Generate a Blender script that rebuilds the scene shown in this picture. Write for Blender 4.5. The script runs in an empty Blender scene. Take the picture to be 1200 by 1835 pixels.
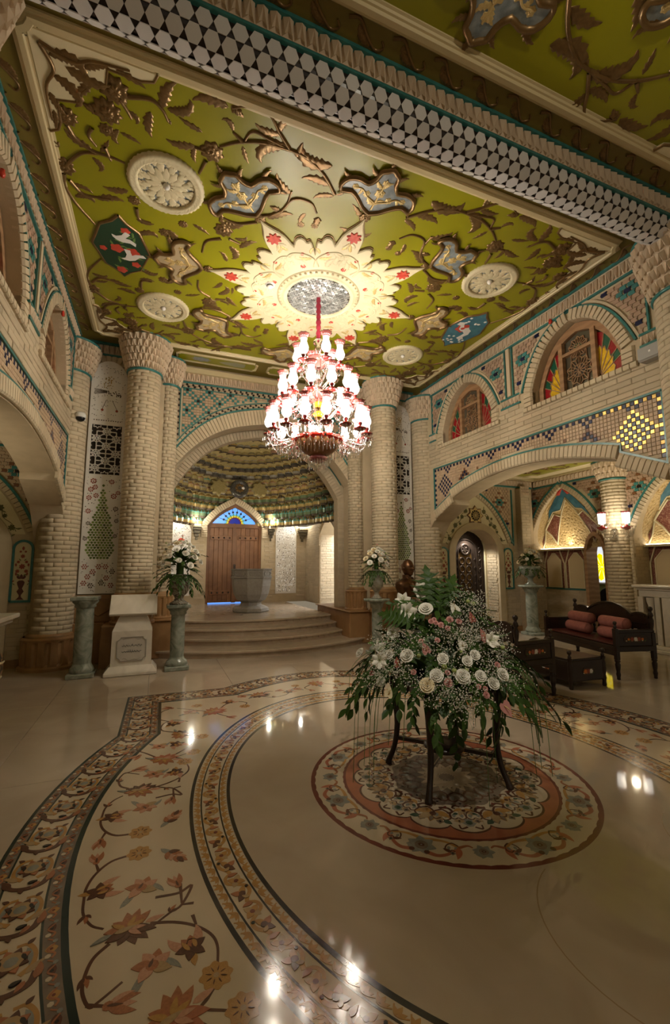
import bpy, bmesh, math, random
from math import pi, sin, cos, sqrt, atan2, hypot, radians, floor as ffloor
from mathutils import Vector, Matrix

# ------------------------------------------------------------------ camera
scn = bpy.context.scene
COL = scn.collection
rnd = random.Random(11)
CAM_F, CAM_YAW, CAM_PITCH, CAM_ROLL = 790.0, radians(21.9), radians(7.0), radians(-.15)
cam_d = bpy.data.cameras.new('camera'); cam = bpy.data.objects.new('camera', cam_d); COL.objects.link(cam)
cam_d.sensor_fit = 'HORIZONTAL'; cam_d.sensor_width = 36.0; cam_d.lens = CAM_F/1200*36.0
cam_d.clip_start = .02; cam_d.clip_end = 100
_F = Vector((sin(CAM_YAW)*cos(CAM_PITCH), cos(CAM_YAW)*cos(CAM_PITCH), sin(CAM_PITCH)))
_R = Vector((cos(CAM_YAW), -sin(CAM_YAW), 0)); _U = _R.cross(_F)
_R, _U = _R*cos(CAM_ROLL)+_U*sin(CAM_ROLL), _U*cos(CAM_ROLL)-_R*sin(CAM_ROLL)
_M = Matrix((_R, _U, -_F)).transposed().to_4x4(); _M.translation = Vector((0, 0, 1.5))
cam.matrix_world = _M
scn.camera = cam
EYE = Vector((0, 0, 1.5))

# ------------------------------------------------------------------ world, lights, exposure
scn.view_settings.view_transform = 'Standard'
scn.view_settings.look = 'None'
scn.view_settings.gamma = 1.0
scn.view_settings.use_curve_mapping = False
scn.view_settings.exposure = 0.18
world = bpy.data.worlds.new('world'); scn.world = world; world.use_nodes = True
_bg = world.node_tree.nodes['Background']
_bg.inputs['Color'].default_value = (1.0, .83, .58, 1); _bg.inputs['Strength'].default_value = .20

def area_light(name, loc, size, power, color, target=None, size_y=None, rot=None):
    d = bpy.data.lights.new(name, 'AREA'); d.energy = power; d.color = color; d.size = size
    if size_y: d.shape = 'RECTANGLE'; d.size_y = size_y
    o = bpy.data.objects.new(name, d); COL.objects.link(o); o.location = loc
    if target is not None:
        o.rotation_euler = (Vector(target)-Vector(loc)).to_track_quat('-Z', 'Y').to_euler()
    return o
def point_light(name, loc, power, color, radius=.05):
    d = bpy.data.lights.new(name, 'POINT'); d.energy = power; d.color = color; d.shadow_soft_size = radius
    o = bpy.data.objects.new(name, d); COL.objects.link(o); o.location = loc
    return o
def spot_light(name, loc, target, power, color, angle=70, blend=.6, radius=.04):
    d = bpy.data.lights.new(name, 'SPOT'); d.energy = power; d.color = color; d.shadow_soft_size = radius
    d.spot_size = radians(angle); d.spot_blend = blend
    o = bpy.data.objects.new(name, d); COL.objects.link(o); o.location = loc
    o.rotation_euler = (Vector(target)-Vector(loc)).to_track_quat('-Z', 'Y').to_euler()
    return o
WARM = (1.0, .84, .60); NEUT = (1.0, .93, .80)
for _z, _r, _n, _p in ((3.52, .56, 6, 34), (3.95, .42, 5, 26), (4.40, .22, 3, 7)):
    for _k in range(_n):
        _a = 2*pi*(_k+.3)/_n; point_light('chandelier_light', (1.95+_r*cos(_a), 5.45+_r*sin(_a), _z), _p, (1.0, .91, .74), .05)
for _y in (7.35, 4.8): area_light('niche_cove_light', (8.80, _y+.15, 1.98), .08, 7, WARM, (8.7, _y+.15, 3.3), size_y=1.4)
spot_light('recess_downlight', (6.71, 8.38, 2.22), (6.9, 8.3, 0), 60, NEUT, 110, .5)
point_light('sconce_light', (8.12, 5.8, 2.35), 9, WARM, .06); spot_light('aisle_fill', (7.0, 5.2, 1.5), (7.0, 5.6, 4), 110, WARM, 130, .7, .08)  # the upward spot is added to brighten the aisle ceiling, no fixture there
spot_light('aisle_fill', (-3.0, 5.6, 1.5), (-2.8, 6.0, 4), 70, WARM, 130, .7, .08)  # same added brightening for the left aisle
for _x in (.45, 1.0, 3.0, 3.9): point_light('porch_cove_light', (_x, 12.30, 2.80), 11, NEUT, .04)
spot_light('porch_fill', (1.95, 9.45, 2.2), (1.95, 12.0, 3.7), 130, WARM, 120, .8, .05)  # added to brighten the dome and door wall, not a lamp of the porch
area_light('side_room_light', (5.1, 11.0, 3.1), 1.0, 170, (1, 1, 1), (5.1, 11, 0))
point_light('next_room_light', (9.9, 6.5, 2.4), 20, (1, .97, .9), .2)
spot_light('flower_fill', (.9, .2, 4.9), (1.95, 2.75, .95), 260, (1, .92, .78), 24, .8, .05)  # unseen spot added to brighten the flowers from the camera side
point_light('near_bay_light', (1.95, .2, 4.6), 30, (1.0, .88, .68), .08)


# ------------------------------------------------------------------ helpers
class MB:
    """collects shapes into one mesh"""
    def __init__(s): s.v = []; s.f = []; s.m = []; s.M = None; s.sm = []
    def add(s, vs, fs, mi=0, smooth=False):
        o = len(s.v)
        if s.M is not None: vs = [s.M @ Vector(v) for v in vs]
        s.v.extend([tuple(v) for v in vs]); s.f.extend([[i+o for i in f] for f in fs])
        s.m.extend([mi]*len(fs)); s.sm.extend([smooth]*len(fs))
    def box(s, x0, x1, y0, y1, z0, z1, mi=0):
        s.add([(x0,y0,z0),(x1,y0,z0),(x1,y1,z0),(x0,y1,z0),(x0,y0,z1),(x1,y0,z1),(x1,y1,z1),(x0,y1,z1)],
              [(0,3,2,1),(4,5,6,7),(0,1,5,4),(1,2,6,5),(2,3,7,6),(3,0,4,7)], mi)
    def bbox(s, x0, x1, y0, y1, z0, z1, b, mi=0):
        """box with all edges chamfered by b"""
        vs = []; idx = {}
        for ix, (xa, xs) in enumerate(((x0, 1), (x1, -1))):
            for iy, (ya, ys) in enumerate(((y0, 1), (y1, -1))):
                for iz, (za, zs) in enumerate(((z0, 1), (z1, -1))):
                    for k, (bx, by, bz) in enumerate(((0, b, b), (b, 0, b), (b, b, 0))):
                        idx[ix, iy, iz, k] = len(vs); vs.append((xa+xs*bx, ya+ys*by, za+zs*bz))
        g = lambda *a: idx[a]; fs = []
        for i in (0, 1):
            fs.append([g(i,0,0,0), g(i,1,0,0), g(i,1,1,0), g(i,0,1,0)][::(-1 if i == 0 else 1)])
            fs.append([g(0,i,0,1), g(1,i,0,1), g(1,i,1,1), g(0,i,1,1)][::(1 if i == 0 else -1)])
            fs.append([g(0,0,i,2), g(1,0,i,2), g(1,1,i,2), g(0,1,i,2)][::(-1 if i == 0 else 1)])
        for a in (0, 1):
            for c in (0, 1):
                fs.append([g(a,c,0,0), g(a,c,1,0), g(a,c,1,1), g(a,c,0,1)])
                fs.append([g(a,0,c,0), g(a,1,c,0), g(a,1,c,2), g(a,0,c,2)])
                fs.append([g(0,a,c,1), g(1,a,c,1), g(1,a,c,2), g(0,a,c,2)])
                for e in (0, 1): fs.append([g(a,c,e,0), g(a,c,e,1), g(a,c,e,2)])
        s.add(vs, fs, mi)
    def prism(s, poly, z0, z1, mi=0, bevel=0, cap0=True):
        """polygon in local xy, extruded from z0 to z1 (top inset by bevel)"""
        n = len(poly)
        if area2(poly) < 0: poly = poly[::-1]
        vs = [(x, y, z0) for x, y in poly]
        if bevel:
            zb = z1-bevel if z1 > z0 else z1+bevel
            vs += [(x, y, zb) for x, y in poly]
            vs += [(x, y, z1) for x, y in inset(poly, bevel)]
        else: vs += [(x, y, z1) for x, y in poly]
        k = len(vs)//n; fs = []
        for l in range(k-1):
            for i in range(n):
                j = (i+1) % n; fs.append([l*n+i, l*n+j, (l+1)*n+j, (l+1)*n+i])
        fs.append([(k-1)*n+i for i in range(n)])
        if cap0: fs.append(list(range(n))[::-1])
        if z1 < z0: fs = [f[::-1] for f in fs]
        s.add(vs, fs, mi)
    def lathe(s, prof, n=24, c=(0, 0, 0), a0=0, a1=2*pi, mi=0, smooth=True, wob=None):
        full = abs(a1-a0) > 6.28; m = n if full else n+1; vs = []; fs = []
        for r, z in prof:
            for i in range(m):
                a = a0+(a1-a0)*i/n; rr = r if wob is None else r*wob(a, z)
                vs.append((c[0]+rr*cos(a), c[1]+rr*sin(a), c[2]+z))
        for l in range(len(prof)-1):
            for i in range(n):
                j = (i+1) % m; fs.append([l*m+i, l*m+j, (l+1)*m+j, (l+1)*m+i])
        s.add(vs, fs, mi, smooth)
    def tube(s, path, r, n=6, mi=0, smooth=True, up=None, cap=True):
        """tube along points; r number or list"""
        P = [Vector(p) for p in path]; k = len(P); vs = []; fs = []
        rs = r if isinstance(r, (list, tuple)) else [r]*k
        t0 = (P[1]-P[0]).normalized(); a = Vector((0, 0, 1)) if abs(t0.z) < .9 else Vector((1, 0, 0))
        nrm = t0.cross(a).normalized()
        for i in range(k):
            t = (P[min(i+1, k-1)]-P[max(i-1, 0)])
            t = t.normalized() if t.length > 1e-9 else t0
            nrm = (nrm-t*nrm.dot(t)); nrm = nrm.normalized() if nrm.length > 1e-6 else t.orthogonal().normalized()
            bi = t.cross(nrm)
            for j in range(n):
                an = 2*pi*j/n; vs.append(P[i]+(nrm*cos(an)+bi*sin(an))*rs[i])
        for i in range(k-1):
            for j in range(n):
                q = (j+1) % n; fs.append([i*n+j, i*n+q, (i+1)*n+q, (i+1)*n+j])
        if cap: fs.append(list(range(n))[::-1]); fs.append([(k-1)*n+j for j in range(n)])
        s.add(vs, fs, mi, smooth)
    def grid(s, fn, nu, nv, mi=0, smooth=True, flip=False):
        vs = [fn(i/nu, j/nv) for i in range(nu+1) for j in range(nv+1)]; fs = []
        for i in range(nu):
            for j in range(nv):
                a = i*(nv+1)+j; q = [a, a+nv+1, a+nv+2, a+1]; fs.append(q[::-1] if flip else q)
        s.add(vs, fs, mi, smooth)
    def sphere(s, c, r, n=10, m=7, mi=0, sc=(1, 1, 1)):
        s.grid(lambda u, v: (c[0]+r*sc[0]*cos(2*pi*u)*sin(pi*v), c[1]+r*sc[1]*sin(2*pi*u)*sin(pi*v), c[2]+r*sc[2]*cos(pi*v)), n, m, mi, True, True)
    def mesh(s, name, mats):
        me = bpy.data.meshes.new(name); me.from_pydata(s.v, [], s.f)
        for m in (mats if isinstance(mats, (list, tuple)) else [mats]): me.materials.append(m)
        if any(s.m): me.polygons.foreach_set('material_index', s.m)
        if any(s.sm): me.polygons.foreach_set('use_smooth', s.sm)
        me.update(); return me
    def build(s, name, mats, parent=None, M=None):
        return place(s.mesh(name, mats), name, parent, M)

def place(me, name, parent=None, M=None):
    o = bpy.data.objects.new(name, me); COL.objects.link(o)
    if parent is not None: o.parent = parent
    if M is not None: o.matrix_local = M
    return o
def area2(p): return sum(p[i][0]*p[(i+1) % len(p)][1]-p[(i+1) % len(p)][0]*p[i][1] for i in range(len(p)))
def inset(poly, d):
    n = len(poly); out = []
    for i in range(n):
        p0 = Vector(poly[i-1]); p = Vector(poly[i]); p1 = Vector(poly[(i+1) % n])
        a = (p-p0); b = (p1-p)
        if a.length < 1e-9 or b.length < 1e-9: out.append(tuple(p)); continue
        a.normalize(); b.normalize(); na = Vector((-a.y, a.x)); nb = Vector((-b.y, b.x)); m = na+nb
        if m.length < .3: out.append(tuple(p+na*d)); continue
        m.normalize(); out.append(tuple(p+m*(d/max(.35, m.dot(na)))))
    return out
def offset_line(pts, d):
    """offset an open polyline to its left by d, mitred"""
    out = []; n = len(pts)
    for i in range(n):
        p = Vector(pts[i]); a = (p-Vector(pts[i-1])).normalized() if i else None
        b = (Vector(pts[i+1])-p).normalized() if i < n-1 else None
        if a is None: a = b
        if b is None: b = a
        na = Vector((-a.y, a.x)); nb = Vector((-b.y, b.x)); m = (na+nb).normalized()
        out.append(tuple(p+m*(d/max(.3, m.dot(na)))))
    return out
def smooth_path(pts, k=5):
    """Catmull-Rom through 2-D or 3-D points"""
    P = [Vector(p) for p in pts]
    if len(P) < 3: return [tuple(P[0].lerp(P[-1], i/k)) for i in range(k+1)]
    Q = [P[0]*2-P[1]]+P+[P[-1]*2-P[-2]]; out = []
    for i in range(1, len(Q)-2):
        a, b, c, d = Q[i-1:i+3]
        for j in range(k):
            t = j/k; out.append(tuple(.5*((2*b)+(c-a)*t+(2*a-5*b+4*c-d)*t*t+(3*b-a-3*c+d)*t**3)))
    out.append(tuple(P[-1])); return out
def frame(o, ux, uy, uz):
    return Matrix(((ux[0], uy[0], uz[0], o[0]), (ux[1], uy[1], uz[1], o[1]), (ux[2], uy[2], uz[2], o[2]), (0, 0, 0, 1)))
def TRS(loc, rz=0, sc=(1, 1, 1)):
    return Matrix.Translation(loc) @ Matrix.Rotation(rz, 4, 'Z') @ Matrix.Diagonal((sc[0], sc[1], sc[2], 1))
def struct(o, label=None):
    o['kind'] = 'structure'
    if label: o['label'] = label
    return o
def tag(o, label, cat, group=None):
    o['label'] = label; o['category'] = cat
    if group: o['group'] = group
    return o
def empty(name, loc, rz=0):
    o = bpy.data.objects.new(name, None); COL.objects.link(o); o.location = loc; o.rotation_euler = (0, 0, rz); o.empty_display_size = .1
    return o
def thing(name, label, cat, loc=(0, 0, 0), rz=0, group=None):
    return tag(empty(name, loc, rz), label, cat, group)
def copy_tree(o, parent=None):
    c = o.copy(); COL.objects.link(c)
    if parent is not None: c.parent = parent
    for ch in list(o.children): copy_tree(ch, c)
    return c

# ------------------------------------------------------------------ materials
def mat(name, col, rough=.6, metal=0, var=0, nscale=0, col2=None, bump=0, bscale=60, emit=None, estr=0, spec=.5, trans=0, ior=1.45, detail=4, coat=0, distort=0, ramp=(.35, .65), wave=None):
    m = bpy.data.materials.new(name); m.use_nodes = True; nt = m.node_tree; b = nt.nodes['Principled BSDF']
    b.inputs['Base Color'].default_value = (*col, 1); b.inputs['Roughness'].default_value = rough; b.inputs['Metallic'].default_value = metal
    b.inputs['Specular IOR Level'].default_value = spec; b.inputs['IOR'].default_value = ior
    if trans: b.inputs['Transmission Weight'].default_value = trans
    if coat: b.inputs['Coat Weight'].default_value = coat; b.inputs['Coat Roughness'].default_value = .08
    if emit: b.inputs['Emission Color'].default_value = (*emit, 1); b.inputs['Emission Strength'].default_value = estr
    N = nt.nodes.new; L = nt.links.new; src = None
    if nscale or bump: tc = N('ShaderNodeTexCoord')
    if nscale:
        if wave:
            n = N('ShaderNodeTexWave'); n.inputs['Scale'].default_value = nscale; n.inputs['Distortion'].default_value = distort or 6; n.inputs['Detail'].default_value = 3; n.inputs['Detail Scale'].default_value = 1.6; n.bands_direction = wave
            L(tc.outputs['Object'], n.inputs['Vector'])
        else:
            n = N('ShaderNodeTexNoise'); n.inputs['Scale'].default_value = nscale; n.inputs['Detail'].default_value = detail; n.inputs['Distortion'].default_value = distort
            L(tc.outputs['Object'], n.inputs['Vector'])
        r = N('ShaderNodeValToRGB'); r.color_ramp.elements[0].position = ramp[0]; r.color_ramp.elements[1].position = ramp[1]
        r.color_ramp.elements[0].color = (*col, 1); r.color_ramp.elements[1].color = (*(col2 or [c*.75 for c in col]), 1)
        L(n.outputs['Fac' if 'Fac' in n.outputs else 0], r.inputs['Fac']); src = r.outputs['Color']
    if var:
        oi = N('ShaderNodeObjectInfo'); g = N('ShaderNodeNewGeometry'); ad = N('ShaderNodeMath'); ad.operation = 'ADD'
        L(oi.outputs['Random'], ad.inputs[0]); L(g.outputs['Random Per Island'], ad.inputs[1])
        fr = N('ShaderNodeMath'); fr.operation = 'FRACT'; L(ad.outputs[0], fr.inputs[0])
        mr = N('ShaderNodeMapRange'); mr.inputs['To Min'].default_value = 1-var; mr.inputs['To Max'].default_value = 1+var*.6; L(fr.outputs[0], mr.inputs['Value'])
        hs = N('ShaderNodeHueSaturation'); L(mr.outputs[0], hs.inputs['Value'])
        if src: L(src, hs.inputs['Color'])
        else: hs.inputs['Color'].default_value = (*col, 1)
        src = hs.outputs['Color']
    if src: L(src, b.inputs['Base Color'])
    if bump:
        n2 = N('ShaderNodeTexNoise'); n2.inputs['Scale'].default_value = bscale; n2.inputs['Detail'].default_value = 3; L(tc.outputs['Object'], n2.inputs['Vector'])
        bp = N('ShaderNodeBump'); bp.inputs['Strength'].default_value = bump; bp.inputs['Distance'].default_value = .01; L(n2.outputs['Fac' if 'Fac' in n2.outputs else 0], bp.inputs['Height']); L(bp.outputs[0], b.inputs['Normal'])
    return m
M = dict(
    brick=mat('brick', (.53,.435,.30), .8, var=.10, bump=.3, bscale=40),
    brick2=mat('brick_pale', (.59,.485,.33), .75, var=.08, bump=.25, bscale=40),
    mortar=mat('mortar', (.33,.255,.16), .9, nscale=30, col2=(.39,.305,.195)),
    plaster=mat('plaster', (.55,.445,.295), .8, nscale=6, col2=(.49,.395,.26), bump=.15),
    stone=mat('carved_stone', (.60,.475,.34), .75, var=.10, bump=.2, bscale=50),
    tbuff=mat('tile_buff', (.50,.36,.235), .55, var=.12),
    tpink=mat('tile_pinkish', (.42,.285,.20), .6, var=.10),
    tteal=mat('tile_teal', (.05,.21,.20), .3, var=.2),
    tblue=mat('tile_blue', (.010,.014,.055), .3, spec=.3, var=.3),
    tblack=mat('tile_black', (.02,.013,.012), .25, var=.3),
    tgold=mat('tile_gold', (.62,.40,.12), .38, metal=.8, var=.55),
    tbrown=mat('tile_brown', (.20,.09,.04), .4, var=.2),
    teal=mat('teal_glaze', (.045,.20,.185), .3, nscale=20, col2=(.03,.15,.14)),
    green=mat('ceiling_olive', (.27,.255,.004), .33, nscale=1.2, col2=(.24,.225,.004), spec=.6),
    olive2=mat('frieze_olive', (.17,.13,.02), .45),
    gold=mat('gilded_relief', (.21,.125,.045), .32, metal=.5, nscale=9, col2=(.15,.088,.032)),
    gold2=mat('pale_gilding', (.62,.47,.20), .4, metal=.3, nscale=9, col2=(.55,.40,.16)),
    cream=mat('cream_plaster', (.68,.60,.39), .5, bump=.1, bscale=25),
    creamm=mat('cream_moulding', (.60,.50,.29), .42),
    white=mat('white_lattice', (.80,.77,.72), .55),
    greyblue=mat('grey_blue_ground', (.16,.19,.20), .3, nscale=14, col2=(.30,.33,.33)),
    mirror=mat('mirror_mosaic', (.70,.72,.72), .30, metal=.75, var=.5),
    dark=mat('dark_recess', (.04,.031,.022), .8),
    red=mat('painted_red', (.50,.035,.015), .4),
    redfl=mat('poppy_red', (.45,.025,.015), .5, nscale=20, col2=(.58,.09,.05)),
    navy=mat('painted_navy', (.02,.03,.05), .5),
    bluep=mat('painted_blue', (.035,.13,.19), .5, nscale=8, col2=(.06,.2,.26)),
    dkgreenp=mat('painted_dark_green', (.012,.045,.02), .5),
    leafp=mat('painted_leaf', (.12,.22,.05), .5),
    floorm=mat('floor_marble', (.42,.34,.255), .05, nscale=1.7, col2=(.36,.285,.21), detail=6, distort=.8, spec=.35, var=.03),
    floorb=mat('floor_bed', (.16,.12,.085), .6),
    inl=mat('inlay_cream', (.50,.41,.295), .09, nscale=1.5, col2=(.44,.355,.25), detail=5, distort=.6),
    idark=mat('inlay_dark_green', (.020,.032,.026), .1),
    iblk=mat('inlay_black', (.022,.018,.016), .1),
    ibrn=mat('inlay_brown', (.105,.045,.026), .12, nscale=12, col2=(.075,.032,.02)),
    irust=mat('inlay_rust', (.34,.135,.06), .12, nscale=10, col2=(.25,.095,.045)),
    iochre=mat('inlay_ochre', (.40,.215,.065), .12, nscale=12, col2=(.32,.165,.05)),
    itan=mat('inlay_tan', (.36,.245,.12), .12, nscale=12, col2=(.29,.19,.10)),
    ipink=mat('inlay_salmon', (.46,.24,.155), .12, nscale=12, col2=(.38,.19,.12)),
    igrey=mat('inlay_grey', (.235,.225,.19), .12, nscale=14, col2=(.17,.17,.15)),
    iterra=mat('inlay_terracotta', (.36,.125,.065), .12, nscale=8, col2=(.29,.10,.055)),
    idred=mat('inlay_dark_red', (.15,.04,.025), .12, nscale=8, col2=(.11,.03,.02)),
    igreen=mat('inlay_green', (.045,.07,.045), .12),
    igb=mat('inlay_grey_brown', (.19,.145,.105), .14, nscale=10, col2=(.135,.10,.075)),
    wmarb=mat('white_marble', (.72,.66,.56), .28, nscale=3, col2=(.62,.56,.47), detail=8, distort=2),
    smarb=mat('step_marble', (.50,.40,.29), .15, nscale=2.5, col2=(.43,.335,.24), detail=7, distort=1.5),
    gmarb=mat('green_marble', (.33,.345,.285), .18, nscale=5, col2=(.12,.145,.11), detail=9, distort=2.2, ramp=(.35, .72)),
    trav=mat('ochre_stone', (.36,.205,.085), .5, nscale=2.2, col2=(.26,.14,.055), detail=6, distort=1.2, bump=.15),
    dwood=mat('dark_walnut', (.030,.016,.010), .32, nscale=5, col2=(.020,.010,.007), detail=6, coat=.2),
    wood=mat('door_pine', (.235,.108,.045), .5, nscale=3.2, col2=(.165,.07,.028), detail=6, distort=1.0, var=.14),
    wood2=mat('window_oak', (.40,.235,.12), .5, nscale=3, col2=(.32,.18,.09), wave='Z', distort=3),
    pink=mat('pink_velvet', (.38,.14,.115), .85, nscale=18, col2=(.31,.11,.09)),
    seat=mat('maroon_seat', (.06,.010,.010), .4),
    bronze=mat('bronze', (.17,.085,.04), .34, metal=.85, nscale=5, col2=(.10,.05,.025)),
    iron=mat('carved_dark_metal', (.05,.035,.028), .38, metal=.5),
    stoneg=mat('grey_stone', (.33,.31,.275), .6, nscale=18, col2=(.28,.26,.23), bump=.2),
    glass=mat('clear_crystal', (.95,.97,.97), .02, trans=1, ior=1.5),
    redglass=mat('red_crystal', (.20,.012,.012), .08, trans=.3, ior=1.5),
    pinkglass=mat('rose_glass', (.36,.10,.09), .15, trans=.35, ior=1.35),
    rope=mat('crimson_fabric', (.33,.02,.045), .7),
    shade=mat('lit_glass_shade', (1, 1, 1), .3, emit=(1.0, .96, .88), estr=2.6),
    led=mat('led_strip', (1, 1, 1), .5, emit=(1.0, .90, .70), estr=9),
    sky=mat('daylit_pane', (.1,.3,.8), .2, emit=(.10, .30, .85), estr=.95),
    skyw=mat('daylit_white', (.9,.9,.9), .5, emit=(.80, .86, .95), estr=.75),
    yel=mat('daylit_yellow_pane', (.9,.7,.0), .2, emit=(.95, .72, .0), estr=1.0),
    gy=mat('yellow_glass', (.85,.56,.03), .2, nscale=20, col2=(.65,.38,.01), bump=.6, bscale=30, spec=.6),
    gr=mat('red_glass', (.30,.008,.016), .12, bump=.4, bscale=30, spec=.8),
    gg=mat('green_glass', (.01,.10,.055), .12, bump=.4, bscale=30, spec=.8),
    gb=mat('blue_glass', (.01,.02,.16), .12, spec=.8, emit=(.02, .04, .5), estr=.35),
    gc=mat('cyan_glass', (.05,.35,.40), .12, spec=.8, emit=(.05, .45, .5), estr=.5),
    gyl=mat('sunlit_yellow_glass', (.6,.5,.03), .12, emit=(.5, .42, .02), estr=.6),
    gk=mat('dark_clear_glass', (.10,.085,.06), .08, spec=.9),
    black=mat('black_plastic', (.01,.01,.012), .2),
    grey=mat('grey_speaker_cloth', (.36,.35,.33), .5),
    wplastic=mat('white_plastic', (.75,.74,.70), .4),
    leafd=mat('leaf_dark', (.026,.062,.009), .45, var=.35, nscale=8, col2=(.045,.09,.013), spec=.3),
    leafl=mat('leaf_light', (.07,.16,.03), .45, var=.3),
    petal=mat('white_petal', (.80,.77,.68), .55, var=.06),
    petalc=mat('cream_petal', (.80,.68,.44), .55, var=.06),
    petalp=mat('pink_petal', (.58,.26,.23), .5, var=.2),
    petalr=mat('rose_red_petal', (.35,.10,.08), .35, var=.2),
    bud=mat('green_bud', (.35,.42,.14), .5, var=.2),
    spad=mat('spadix', (.62,.45,.20), .5),
    gyp=mat('gypsophila', (.62,.58,.50), .6, var=.2),
    niche=mat('gilt_niche_relief', (.66,.50,.25), .42, nscale=30, col2=(.52,.36,.15), bump=.9, bscale=55),
    nred=mat('niche_dark_red', (.17,.045,.028), .5, nscale=40, col2=(.30,.16,.10), ramp=(.5,.58)),
    npanel=mat('niche_panel', (.62,.49,.29), .5),
    hallw=mat('next_room_wall', (.62,.62,.60), .7),
    hgreen=mat('next_room_green', (.20,.22,.08), .7),
)

# ------------------------------------------------------------------ small repeated pieces (bricks, tiles, studs)
XC, HW, H = 1.95, 3.3, 5.3          # hall axis, half width, ceiling height
YC = 5.3                            # middle of the bay
_pm = {}
def unit_mesh(shape, mk):
    k = (shape, mk)
    if k in _pm: return _pm[k]
    b = MB()
    if shape == 'brick':
        i = .06
        b.add([(-.5,-.5,0),(.5,-.5,0),(.5,.5,0),(-.5,.5,0),(-.5,-.5,.7),(.5,-.5,.7),(.5,.5,.7),(-.5,.5,.7),(-.5+i*.5,-.5+i*2,1),(.5-i*.5,-.5+i*2,1),(.5-i*.5,.5-i*2,1),(-.5+i*.5,.5-i*2,1)],
              [(0,1,5,4),(1,2,6,5),(2,3,7,6),(3,0,4,7),(4,5,9,8),(5,6,10,9),(6,7,11,10),(7,4,8,11),(8,9,10,11)])
    elif shape == 'tile':
        i = .06
        b.add([(-.5,-.5,0),(.5,-.5,0),(.5,.5,0),(-.5,.5,0),(-.5,-.5,.75),(.5,-.5,.75),(.5,.5,.75),(-.5,.5,.75),(-.5+i,-.5+i,1),(.5-i,-.5+i,1),(.5-i,.5-i,1),(-.5+i,.5-i,1)],
              [(0,1,5,4),(1,2,6,5),(2,3,7,6),(3,0,4,7),(4,5,9,8),(5,6,10,9),(6,7,11,10),(7,4,8,11),(8,9,10,11)])
    elif shape == 'wave':           # interlocking tile: a brick with skewed ends
        p = [(-.5,-.42),(0,-.5),(.5,-.42),(.42,0),(.5,.42),(0,.5),(-.5,.42),(-.42,0)]
        p = [(-.42,-.5),(.42,-.5),(.56,0),(.42,.5),(-.42,.5),(-.28,0)]
        b.prism(p, 0, 1, bevel=.05, cap0=False)
    elif shape == 'diamond':
        b.prism([(0,-.5),(.5,0),(0,.5),(-.5,0)], 0, 1, bevel=.06, cap0=False)
    elif shape == 'stud':           # pointed carved block with a hollow below
        b.add([(-.5,-.5,0),(.5,-.5,0),(.5,.5,0),(-.5,.5,0),(0,.30,1),(-.30,-.5,.55),(.30,-.5,.55),(0,-.20,.25),(-.45,.5,.45),(.45,.5,.45)],
              [(3,0,5,8),(8,5,4),(0,1,7),(0,7,5),(1,6,7),(1,2,9,6),(6,9,4),(8,4,9),(2,3,8,9),(5,7,4),(7,6,4)])
    _pm[k] = b.mesh(shape+'_'+mk, M[mk]); return _pm[k]
def pieces(parent, name, items, limit=300, shape='brick'):
    """items: (matrix, material key). The nearest become parts of their own, the rest one joined part."""
    it = sorted(items, key=lambda q: (q[0].translation-EYE).length_squared)
    for mx, mk in it[:limit]: place(unit_mesh(shape, mk), name, parent, mx)
    rest = it[limit:]
    if rest:
        keys = sorted({q[1] for q in rest}); b = MB()
        for mx, mk in rest:
            me = unit_mesh(shape, mk); b.M = mx
            b.add([v.co for v in me.vertices], [list(p.vertices) for p in me.polygons], keys.index(mk))
        b.M = None
        o = b.build(name+'_field', [M[k] for k in keys], parent); o['kind'] = 'stuff'
def pm(fr, a, b, c, da, db, dc, rot=0):
    """matrix of a unit piece at (a,b,c) of a frame, sized da x db x dc, turned by rot in the plane"""
    return fr @ Matrix.Translation((a, b, c)) @ Matrix.Rotation(rot, 4, 'Z') @ Matrix.Diagonal((da, db, dc, 1))
def courses(fr, a0, a1, b0, b1, keep, ch=.062, bl=.24, c=0, d=.008, mk='brick', gap=.0045, seed=1):
    """running-bond bricks over a rectangle of a frame, kept where keep(a,b) says so"""
    r = random.Random(seed); out = []; n = max(1, round((b1-b0)/ch)); h = (b1-b0)/n
    for i in range(n):
        b = b0+(i+.5)*h; off = (i % 2)*.5*bl+r.uniform(-.02, .02); k = ffloor((a0-off)/bl)
        a = off+k*bl
        while a < a1:
            l, q = max(a, a0), min(a+bl, a1)
            if q-l > .03 and keep((l+q)/2, b, l, q): out.append((pm(fr, (l+q)/2, b, c, q-l-gap, h-gap, d*r.uniform(.7, 1.25)), mk))
            a += bl
    return out
def ring_pieces(fr, pts, w, l, c, d, mk='brick2', gap=.008, side=1, taper=1):
    """voussoirs along a polyline (a,b); w = depth of the ring, on its left side when side=1"""
    P = [Vector(p) for p in pts]; L = [0]
    for i in range(1, len(P)): L.append(L[-1]+(P[i]-P[i-1]).length)
    n = max(2, round(L[-1]/l)); out = []; st = L[-1]/n
    def at(s):
        for i in range(1, len(P)):
            if s <= L[i] or i == len(P)-1:
                t = (s-L[i-1])/max(1e-9, L[i]-L[i-1]); return P[i-1].lerp(P[i], t), (P[i]-P[i-1]).normalized()
    for k in range(n):
        p, t = at((k+.5)*st); nn = Vector((-t.y, t.x))*side; q = p+nn*w*.5
        out.append((pm(fr, q.x, q.y, c, st-gap, w, d, atan2(t.y, t.x)), mk))
    return out
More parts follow.
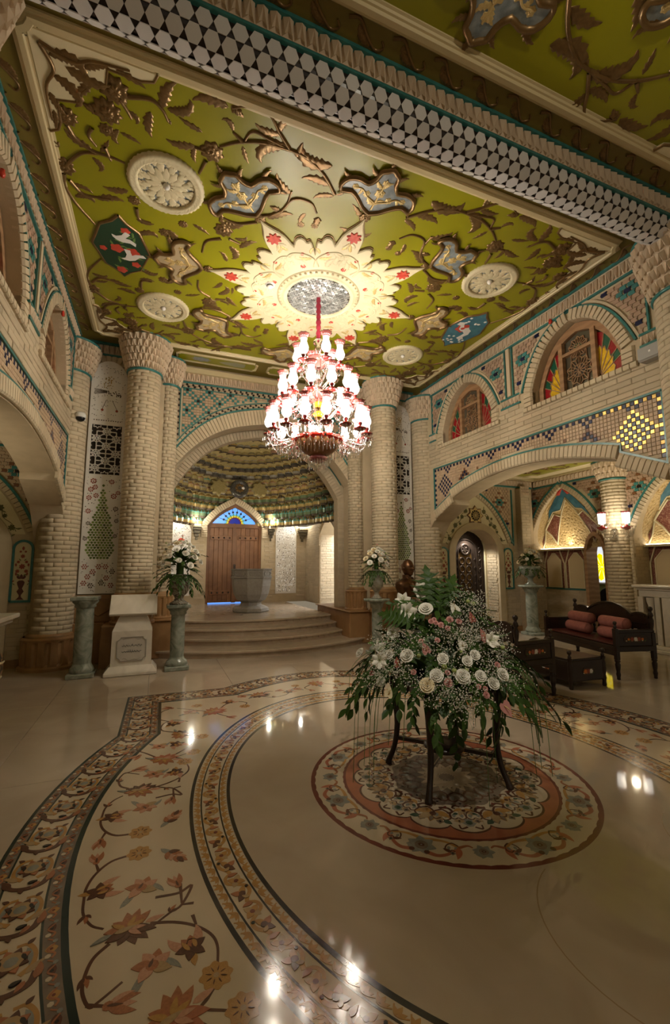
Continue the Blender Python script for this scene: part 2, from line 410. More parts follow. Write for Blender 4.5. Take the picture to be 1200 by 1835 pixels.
def strip(fr, pts, w, c0, c1, name, m, parent, closed=False):
    """flat raised band of width w along a polyline of a frame"""
    b = MB(); b.M = fr; P = list(pts)
    if closed:
        A = inset(P, 0); B = inset(P, w); n = len(P)
        for i in range(n):
            j = (i+1) % n
            q = [A[i], A[j], B[j], B[i]]; b.add([(x, y, c1) for x, y in q]+[(x, y, c0) for x, y in q], [(0,1,2,3),(0,4,5,1),(2,6,7,3)])
    else:
        A = offset_line(P, w/2); B = offset_line(P, -w/2); n = len(P); vs = []; fs = []
        for i in range(n): vs += [(*B[i], c0), (*B[i], c1), (*A[i], c1), (*A[i], c0)]
        for i in range(n-1):
            for k in range(3): fs.append([4*i+k, 4*i+4+k, 4*i+5+k, 4*i+1+k])
        fs += [[0, 1, 2, 3], [4*n-4+k for k in (3, 2, 1, 0)]]
        b.add(vs, fs)
    b.M = None
    return b.build(name, m, parent)
def zone(b, fr, ys, lo, hi, c0, c1, mi=0):
    """solid between two curves lo(y), hi(y) of a frame"""
    vs = []; fs = []; n = len(ys)
    for y in ys:
        l, h = lo(y), hi(y); vs += [(y, l, c0), (y, l, c1), (y, h, c1), (y, h, c0)]
    for i in range(n-1):
        for k in range(4): fs.append([4*i+k, 4*i+4+k, 4*i+4+(k+1) % 4, 4*i+(k+1) % 4])
    fs += [[0, 1, 2, 3], [4*n-1, 4*n-2, 4*n-3, 4*n-4]]
    old = b.M; b.M = fr; b.add(vs, fs, mi); b.M = old
def lin(a, b, n): return [a+(b-a)*i/n for i in range(n+1)]
def ptarch(d, hw, zs, za, k=.25):
    t = min(1, abs(d)/hw); return zs+(za-zs)*(1-k*t-(1-k)*t**3.2)
def arch_pts(ac, hw, zs, za, n=24, foot=None, k=.25):
    """outline of a pointed arch from the left foot over the apex to the right foot"""
    P = [(ac-hw*cos(pi*i/(2*n)), ptarch(hw*cos(pi*i/(2*n)), hw, zs, za, k)) for i in range(n+1)]
    P += [(2*ac-a, z) for a, z in P[-2::-1]]
    if foot is not None: P = [(ac-hw, foot)]+P+[(ac+hw, foot)]
    return P
def round_pts(ac, hw, zs, foot=None, n=16, k=1.0):
    P = [(ac-hw*cos(pi*i/n), zs+hw*k*sin(pi*i/n)) for i in range(n+1)]
    return ([(ac-hw, foot)]+P+[(ac+hw, foot)]) if foot is not None else P

# ------------------------------------------------------------------ floor
b = MB(); b.box(-6, 11, -3, 14, -.20, -.012); floor = struct(b.build('floor', M['floorb']))
slab = []
for i in range(-3, 6):
    for j in range(0, 9):
        slab.append((-1.53+i*1.0, .33+j*1.0))
for x, y in slab:
    b = MB(); b.bbox(x-.4985, x+.4985, y-.4985, y+.4985, -.012, 0, .0012); b.build('marble_slab', M['floorm'], floor)
for i in range(6, 11):
    for j in range(0, 9):
        x, y = -1.53+i*1.0, .33+j*1.0
        b = MB(); b.bbox(x-.4985, x+.4985, y-.4985, y+.4985, -.012, 0, .0012); b.build('marble_slab', M['floorm'], floor)
b = MB(); b.box(-6, 11, -3, -.17, -.012, 0); o = b.build('marble_field', M['floorm'], floor)

# ------------------------------------------------------------------ side walls of the hall
def za_main(y):
    d = abs(y-YC)
    return 3.24-.094*d*d if d < 1.70 else 2.87-(d-1.70)*.47
def hall_wall(s):
    side = 'right' if s > 0 else 'left'
    fr = frame((XC+s*HW, 0, 0), (0, 1, 0), (0, 0, 1), (-s, 0, 0))
    b = MB(); T = .42
    cut = lambda y: za_main(y)-.19
    zone(b, fr, [2.4, 3.02], lambda y: 0, lambda y: 3.9, -T, 0)
    zone(b, fr, lin(7.58, 8.3, 6), lambda y: 2.43-.95*(y-7.58)-.5*(y-7.58)**2, lambda y: 3.9, -T, 0)
    ys = sorted(lin(3.02, 7.58, 72)+[YC-1.699, YC-1.701, YC+1.699, YC+1.701])
    zone(b, fr, ys, cut, lambda y: 3.9, -T, 0)
    WC = (4.2, 6.5); hw = .70
    edges = [2.4, WC[0]-hw, WC[0]+hw, WC[1]-hw, WC[1]+hw, 8.3]
    for i in (0, 2, 4): zone(b, fr, [edges[i], edges[i+1]], lambda y: 3.9, lambda y: H+.1, -T, 0)
    for wc in WC:
        zone(b, fr, lin(wc-hw, wc+hw, 28), lambda y: ptarch(y-wc, hw, 4.18, 4.93), lambda y: H+.1, -T, 0)
    wall = struct(b.build('wall_'+side, M['plaster']))
    vis = s > 0
    # brick courses between the tiled panel and the sills
    bk = courses(fr, 2.9, 7.7, 3.53, 3.90, lambda a, z, l, q: True, ch=.0735, bl=.34, d=.014, seed=3)
    bk += courses(fr, 2.9, 7.7, 3.90, 4.07, lambda a, z, l, q: min(abs(a-4.2), abs(a-6.5)) > .9, ch=.085, bl=.22, d=.014, seed=4)
    pieces(wall, 'brick', bk)
    # sill bricks under each window
    pieces(wall, 'sill_brick', [(pm(fr, wc-.86+i*.0885, 3.895, 0, .08, .075, .05), 'brick2') for wc in WC for i in range(20)])
    # window arches: rounded ring of bricks on edge
    for wc in WC:
        pts = arch_pts(wc, .70, 4.18, 4.93, 20, 3.94)
        rb = ring_pieces(fr, pts, .17, .07, -.05, .085, 'brick2')
        pieces(wall, 'arch_brick', rb, limit=90)
        strip(fr, arch_pts(wc, .90, 4.20, 5.08, 20), .028, 0, .03, 'teal_band', M['teal'], wall)
        strip(fr, arch_pts(wc, .945, 4.20, 5.13, 20), .03, 0, .022, 'stone_band', M['brick2'], wall)
    # tiled spandrels
    tl = []
    def inside(a, z):
        if z > 5.03 or a < 3.18 or a > 7.52: return False
        if abs(a-5.35) < .11: return False
        return all(abs(a-wc) > .965 or z > ptarch(a-wc, .965, 4.22, 5.17) for wc in WC)
    cen = [(3.32, 4.86), (5.05, 4.72), (5.66, 4.72), (7.3, 4.80)]
    one = [(3.3, 4.36), (5.15, 4.36), (5.55, 4.36), (7.42, 4.36), (3.62, 4.99), (4.78, 4.99), (5.92, 4.99), (7.02, 4.98)]
    tw, th = .10, .06
    for i in range(int(4.6/tw)):
        for j in range(14):
            a = 3.15+i*tw+(j % 2)*tw*.5; z = 4.27+j*th
            if not inside(a, z): continue
            mk = 'tpink'
            for cx, cz_ in cen:
                j0 = round((cz_-4.27)/th); i0 = round((cx-3.15-(j0 % 2)*tw*.5)/tw); u, v = 2*(i-i0)+(j % 2)-(j0 % 2), j-j0
                if (abs(u), abs(v)) in ((2, 0), (1, 1)): mk = 'tteal'
                if u == 0 and v == 0: mk = 'tblue'
            for cx, cz_ in one:
                if abs(a-cx) < tw*.5 and abs(z-cz_) < th*.5: mk = 'tblue'
            tl.append((pm(fr, a, z, 0, tw-.005, th-.005, .014), mk))
    pieces(wall, 'spandrel_tile', tl, shape='wave')
    # teal lines that frame the spandrels
    for a, q in ((2.95, 3.26), (5.14, 5.56), (7.44, 7.66)):
        strip(fr, [(a, 4.22), (q, 4.22)], .028, 0, .028, 'teal_band', M['teal'], wall)
        strip(fr, [(a, 4.075), (q, 4.075)], .028, 0, .028, 'teal_band', M['teal'], wall)
        pieces(wall, 'carved_stud', [(pm(fr, x, 4.148, 0, .085, .11, .05), 'stone') for x in lin(a+.05, q-.05, max(1, int((q-a)/.1)))], shape='stud')
    for a in (3.14, 5.27, 5.43, 7.54):
        strip(fr, [(a, 4.24), (a, 5.05)], .022, 0, .028, 'teal_band', M['teal'], wall)
    strip(fr, [(5.35, 4.24), (5.35, 5.05)], .075, 0, .035, 'brick_pilaster', M['brick2'], wall)
    # cornice
    strip(fr, [(2.7, 5.065), (7.9, 5.065)], .03, 0, .03, 'teal_band', M['teal'], wall)
    strip(fr, [(2.7, 5.175), (7.9, 5.175)], .19, 0, .016, 'cornice_bed', M['stone'], wall)
    pieces(wall, 'carved_stud', [(pm(fr, x, 5.17, .012, .085, .15, .045), 'stone') for x in lin(2.75, 7.85, 56)], shape='stud')
    strip(fr, [(2.7, 5.285), (7.9, 5.285)], .03, 0, .05, 'teal_band', M['teal'], wall)
    # main arch: bricks on edge and the framed field of glazed squares
    ypts = sorted(lin(3.03, 7.57, 60)+[YC-1.7, YC+1.7]); ap = [(y, za_main(y)) for y in lin(3.03, YC-1.7001, 12)]+[(y, za_main(y)) for y in lin(YC-1.6999, YC+1.6999, 44)]+[(y, za_main(y)) for y in lin(YC+1.7001, 7.57, 12)]
    segs = (ap[:13], ap[13:58], ap[58:])
    rb = []
    for sg in segs: rb += ring_pieces(fr, sg, .175, .072, 0, .05, 'brick2', side=-1)
    pieces(wall, 'arch_brick', rb)
    pan = [(3.07, 3.48)]+[(3.07, 2.70)]+[(y, z+.015) for y, z in ap[1:-1]]+[(7.53, 2.66), (7.53, 3.48)]
    strip(fr, pan, .026, 0, .026, 'teal_band', M['teal'], wall)
    strip(fr, [(3.057, 3.48), (7.543, 3.48)], .026, 0, .026, 'teal_band', M['teal'], wall)
    ts = .0505; sq = []
    gold = (lambda a: a < 3.95) if s > 0 else (lambda a: False)
    n = int(4.44/ts)
    for i in range(n):
        a = 3.085+(i+.5)*4.43/n
        for j in range(17):
            z = 3.462-(j+.5)*ts
            if z < za_main(a)+.055 and z < za_main(a)+.055: continue
            mk = 'tbuff'; e = min(i, n-1-i)
            dark = 'tblue'
            if j == 0 and i % 2 == 0: mk = dark
            if e == 0 and j % 2 == 0: mk = dark
            h = abs(i % 12-6)
            if h+j <= 3 and j: mk = dark if (h+j) % 2 == 0 else mk
            for ci, cj, rr in ((6, 7, 5), (n-7, 7, 5)):
                u, v = abs(i-ci), abs(j-cj)
                if u+v <= rr and (u+v) % 2 == 0: mk = dark
                elif u+v <= rr and gold(a): mk = 'tgold'
            for ci, cj, rr in ((18, 6, 3), (n-19, 6, 3), (25, 5, 1), (n-26, 5, 1)):
                u, v = abs(i-ci), abs(j-cj)
                if u+v <= rr: mk = dark if (u+v) % 2 == 0 else 'tbrown'
            if gold(a) and j == 0 and i % 2 == 1: mk = 'tgold'
            if gold(a) and e == 0 and j % 2 == 1: mk = 'tgold'
            sq.append((pm(fr, a, z, 0, 4.43/n-.004, ts-.004, .012), mk))
    pieces(wall, 'glazed_tile', sq, limit=300, shape='tile')
    return wall
wall_right = hall_wall(1); wall_left = hall_wall(-1)

# ------------------------------------------------------------------ windows of the upper wall
def upper_window(s, wc, num, kinds):
    fr = frame((XC+s*HW, 0, 0), (0, 1, 0), (0, 0, 1), (-s, 0, 0))
    w = empty('window_%d' % num, (0, 0, 0)); struct(w)
    out = arch_pts(wc, .69, 4.18, 4.92, 16, 3.91); inn = arch_pts(wc, .61, 4.18, 4.80, 16, 3.97)
    b = MB(); b.M = fr; n = len(out)
    for i in range(n):
        j = (i+1) % n; q = [out[i], out[j], inn[j], inn[i]]
        b.add([(x, y, -.12) for x, y in q]+[(x, y, -.20) for x, y in q], [(0,1,2,3),(3,2,6,7),(0,4,5,1)])
    b.build('window_frame', M['wood2'], w)
    b = MB(); b.M = fr
    for a in (wc-.26, wc+.26): b.box(a-.034, a+.034, 3.95, ptarch(a-wc, .61, 4.18, 4.80)+.02, -.19, -.10)
    b.box(wc-.26, wc+.26, 4.50, 4.545, -.19, -.105)
    b.build('mullion', M['wood2'], w)
    # lattice and panes: a big rosette in the middle light, half rosettes at the sides
    lat = MB(); lat.M = fr; pan = {}
    def pane(poly, mk):
        q = pan.setdefault(mk, []); q.append(poly)
    def bar(p, q, r=.006):
        d = Vector(q)-Vector(p); l = d.length; nn = Vector((-d.y, d.x))/max(l, 1e-6)*r
        P = [Vector(p)+nn, Vector(q)+nn, Vector(q)-nn, Vector(p)-nn]; lat.prism([tuple(x) for x in P], -.165, -.145)
    top = lambda a: ptarch(a-wc, .61, 4.18, 4.80)
    for sgn, mkc in ((-1, kinds[0]), (1, kinds[1])):
        cx, cy = wc+sgn*.285, 4.0
        N = 5; ri, ro = .21, .34
        for k in range(N):
            t0, t1 = pi/2*k/N*1.0, pi/2*(k+1)/N
            P = lambda r, t: (cx+sgn*r*cos(t)*1.0, cy+r*sin(t)*1.9)
            def clip(p): return (max(wc-.60, min(wc+.60, p[0])), min(top(p[0]), p[1]))
            pane([P(.03, t0), clip(P(ri, t0)), clip(P(ri*1.12, (t0+t1)/2)), clip(P(ri, t1))], mkc)
            pane([clip(P(ri, t0)), clip(P(ro, t0)), clip(P(ro, t1)), clip(P(ri, t1)), clip(P(ri*1.12, (t0+t1)/2))], ('gr', 'gg')[k % 2])
            bar(P(.03, t0), clip(P(ro, t0))); bar(clip(P(ri, t0)), clip(P(ri*1.12, (t0+t1)/2)), .005); bar(clip(P(ri*1.12, (t0+t1)/2)), clip(P(ri, t1)), .005)
        q = [(wc+sgn*a, min(top(wc+sgn*a), 4.75)) for a in lin(.29, .60, 8)]
        pane([(wc+sgn*.285, 3.97)]+[(wc+sgn*.60, 3.97)]+q[::-1], 'gk')
    def rosette(cx, cy, r1, r2, N, mk_in, mk_out):
        for k in range(N):
            t0, t1, tm = 2*pi*k/N, 2*pi*(k+1)/N, 2*pi*(k+.5)/N
            P = lambda r, t: (cx+r*cos(t), cy+r*sin(t))
            pane([P(.01, t0), P(r1, t0), P(r1*1.2, tm), P(r1, t1)], mk_in)
            bar(P(0, t0), P(r1, t0)); bar(P(r1, t0), P(r1*1.2, tm), .005); bar(P(r1*1.2, tm), P(r1, t1), .005)
            bar(P(r1*1.2, tm), P(r2, tm)); bar(P(r1, t0), P(r2*.8, t0), .004)
            bar(P(r2*.8, t0), P(r2, tm), .005); bar(P(r2, tm), P(r2*.8, t1), .005)
    rosette(wc, 4.23, .085, .21, 10, 'gb' if False else 'dark', 'gk')
    rosette(wc, 4.57, .06, .16, 10, 'gg', 'gk')
    pane([(wc-.25, 3.97), (wc+.25, 3.97), (wc+.25, 4.50), (wc-.25, 4.50)], 'gk')
    pane([(wc-.25, 4.54), (wc+.25, 4.54), (wc+.25, top(wc+.25)), (wc, top(wc)-.005), (wc-.25, top(wc-.25))], 'gk')
    for a in lin(wc-.24, wc+.24, 4): bar((a, 3.97), (a, 4.5), .004)
    lat.build('pane_lattice', M['wood2'], w)
    for mk, polys in pan.items():
        for p in polys:
            if abs(area2(p)) < 2e-4: continue
            b = MB(); b.M = fr; b.prism(p, -.162 if mk != 'gk' else -.172, -.152 if mk != 'gk' else -.166)
            b.build('glass_pane', M[mk], w)
    # dark sheet closing the opening behind the panes
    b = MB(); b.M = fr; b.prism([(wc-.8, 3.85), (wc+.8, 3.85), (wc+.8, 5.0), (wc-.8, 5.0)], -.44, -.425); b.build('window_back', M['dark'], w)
    return w
upper_window(1, 4.2, 1, ('gy', 'gy')); upper_window(1, 6.5, 2, ('gr', 'gr'))
upper_window(-1, 6.5, 3, ('gr', 'gr')); upper_window(-1, 4.2, 4, ('gy', 'gy'))

# ------------------------------------------------------------------ columns
def curved_brick(r, da, h, d, mk):
    b = MB(); k = 4; vs = []; fs = []
    for i in range(k+1):
        a = -da/2+da*i/k; ai = a*.97
        vs += [(r*cos(a), r*sin(a), -h/2), ((r+d*.6)*cos(a), (r+d*.6)*sin(a), -h/2), ((r+d)*cos(ai), (r+d)*sin(ai), -h*.45), ((r+d)*cos(ai), (r+d)*sin(ai), h*.45), ((r+d*.6)*cos(a), (r+d*.6)*sin(a), h/2), (r*cos(a), r*sin(a), h/2)]
    for i in range(k):
        for j in range(5): fs.append([6*i+j, 6*i+6+j, 6*i+7+j, 6*i+1+j])
    fs += [[0, 1, 2, 3, 4, 5], [6*k+j for j in (5, 4, 3, 2, 1, 0)]]
    b.add(vs, fs, 0, True)
    me = b.mesh('curved_brick', M[mk]); return me
def brick_shaft(parent, x, y, r, z0, z1, ch=.06, bl=.24, mk='brick', limit=300, view=1.75, lod=1.0, face=None):
    b = MB(); b.lathe([(r-.004, z0), (r-.004, z1)], 28, (x, y, 0)); b.build('core', M['mortar'], parent)
    nb = max(6, round(2*pi*r/bl)); n = round((z1-z0)/ch); h = (z1-z0)/n; da = 2*pi/nb
    me = curved_brick(r-.006, da-.005/r, h-.004, .0105, mk)
    cam_a = atan2(EYE.y-y, EYE.x-x) if face is None else face; its = []; rr = random.Random(int(x*100))
    for i in range(n):
        off = (i % 2)*.5*da+rr.uniform(-.1, .1)*da
        for j in range(nb):
            a = off+j*da; dd = (a-cam_a+pi) % (2*pi)-pi
            if abs(dd) < view:
                its.append(Matrix.Translation((x, y, z0+(i+.5)*h)) @ Matrix.Rotation(a, 4, 'Z') @ Matrix.Diagonal((1+rr.uniform(-.006, .006), 1, 1, 1)))
    its.sort(key=lambda m: (m.translation-EYE).length_squared)
    for m in its[:limit]: place(me, 'brick', parent, m)
    if its[limit:]:
        b = MB()
        for m in its[limit:]:
            b.M = m; b.add([v.co for v in me.vertices], [list(p.vertices) for p in me.polygons], 0, True)
        b.M = None; o = b.build('brick_field', M[mk], parent); o['kind'] = 'stuff'
def capital(parent, x, y, r, z0, z1, r2, tiers=5, n=26, limit=300, view=1.8, face=None):
    b = MB(); prof = [(r, z0)]+[(r+(r2-r)*(i/tiers)**.85, z0+(z1-z0-.03)*i/tiers) for i in range(1, tiers+1)]+[(r2, z1)]
    b.lathe(prof, 28, (x, y, 0)); b.build('capital', M['stone'], parent)
    b = MB(); b.lathe([(r+.012, z0-.02), (r+.03, z0-.012), (r+.03, z0+.012), (r+.012, z0+.02)], 28, (x, y, 0)); b.build('teal_ring', M['teal'], parent)
    b = MB(); b.lathe([(r2, z1-.03), (r2+.02, z1-.024), (r2+.02, z1), (r2-.05, z1)], 28, (x, y, 0)); b.build('teal_ring', M['teal'], parent)
    cam_a = atan2(EYE.y-y, EYE.x-x) if face is None else face; its = []
    for t in range(tiers):
        th = (z1-z0-.05)/tiers; z = z0+.02+(t+.5)*th; rr = r+(r2-r)*((t+.5)/tiers)**.85; w = 2*pi*rr/n
        for j in range(n):
            a = (j+.5*(t % 2))*2*pi/n; dd = (a-cam_a+pi) % (2*pi)-pi
            if abs(dd) > view: continue
            fr = frame((x+rr*cos(a), y+rr*sin(a), z), (-sin(a), cos(a), 0), (0, 0, 1), (cos(a), sin(a), 0))
            its.append((pm(fr, 0, 0, -.01, w*.86, th*.95, .06), 'stone'))
    pieces(parent, 'carved_stud', its, limit=limit, shape='stud')
def pedestal(parent, x, y, r, z0, z1, name='fluted_base'):
    """ribbed drum of honey-coloured stone"""
    h = z1-z0; n = 14
    b = MB(); wob = lambda a, z: 1+(.035*(1 if sin(a*n) > -.2 else -1) if .18*h < z-z0 < .86*h else 0)
    b.lathe([(r*1.10, z0), (r*1.10, z0+.08*h), (r*1.02, z0+.13*h), (r*1.0, z0+.2*h), (r*1.0, z0+.84*h), (r*1.04, z0+.88*h), (r*1.06, z0+.94*h), (r*.98, z1)], 84, (x, y, 0), smooth=False, wob=wob)
    b.build(name, M['trav'], parent)
def big_column(name, x, y, r, zb, zc, ztop, r2, label, ped=None, **k):
    c = thing(name, label, 'column'); c['kind'] = 'structure'
    brick_shaft(c, x, y, r, zb, zc, **{a: v for a, v in k.items() if a in ('ch', 'bl', 'mk', 'limit', 'face', 'view')})
    capital(c, x, y, r, zc, ztop, r2, n=k.get('n', 26), limit=k.get('climit', 300), tiers=k.get('tiers', 5), face=k.get('face'))
    b = MB(); b.lathe([(r+.03, zb-.05), (r+.035, zb-.02), (r+.01, zb+.015), (r, zb+.02)], 28, (x, y, 0)); b.build('base_ring', M['trav'], c)
    if ped: pedestal(c, x, y, *ped)
    return c
big_column('column', XC-2.27, 7.80, .255, 1.08, 4.72, H, .40, 'thick brick column with a flared carved capital behind the white marble stele', (.30, .62, 1.04))
big_column('column', XC+2.27, 7.82, .255, 1.08, 4.72, H, .40, 'thick brick column with a flared carved capital behind the bronze bust', (.30, .62, 1.04))
big_column('column', XC-1.87, 8.28, .155, 1.06, 4.74, 5.24, .25, 'thin brick column at the end of the arch with blue tilework, by the tall white grille with a bird', (.215, .62, 1.03), n=18, climit=70)
big_column('column', XC+1.84, 8.28, .155, 1.06, 4.74, 5.24, .25, 'thin brick column beside the bright narrow doorway to the right of the steps', (.215, .62, 1.03), n=18, climit=70)
for s in (-1, 1):
    big_column('column', XC+s*3.40, 8.0, .29, .50, 4.62, 5.12, .42,
               'round brick corner column carrying the small white dome camera' if s < 0 else 'round brick corner column between the bust and the carved metal door',
               (.36, 0, .47), limit=300, climit=90, face=-pi/2-s*pi/4, view=1.5, ch=.066)
    big_column('column', XC+s*3.32, 2.74, .30, .0, 4.45, 5.12, .46,
               'round brick column under the right end of the mosaic beam' if s > 0 else 'round brick column under the left end of the mosaic beam, outside the view',
               limit=120 if s > 0 else 0, climit=120 if s > 0 else 0, face=pi/2+s*pi/4, ch=.066)

# ------------------------------------------------------------------ the beam with its white and black mosaic
bm_r = .15; bm_y = 2.75
b = MB(); pr = [(bm_r*cos(pi+pi*i/20), bm_r*sin(pi+pi*i/20)) for i in range(21)]
vs = []; fs = []; xa, xb = XC-HW-.05, XC+HW+.05; zc = 5.11
P = [(bm_y-bm_r, H+.1)]+[(bm_y+p[0], zc+p[1]) for p in pr]+[(bm_y+bm_r, H+.1)]
for x in (xa, xb): vs += [(x, y, z) for y, z in P]
n = len(P); fs = [[i, i+1, n+i+1, n+i] for i in range(n-1)]+[list(range(n))[::-1], list(range(n, 2*n))]
b.add(vs, fs); beam = tag(struct(b.build('mosaic_beam', M['tblack'])), 'rounded ceiling beam faced with white hexagon and black triangle mosaic', 'beam')
hx = []; sp = .118; a_r = sp/2
bh = MB(); bh.prism([(.5*cos(pi/3*k)*.97, .5*sin(pi/3*k)*.97) for k in range(6)], 0, 1, bevel=.05, cap0=False)
hex_me = bh.mesh('hexagon_tile', [mat('mosaic_white', (.62,.60,.60), .28, var=.10)])
rows = []
arc = pi*bm_r
nrow = 5
its = []
for j in range(nrow):
    t = (j+.5)/nrow; a = pi+pi*t
    for i in range(int((xb-xa)/sp)+1):
        x = xa+(i+.5*(j % 2))*sp
        if x > xb-.03: continue
        fr = frame((x, bm_y+bm_r*cos(a), zc+bm_r*sin(a)), (1, 0, 0), (0, -sin(a), cos(a)), (0, cos(a), sin(a)))
        its.append(fr @ Matrix.Diagonal((sp*1.0, sp*1.0, .007, 1)))
its.sort(key=lambda m: (m.translation-EYE).length_squared)
for m in its[:300]: place(hex_me, 'mosaic_tile', beam, m)
b = MB()
for m in its[300:]: b.M = m; b.add([v.co for v in hex_me.vertices], [list(p.vertices) for p in hex_me.polygons])
b.M = None; o = b.build('mosaic_tile_field', hex_me.materials[0], beam); o['kind'] = 'stuff'
for yy, s in ((bm_y-bm_r, -1), (bm_y+bm_r, 1)):
    fr = frame((0, yy, 0), (1, 0, 0), (0, 0, 1), (0, s, 0))
    strip(fr, [(xa, 5.125), (xb, 5.125)], .026, 0, .03, 'teal_band', M['teal'], beam)
    strip(fr, [(xa, 5.285), (xb, 5.285)], .03, 0, .075, 'teal_band', M['teal'], beam)
    strip(fr, [(xa, 5.205), (xb, 5.205)], .14, 0, .03, 'cornice_bed', M['stone'], beam)
    if s < 0:
        pieces(beam, 'carved_stud', [(pm(fr, x, 5.205, .025, .085, .13, .06), 'stone') for x in lin(xa+.1, xb-.1, 72)], shape='stud')

# ------------------------------------------------------------------ ceilings
fc = frame((XC, 5.45, H), (1, 0, 0), (0, 1, 0), (0, 0, -1))
b = MB(); b.box(XC-HW-.1, XC+HW+.1, 2.85, 8.45, H, H+.15); ceiling = struct(b.build('ceiling', M['olive2']))
b = MB(); b.box(XC-HW-.1, XC+HW+.1, -2.2, 2.65, H, H+.15); ceiling2 = struct(b.build('ceiling', M['olive2']))
def notch(x, y, r=.10, n=4):
    """outline of a panel with concave corners, counter-clockwise"""
    P = []
    for sx, sy, a0 in ((1, -1, pi), (1, 1, -pi/2), (-1, 1, 0), (-1, -1, pi/2)):
        for k in range(n+1):
            a = a0-pi/2*k/n
            P.append((sx*x+r*cos(a), sy*y+r*sin(a)))
    return P
def ceil_panel(fr, parent, hx, hy, field='green'):
    b = MB(); b.M = fr; b.prism(notch(hx-.1, hy-.1, .09), 0, .012); b.build('painted_field', M[field], parent)
    b = MB(); b.M = fr; prof = [(0, 0), (0, .018), (.012, .03), (.03, .03), (.036, .05), (.075, .055), (.085, .036), (.10, .036), (.108, .022), (.125, .02), (.13, .0)]
    loops = [[(x, y, c) for x, y in inset(notch(hx, hy, .10), d)] for d, c in prof]; n = len(loops[0])
    for l in range(len(loops)-1):
        b.add(loops[l]+loops[l+1], [(i, (i+1) % n, n+(i+1) % n, n+i) for i in range(n)])
    b.M = None; b.build('moulding', M['creamm'], parent)
ceil_panel(fc, ceiling, 3.07, 2.30)
fn = frame((XC, .05, H), (1, 0, 0), (0, -1, 0), (0, 0, -1))
ceil_panel(fn, ceiling2, 3.07, 2.30)
# small panels over the arch
f2 = frame((XC, 8.1, H), (1, 0, 0), (0, 1, 0), (0, 0, -1))

# relief ornaments
def leaf_mesh(W, lobes, curl, h, mk='gold', n=20, bulge=.75):
    b = MB(); vs = []; fs = []; p = Vector((0, 0)); a = -curl*.35; st = 1/n
    for i in range(n+1):
        t = i/n; a2 = a+curl*t*t
        w = W*max(.02, sin(pi*t**bulge))**.8*(1+.62*(((t*lobes) % 1)-.5))
        hh = h*(.25+.75*sin(pi*min(1, t*.9+.08)))
        nn = Vector((-sin(a2), cos(a2)))
        for u, c in ((-1, 0), (-.55, hh*.9), (0, hh*.35), (.55, hh*.9), (1, 0)):
            q = p+nn*(u*w); vs.append((q.x, q.y, c))
        p = p+Vector((cos(a2), sin(a2)))*st
    for i in range(n):
        for j in range(4): fs.append([5*i+j, 5*i+5+j, 5*i+6+j, 5*i+1+j])
    b.add(vs, fs, 0, True); return b.mesh('carved_leaf', M[mk])
def flower_mesh(n, mk='gold', rings=None, amp=.14, mats=None):
    b = MB(); R_ = rings or [(.0, .3), (.14, .26), (.2, .10), (.34, .24), (.55, .14), (.62, .06), (.85, .18), (1, .02), (1, 0)]
    m = n*4; vs = []; fs = []
    for k, (r, c) in enumerate(R_):
        for i in range(m):
            a = 2*pi*i/m; rr = r*(1+amp*cos(n*a)*(r > .3)); vs.append((rr*cos(a), rr*sin(a), c))
    for k in range(len(R_)-1):
        for i in range(m): fs.append([k*m+i, k*m+(i+1) % m, (k+1)*m+(i+1) % m, (k+1)*m+i])
    b.add(vs, fs, 0, True); return b.mesh('carved_flower', M[mk])
def stem_mesh(pts, r0=.018, r1=.011, mk='gold', k=5):
    P = smooth_path([Vector((x, y)) for x, y in pts], k); b = MB(); n = len(P)
    A = []; vs = []; fs = []
    for i in range(n):
        p = Vector(P[i][:2]); t = (Vector(P[min(i+1, n-1)][:2])-Vector(P[max(i-1, 0)][:2])); t = t.normalized() if t.length else Vector((1, 0))
        nn = Vector((-t.y, t.x)); r = r0+(r1-r0)*i/(n-1)
        for u, c in ((-1, 0), (-.6, 1.1), (.6, 1.1), (1, 0)): q = p+nn*u*r; vs.append((q.x, q.y, c*r))
    for i in range(n-1):
        for j in range(3): fs.append([4*i+j, 4*i+4+j, 4*i+5+j, 4*i+1+j])
    b.add(vs, fs, 0, True); return b.mesh('carved_stem', M[mk])
LEAF = [leaf_mesh(.17, 5, 1.0, .05), leaf_mesh(.15, 6, -1.1, .05), leaf_mesh(.13, 4, .3, .05), leaf_mesh(.16, 7, 2.4, .055)]
BUDM = leaf_mesh(.30, 3, .2, .16, bulge=.6)
FLW = [flower_mesh(8), flower_mesh(10, rings=[(0, .2), (.25, .34), (.4, .26), (.5, .12), (.75, .26), (1, .05), (1, 0)])]
CF=[(-1.64,-1.67,.10),(-2.43,-1.93,.11),(-2.5,-1.72,.11),(-2.83,-1.55,.09),(-2.52,-1.54,.06),(-2.94,-1.0,.10),(-1.41,-.74,.10),(-2.33,-.81,.06),(-1.84,-.66,.05),(-2.03,-.45,.06),(-.62,-1.14,.04),(-.47,-1.18,.04)]
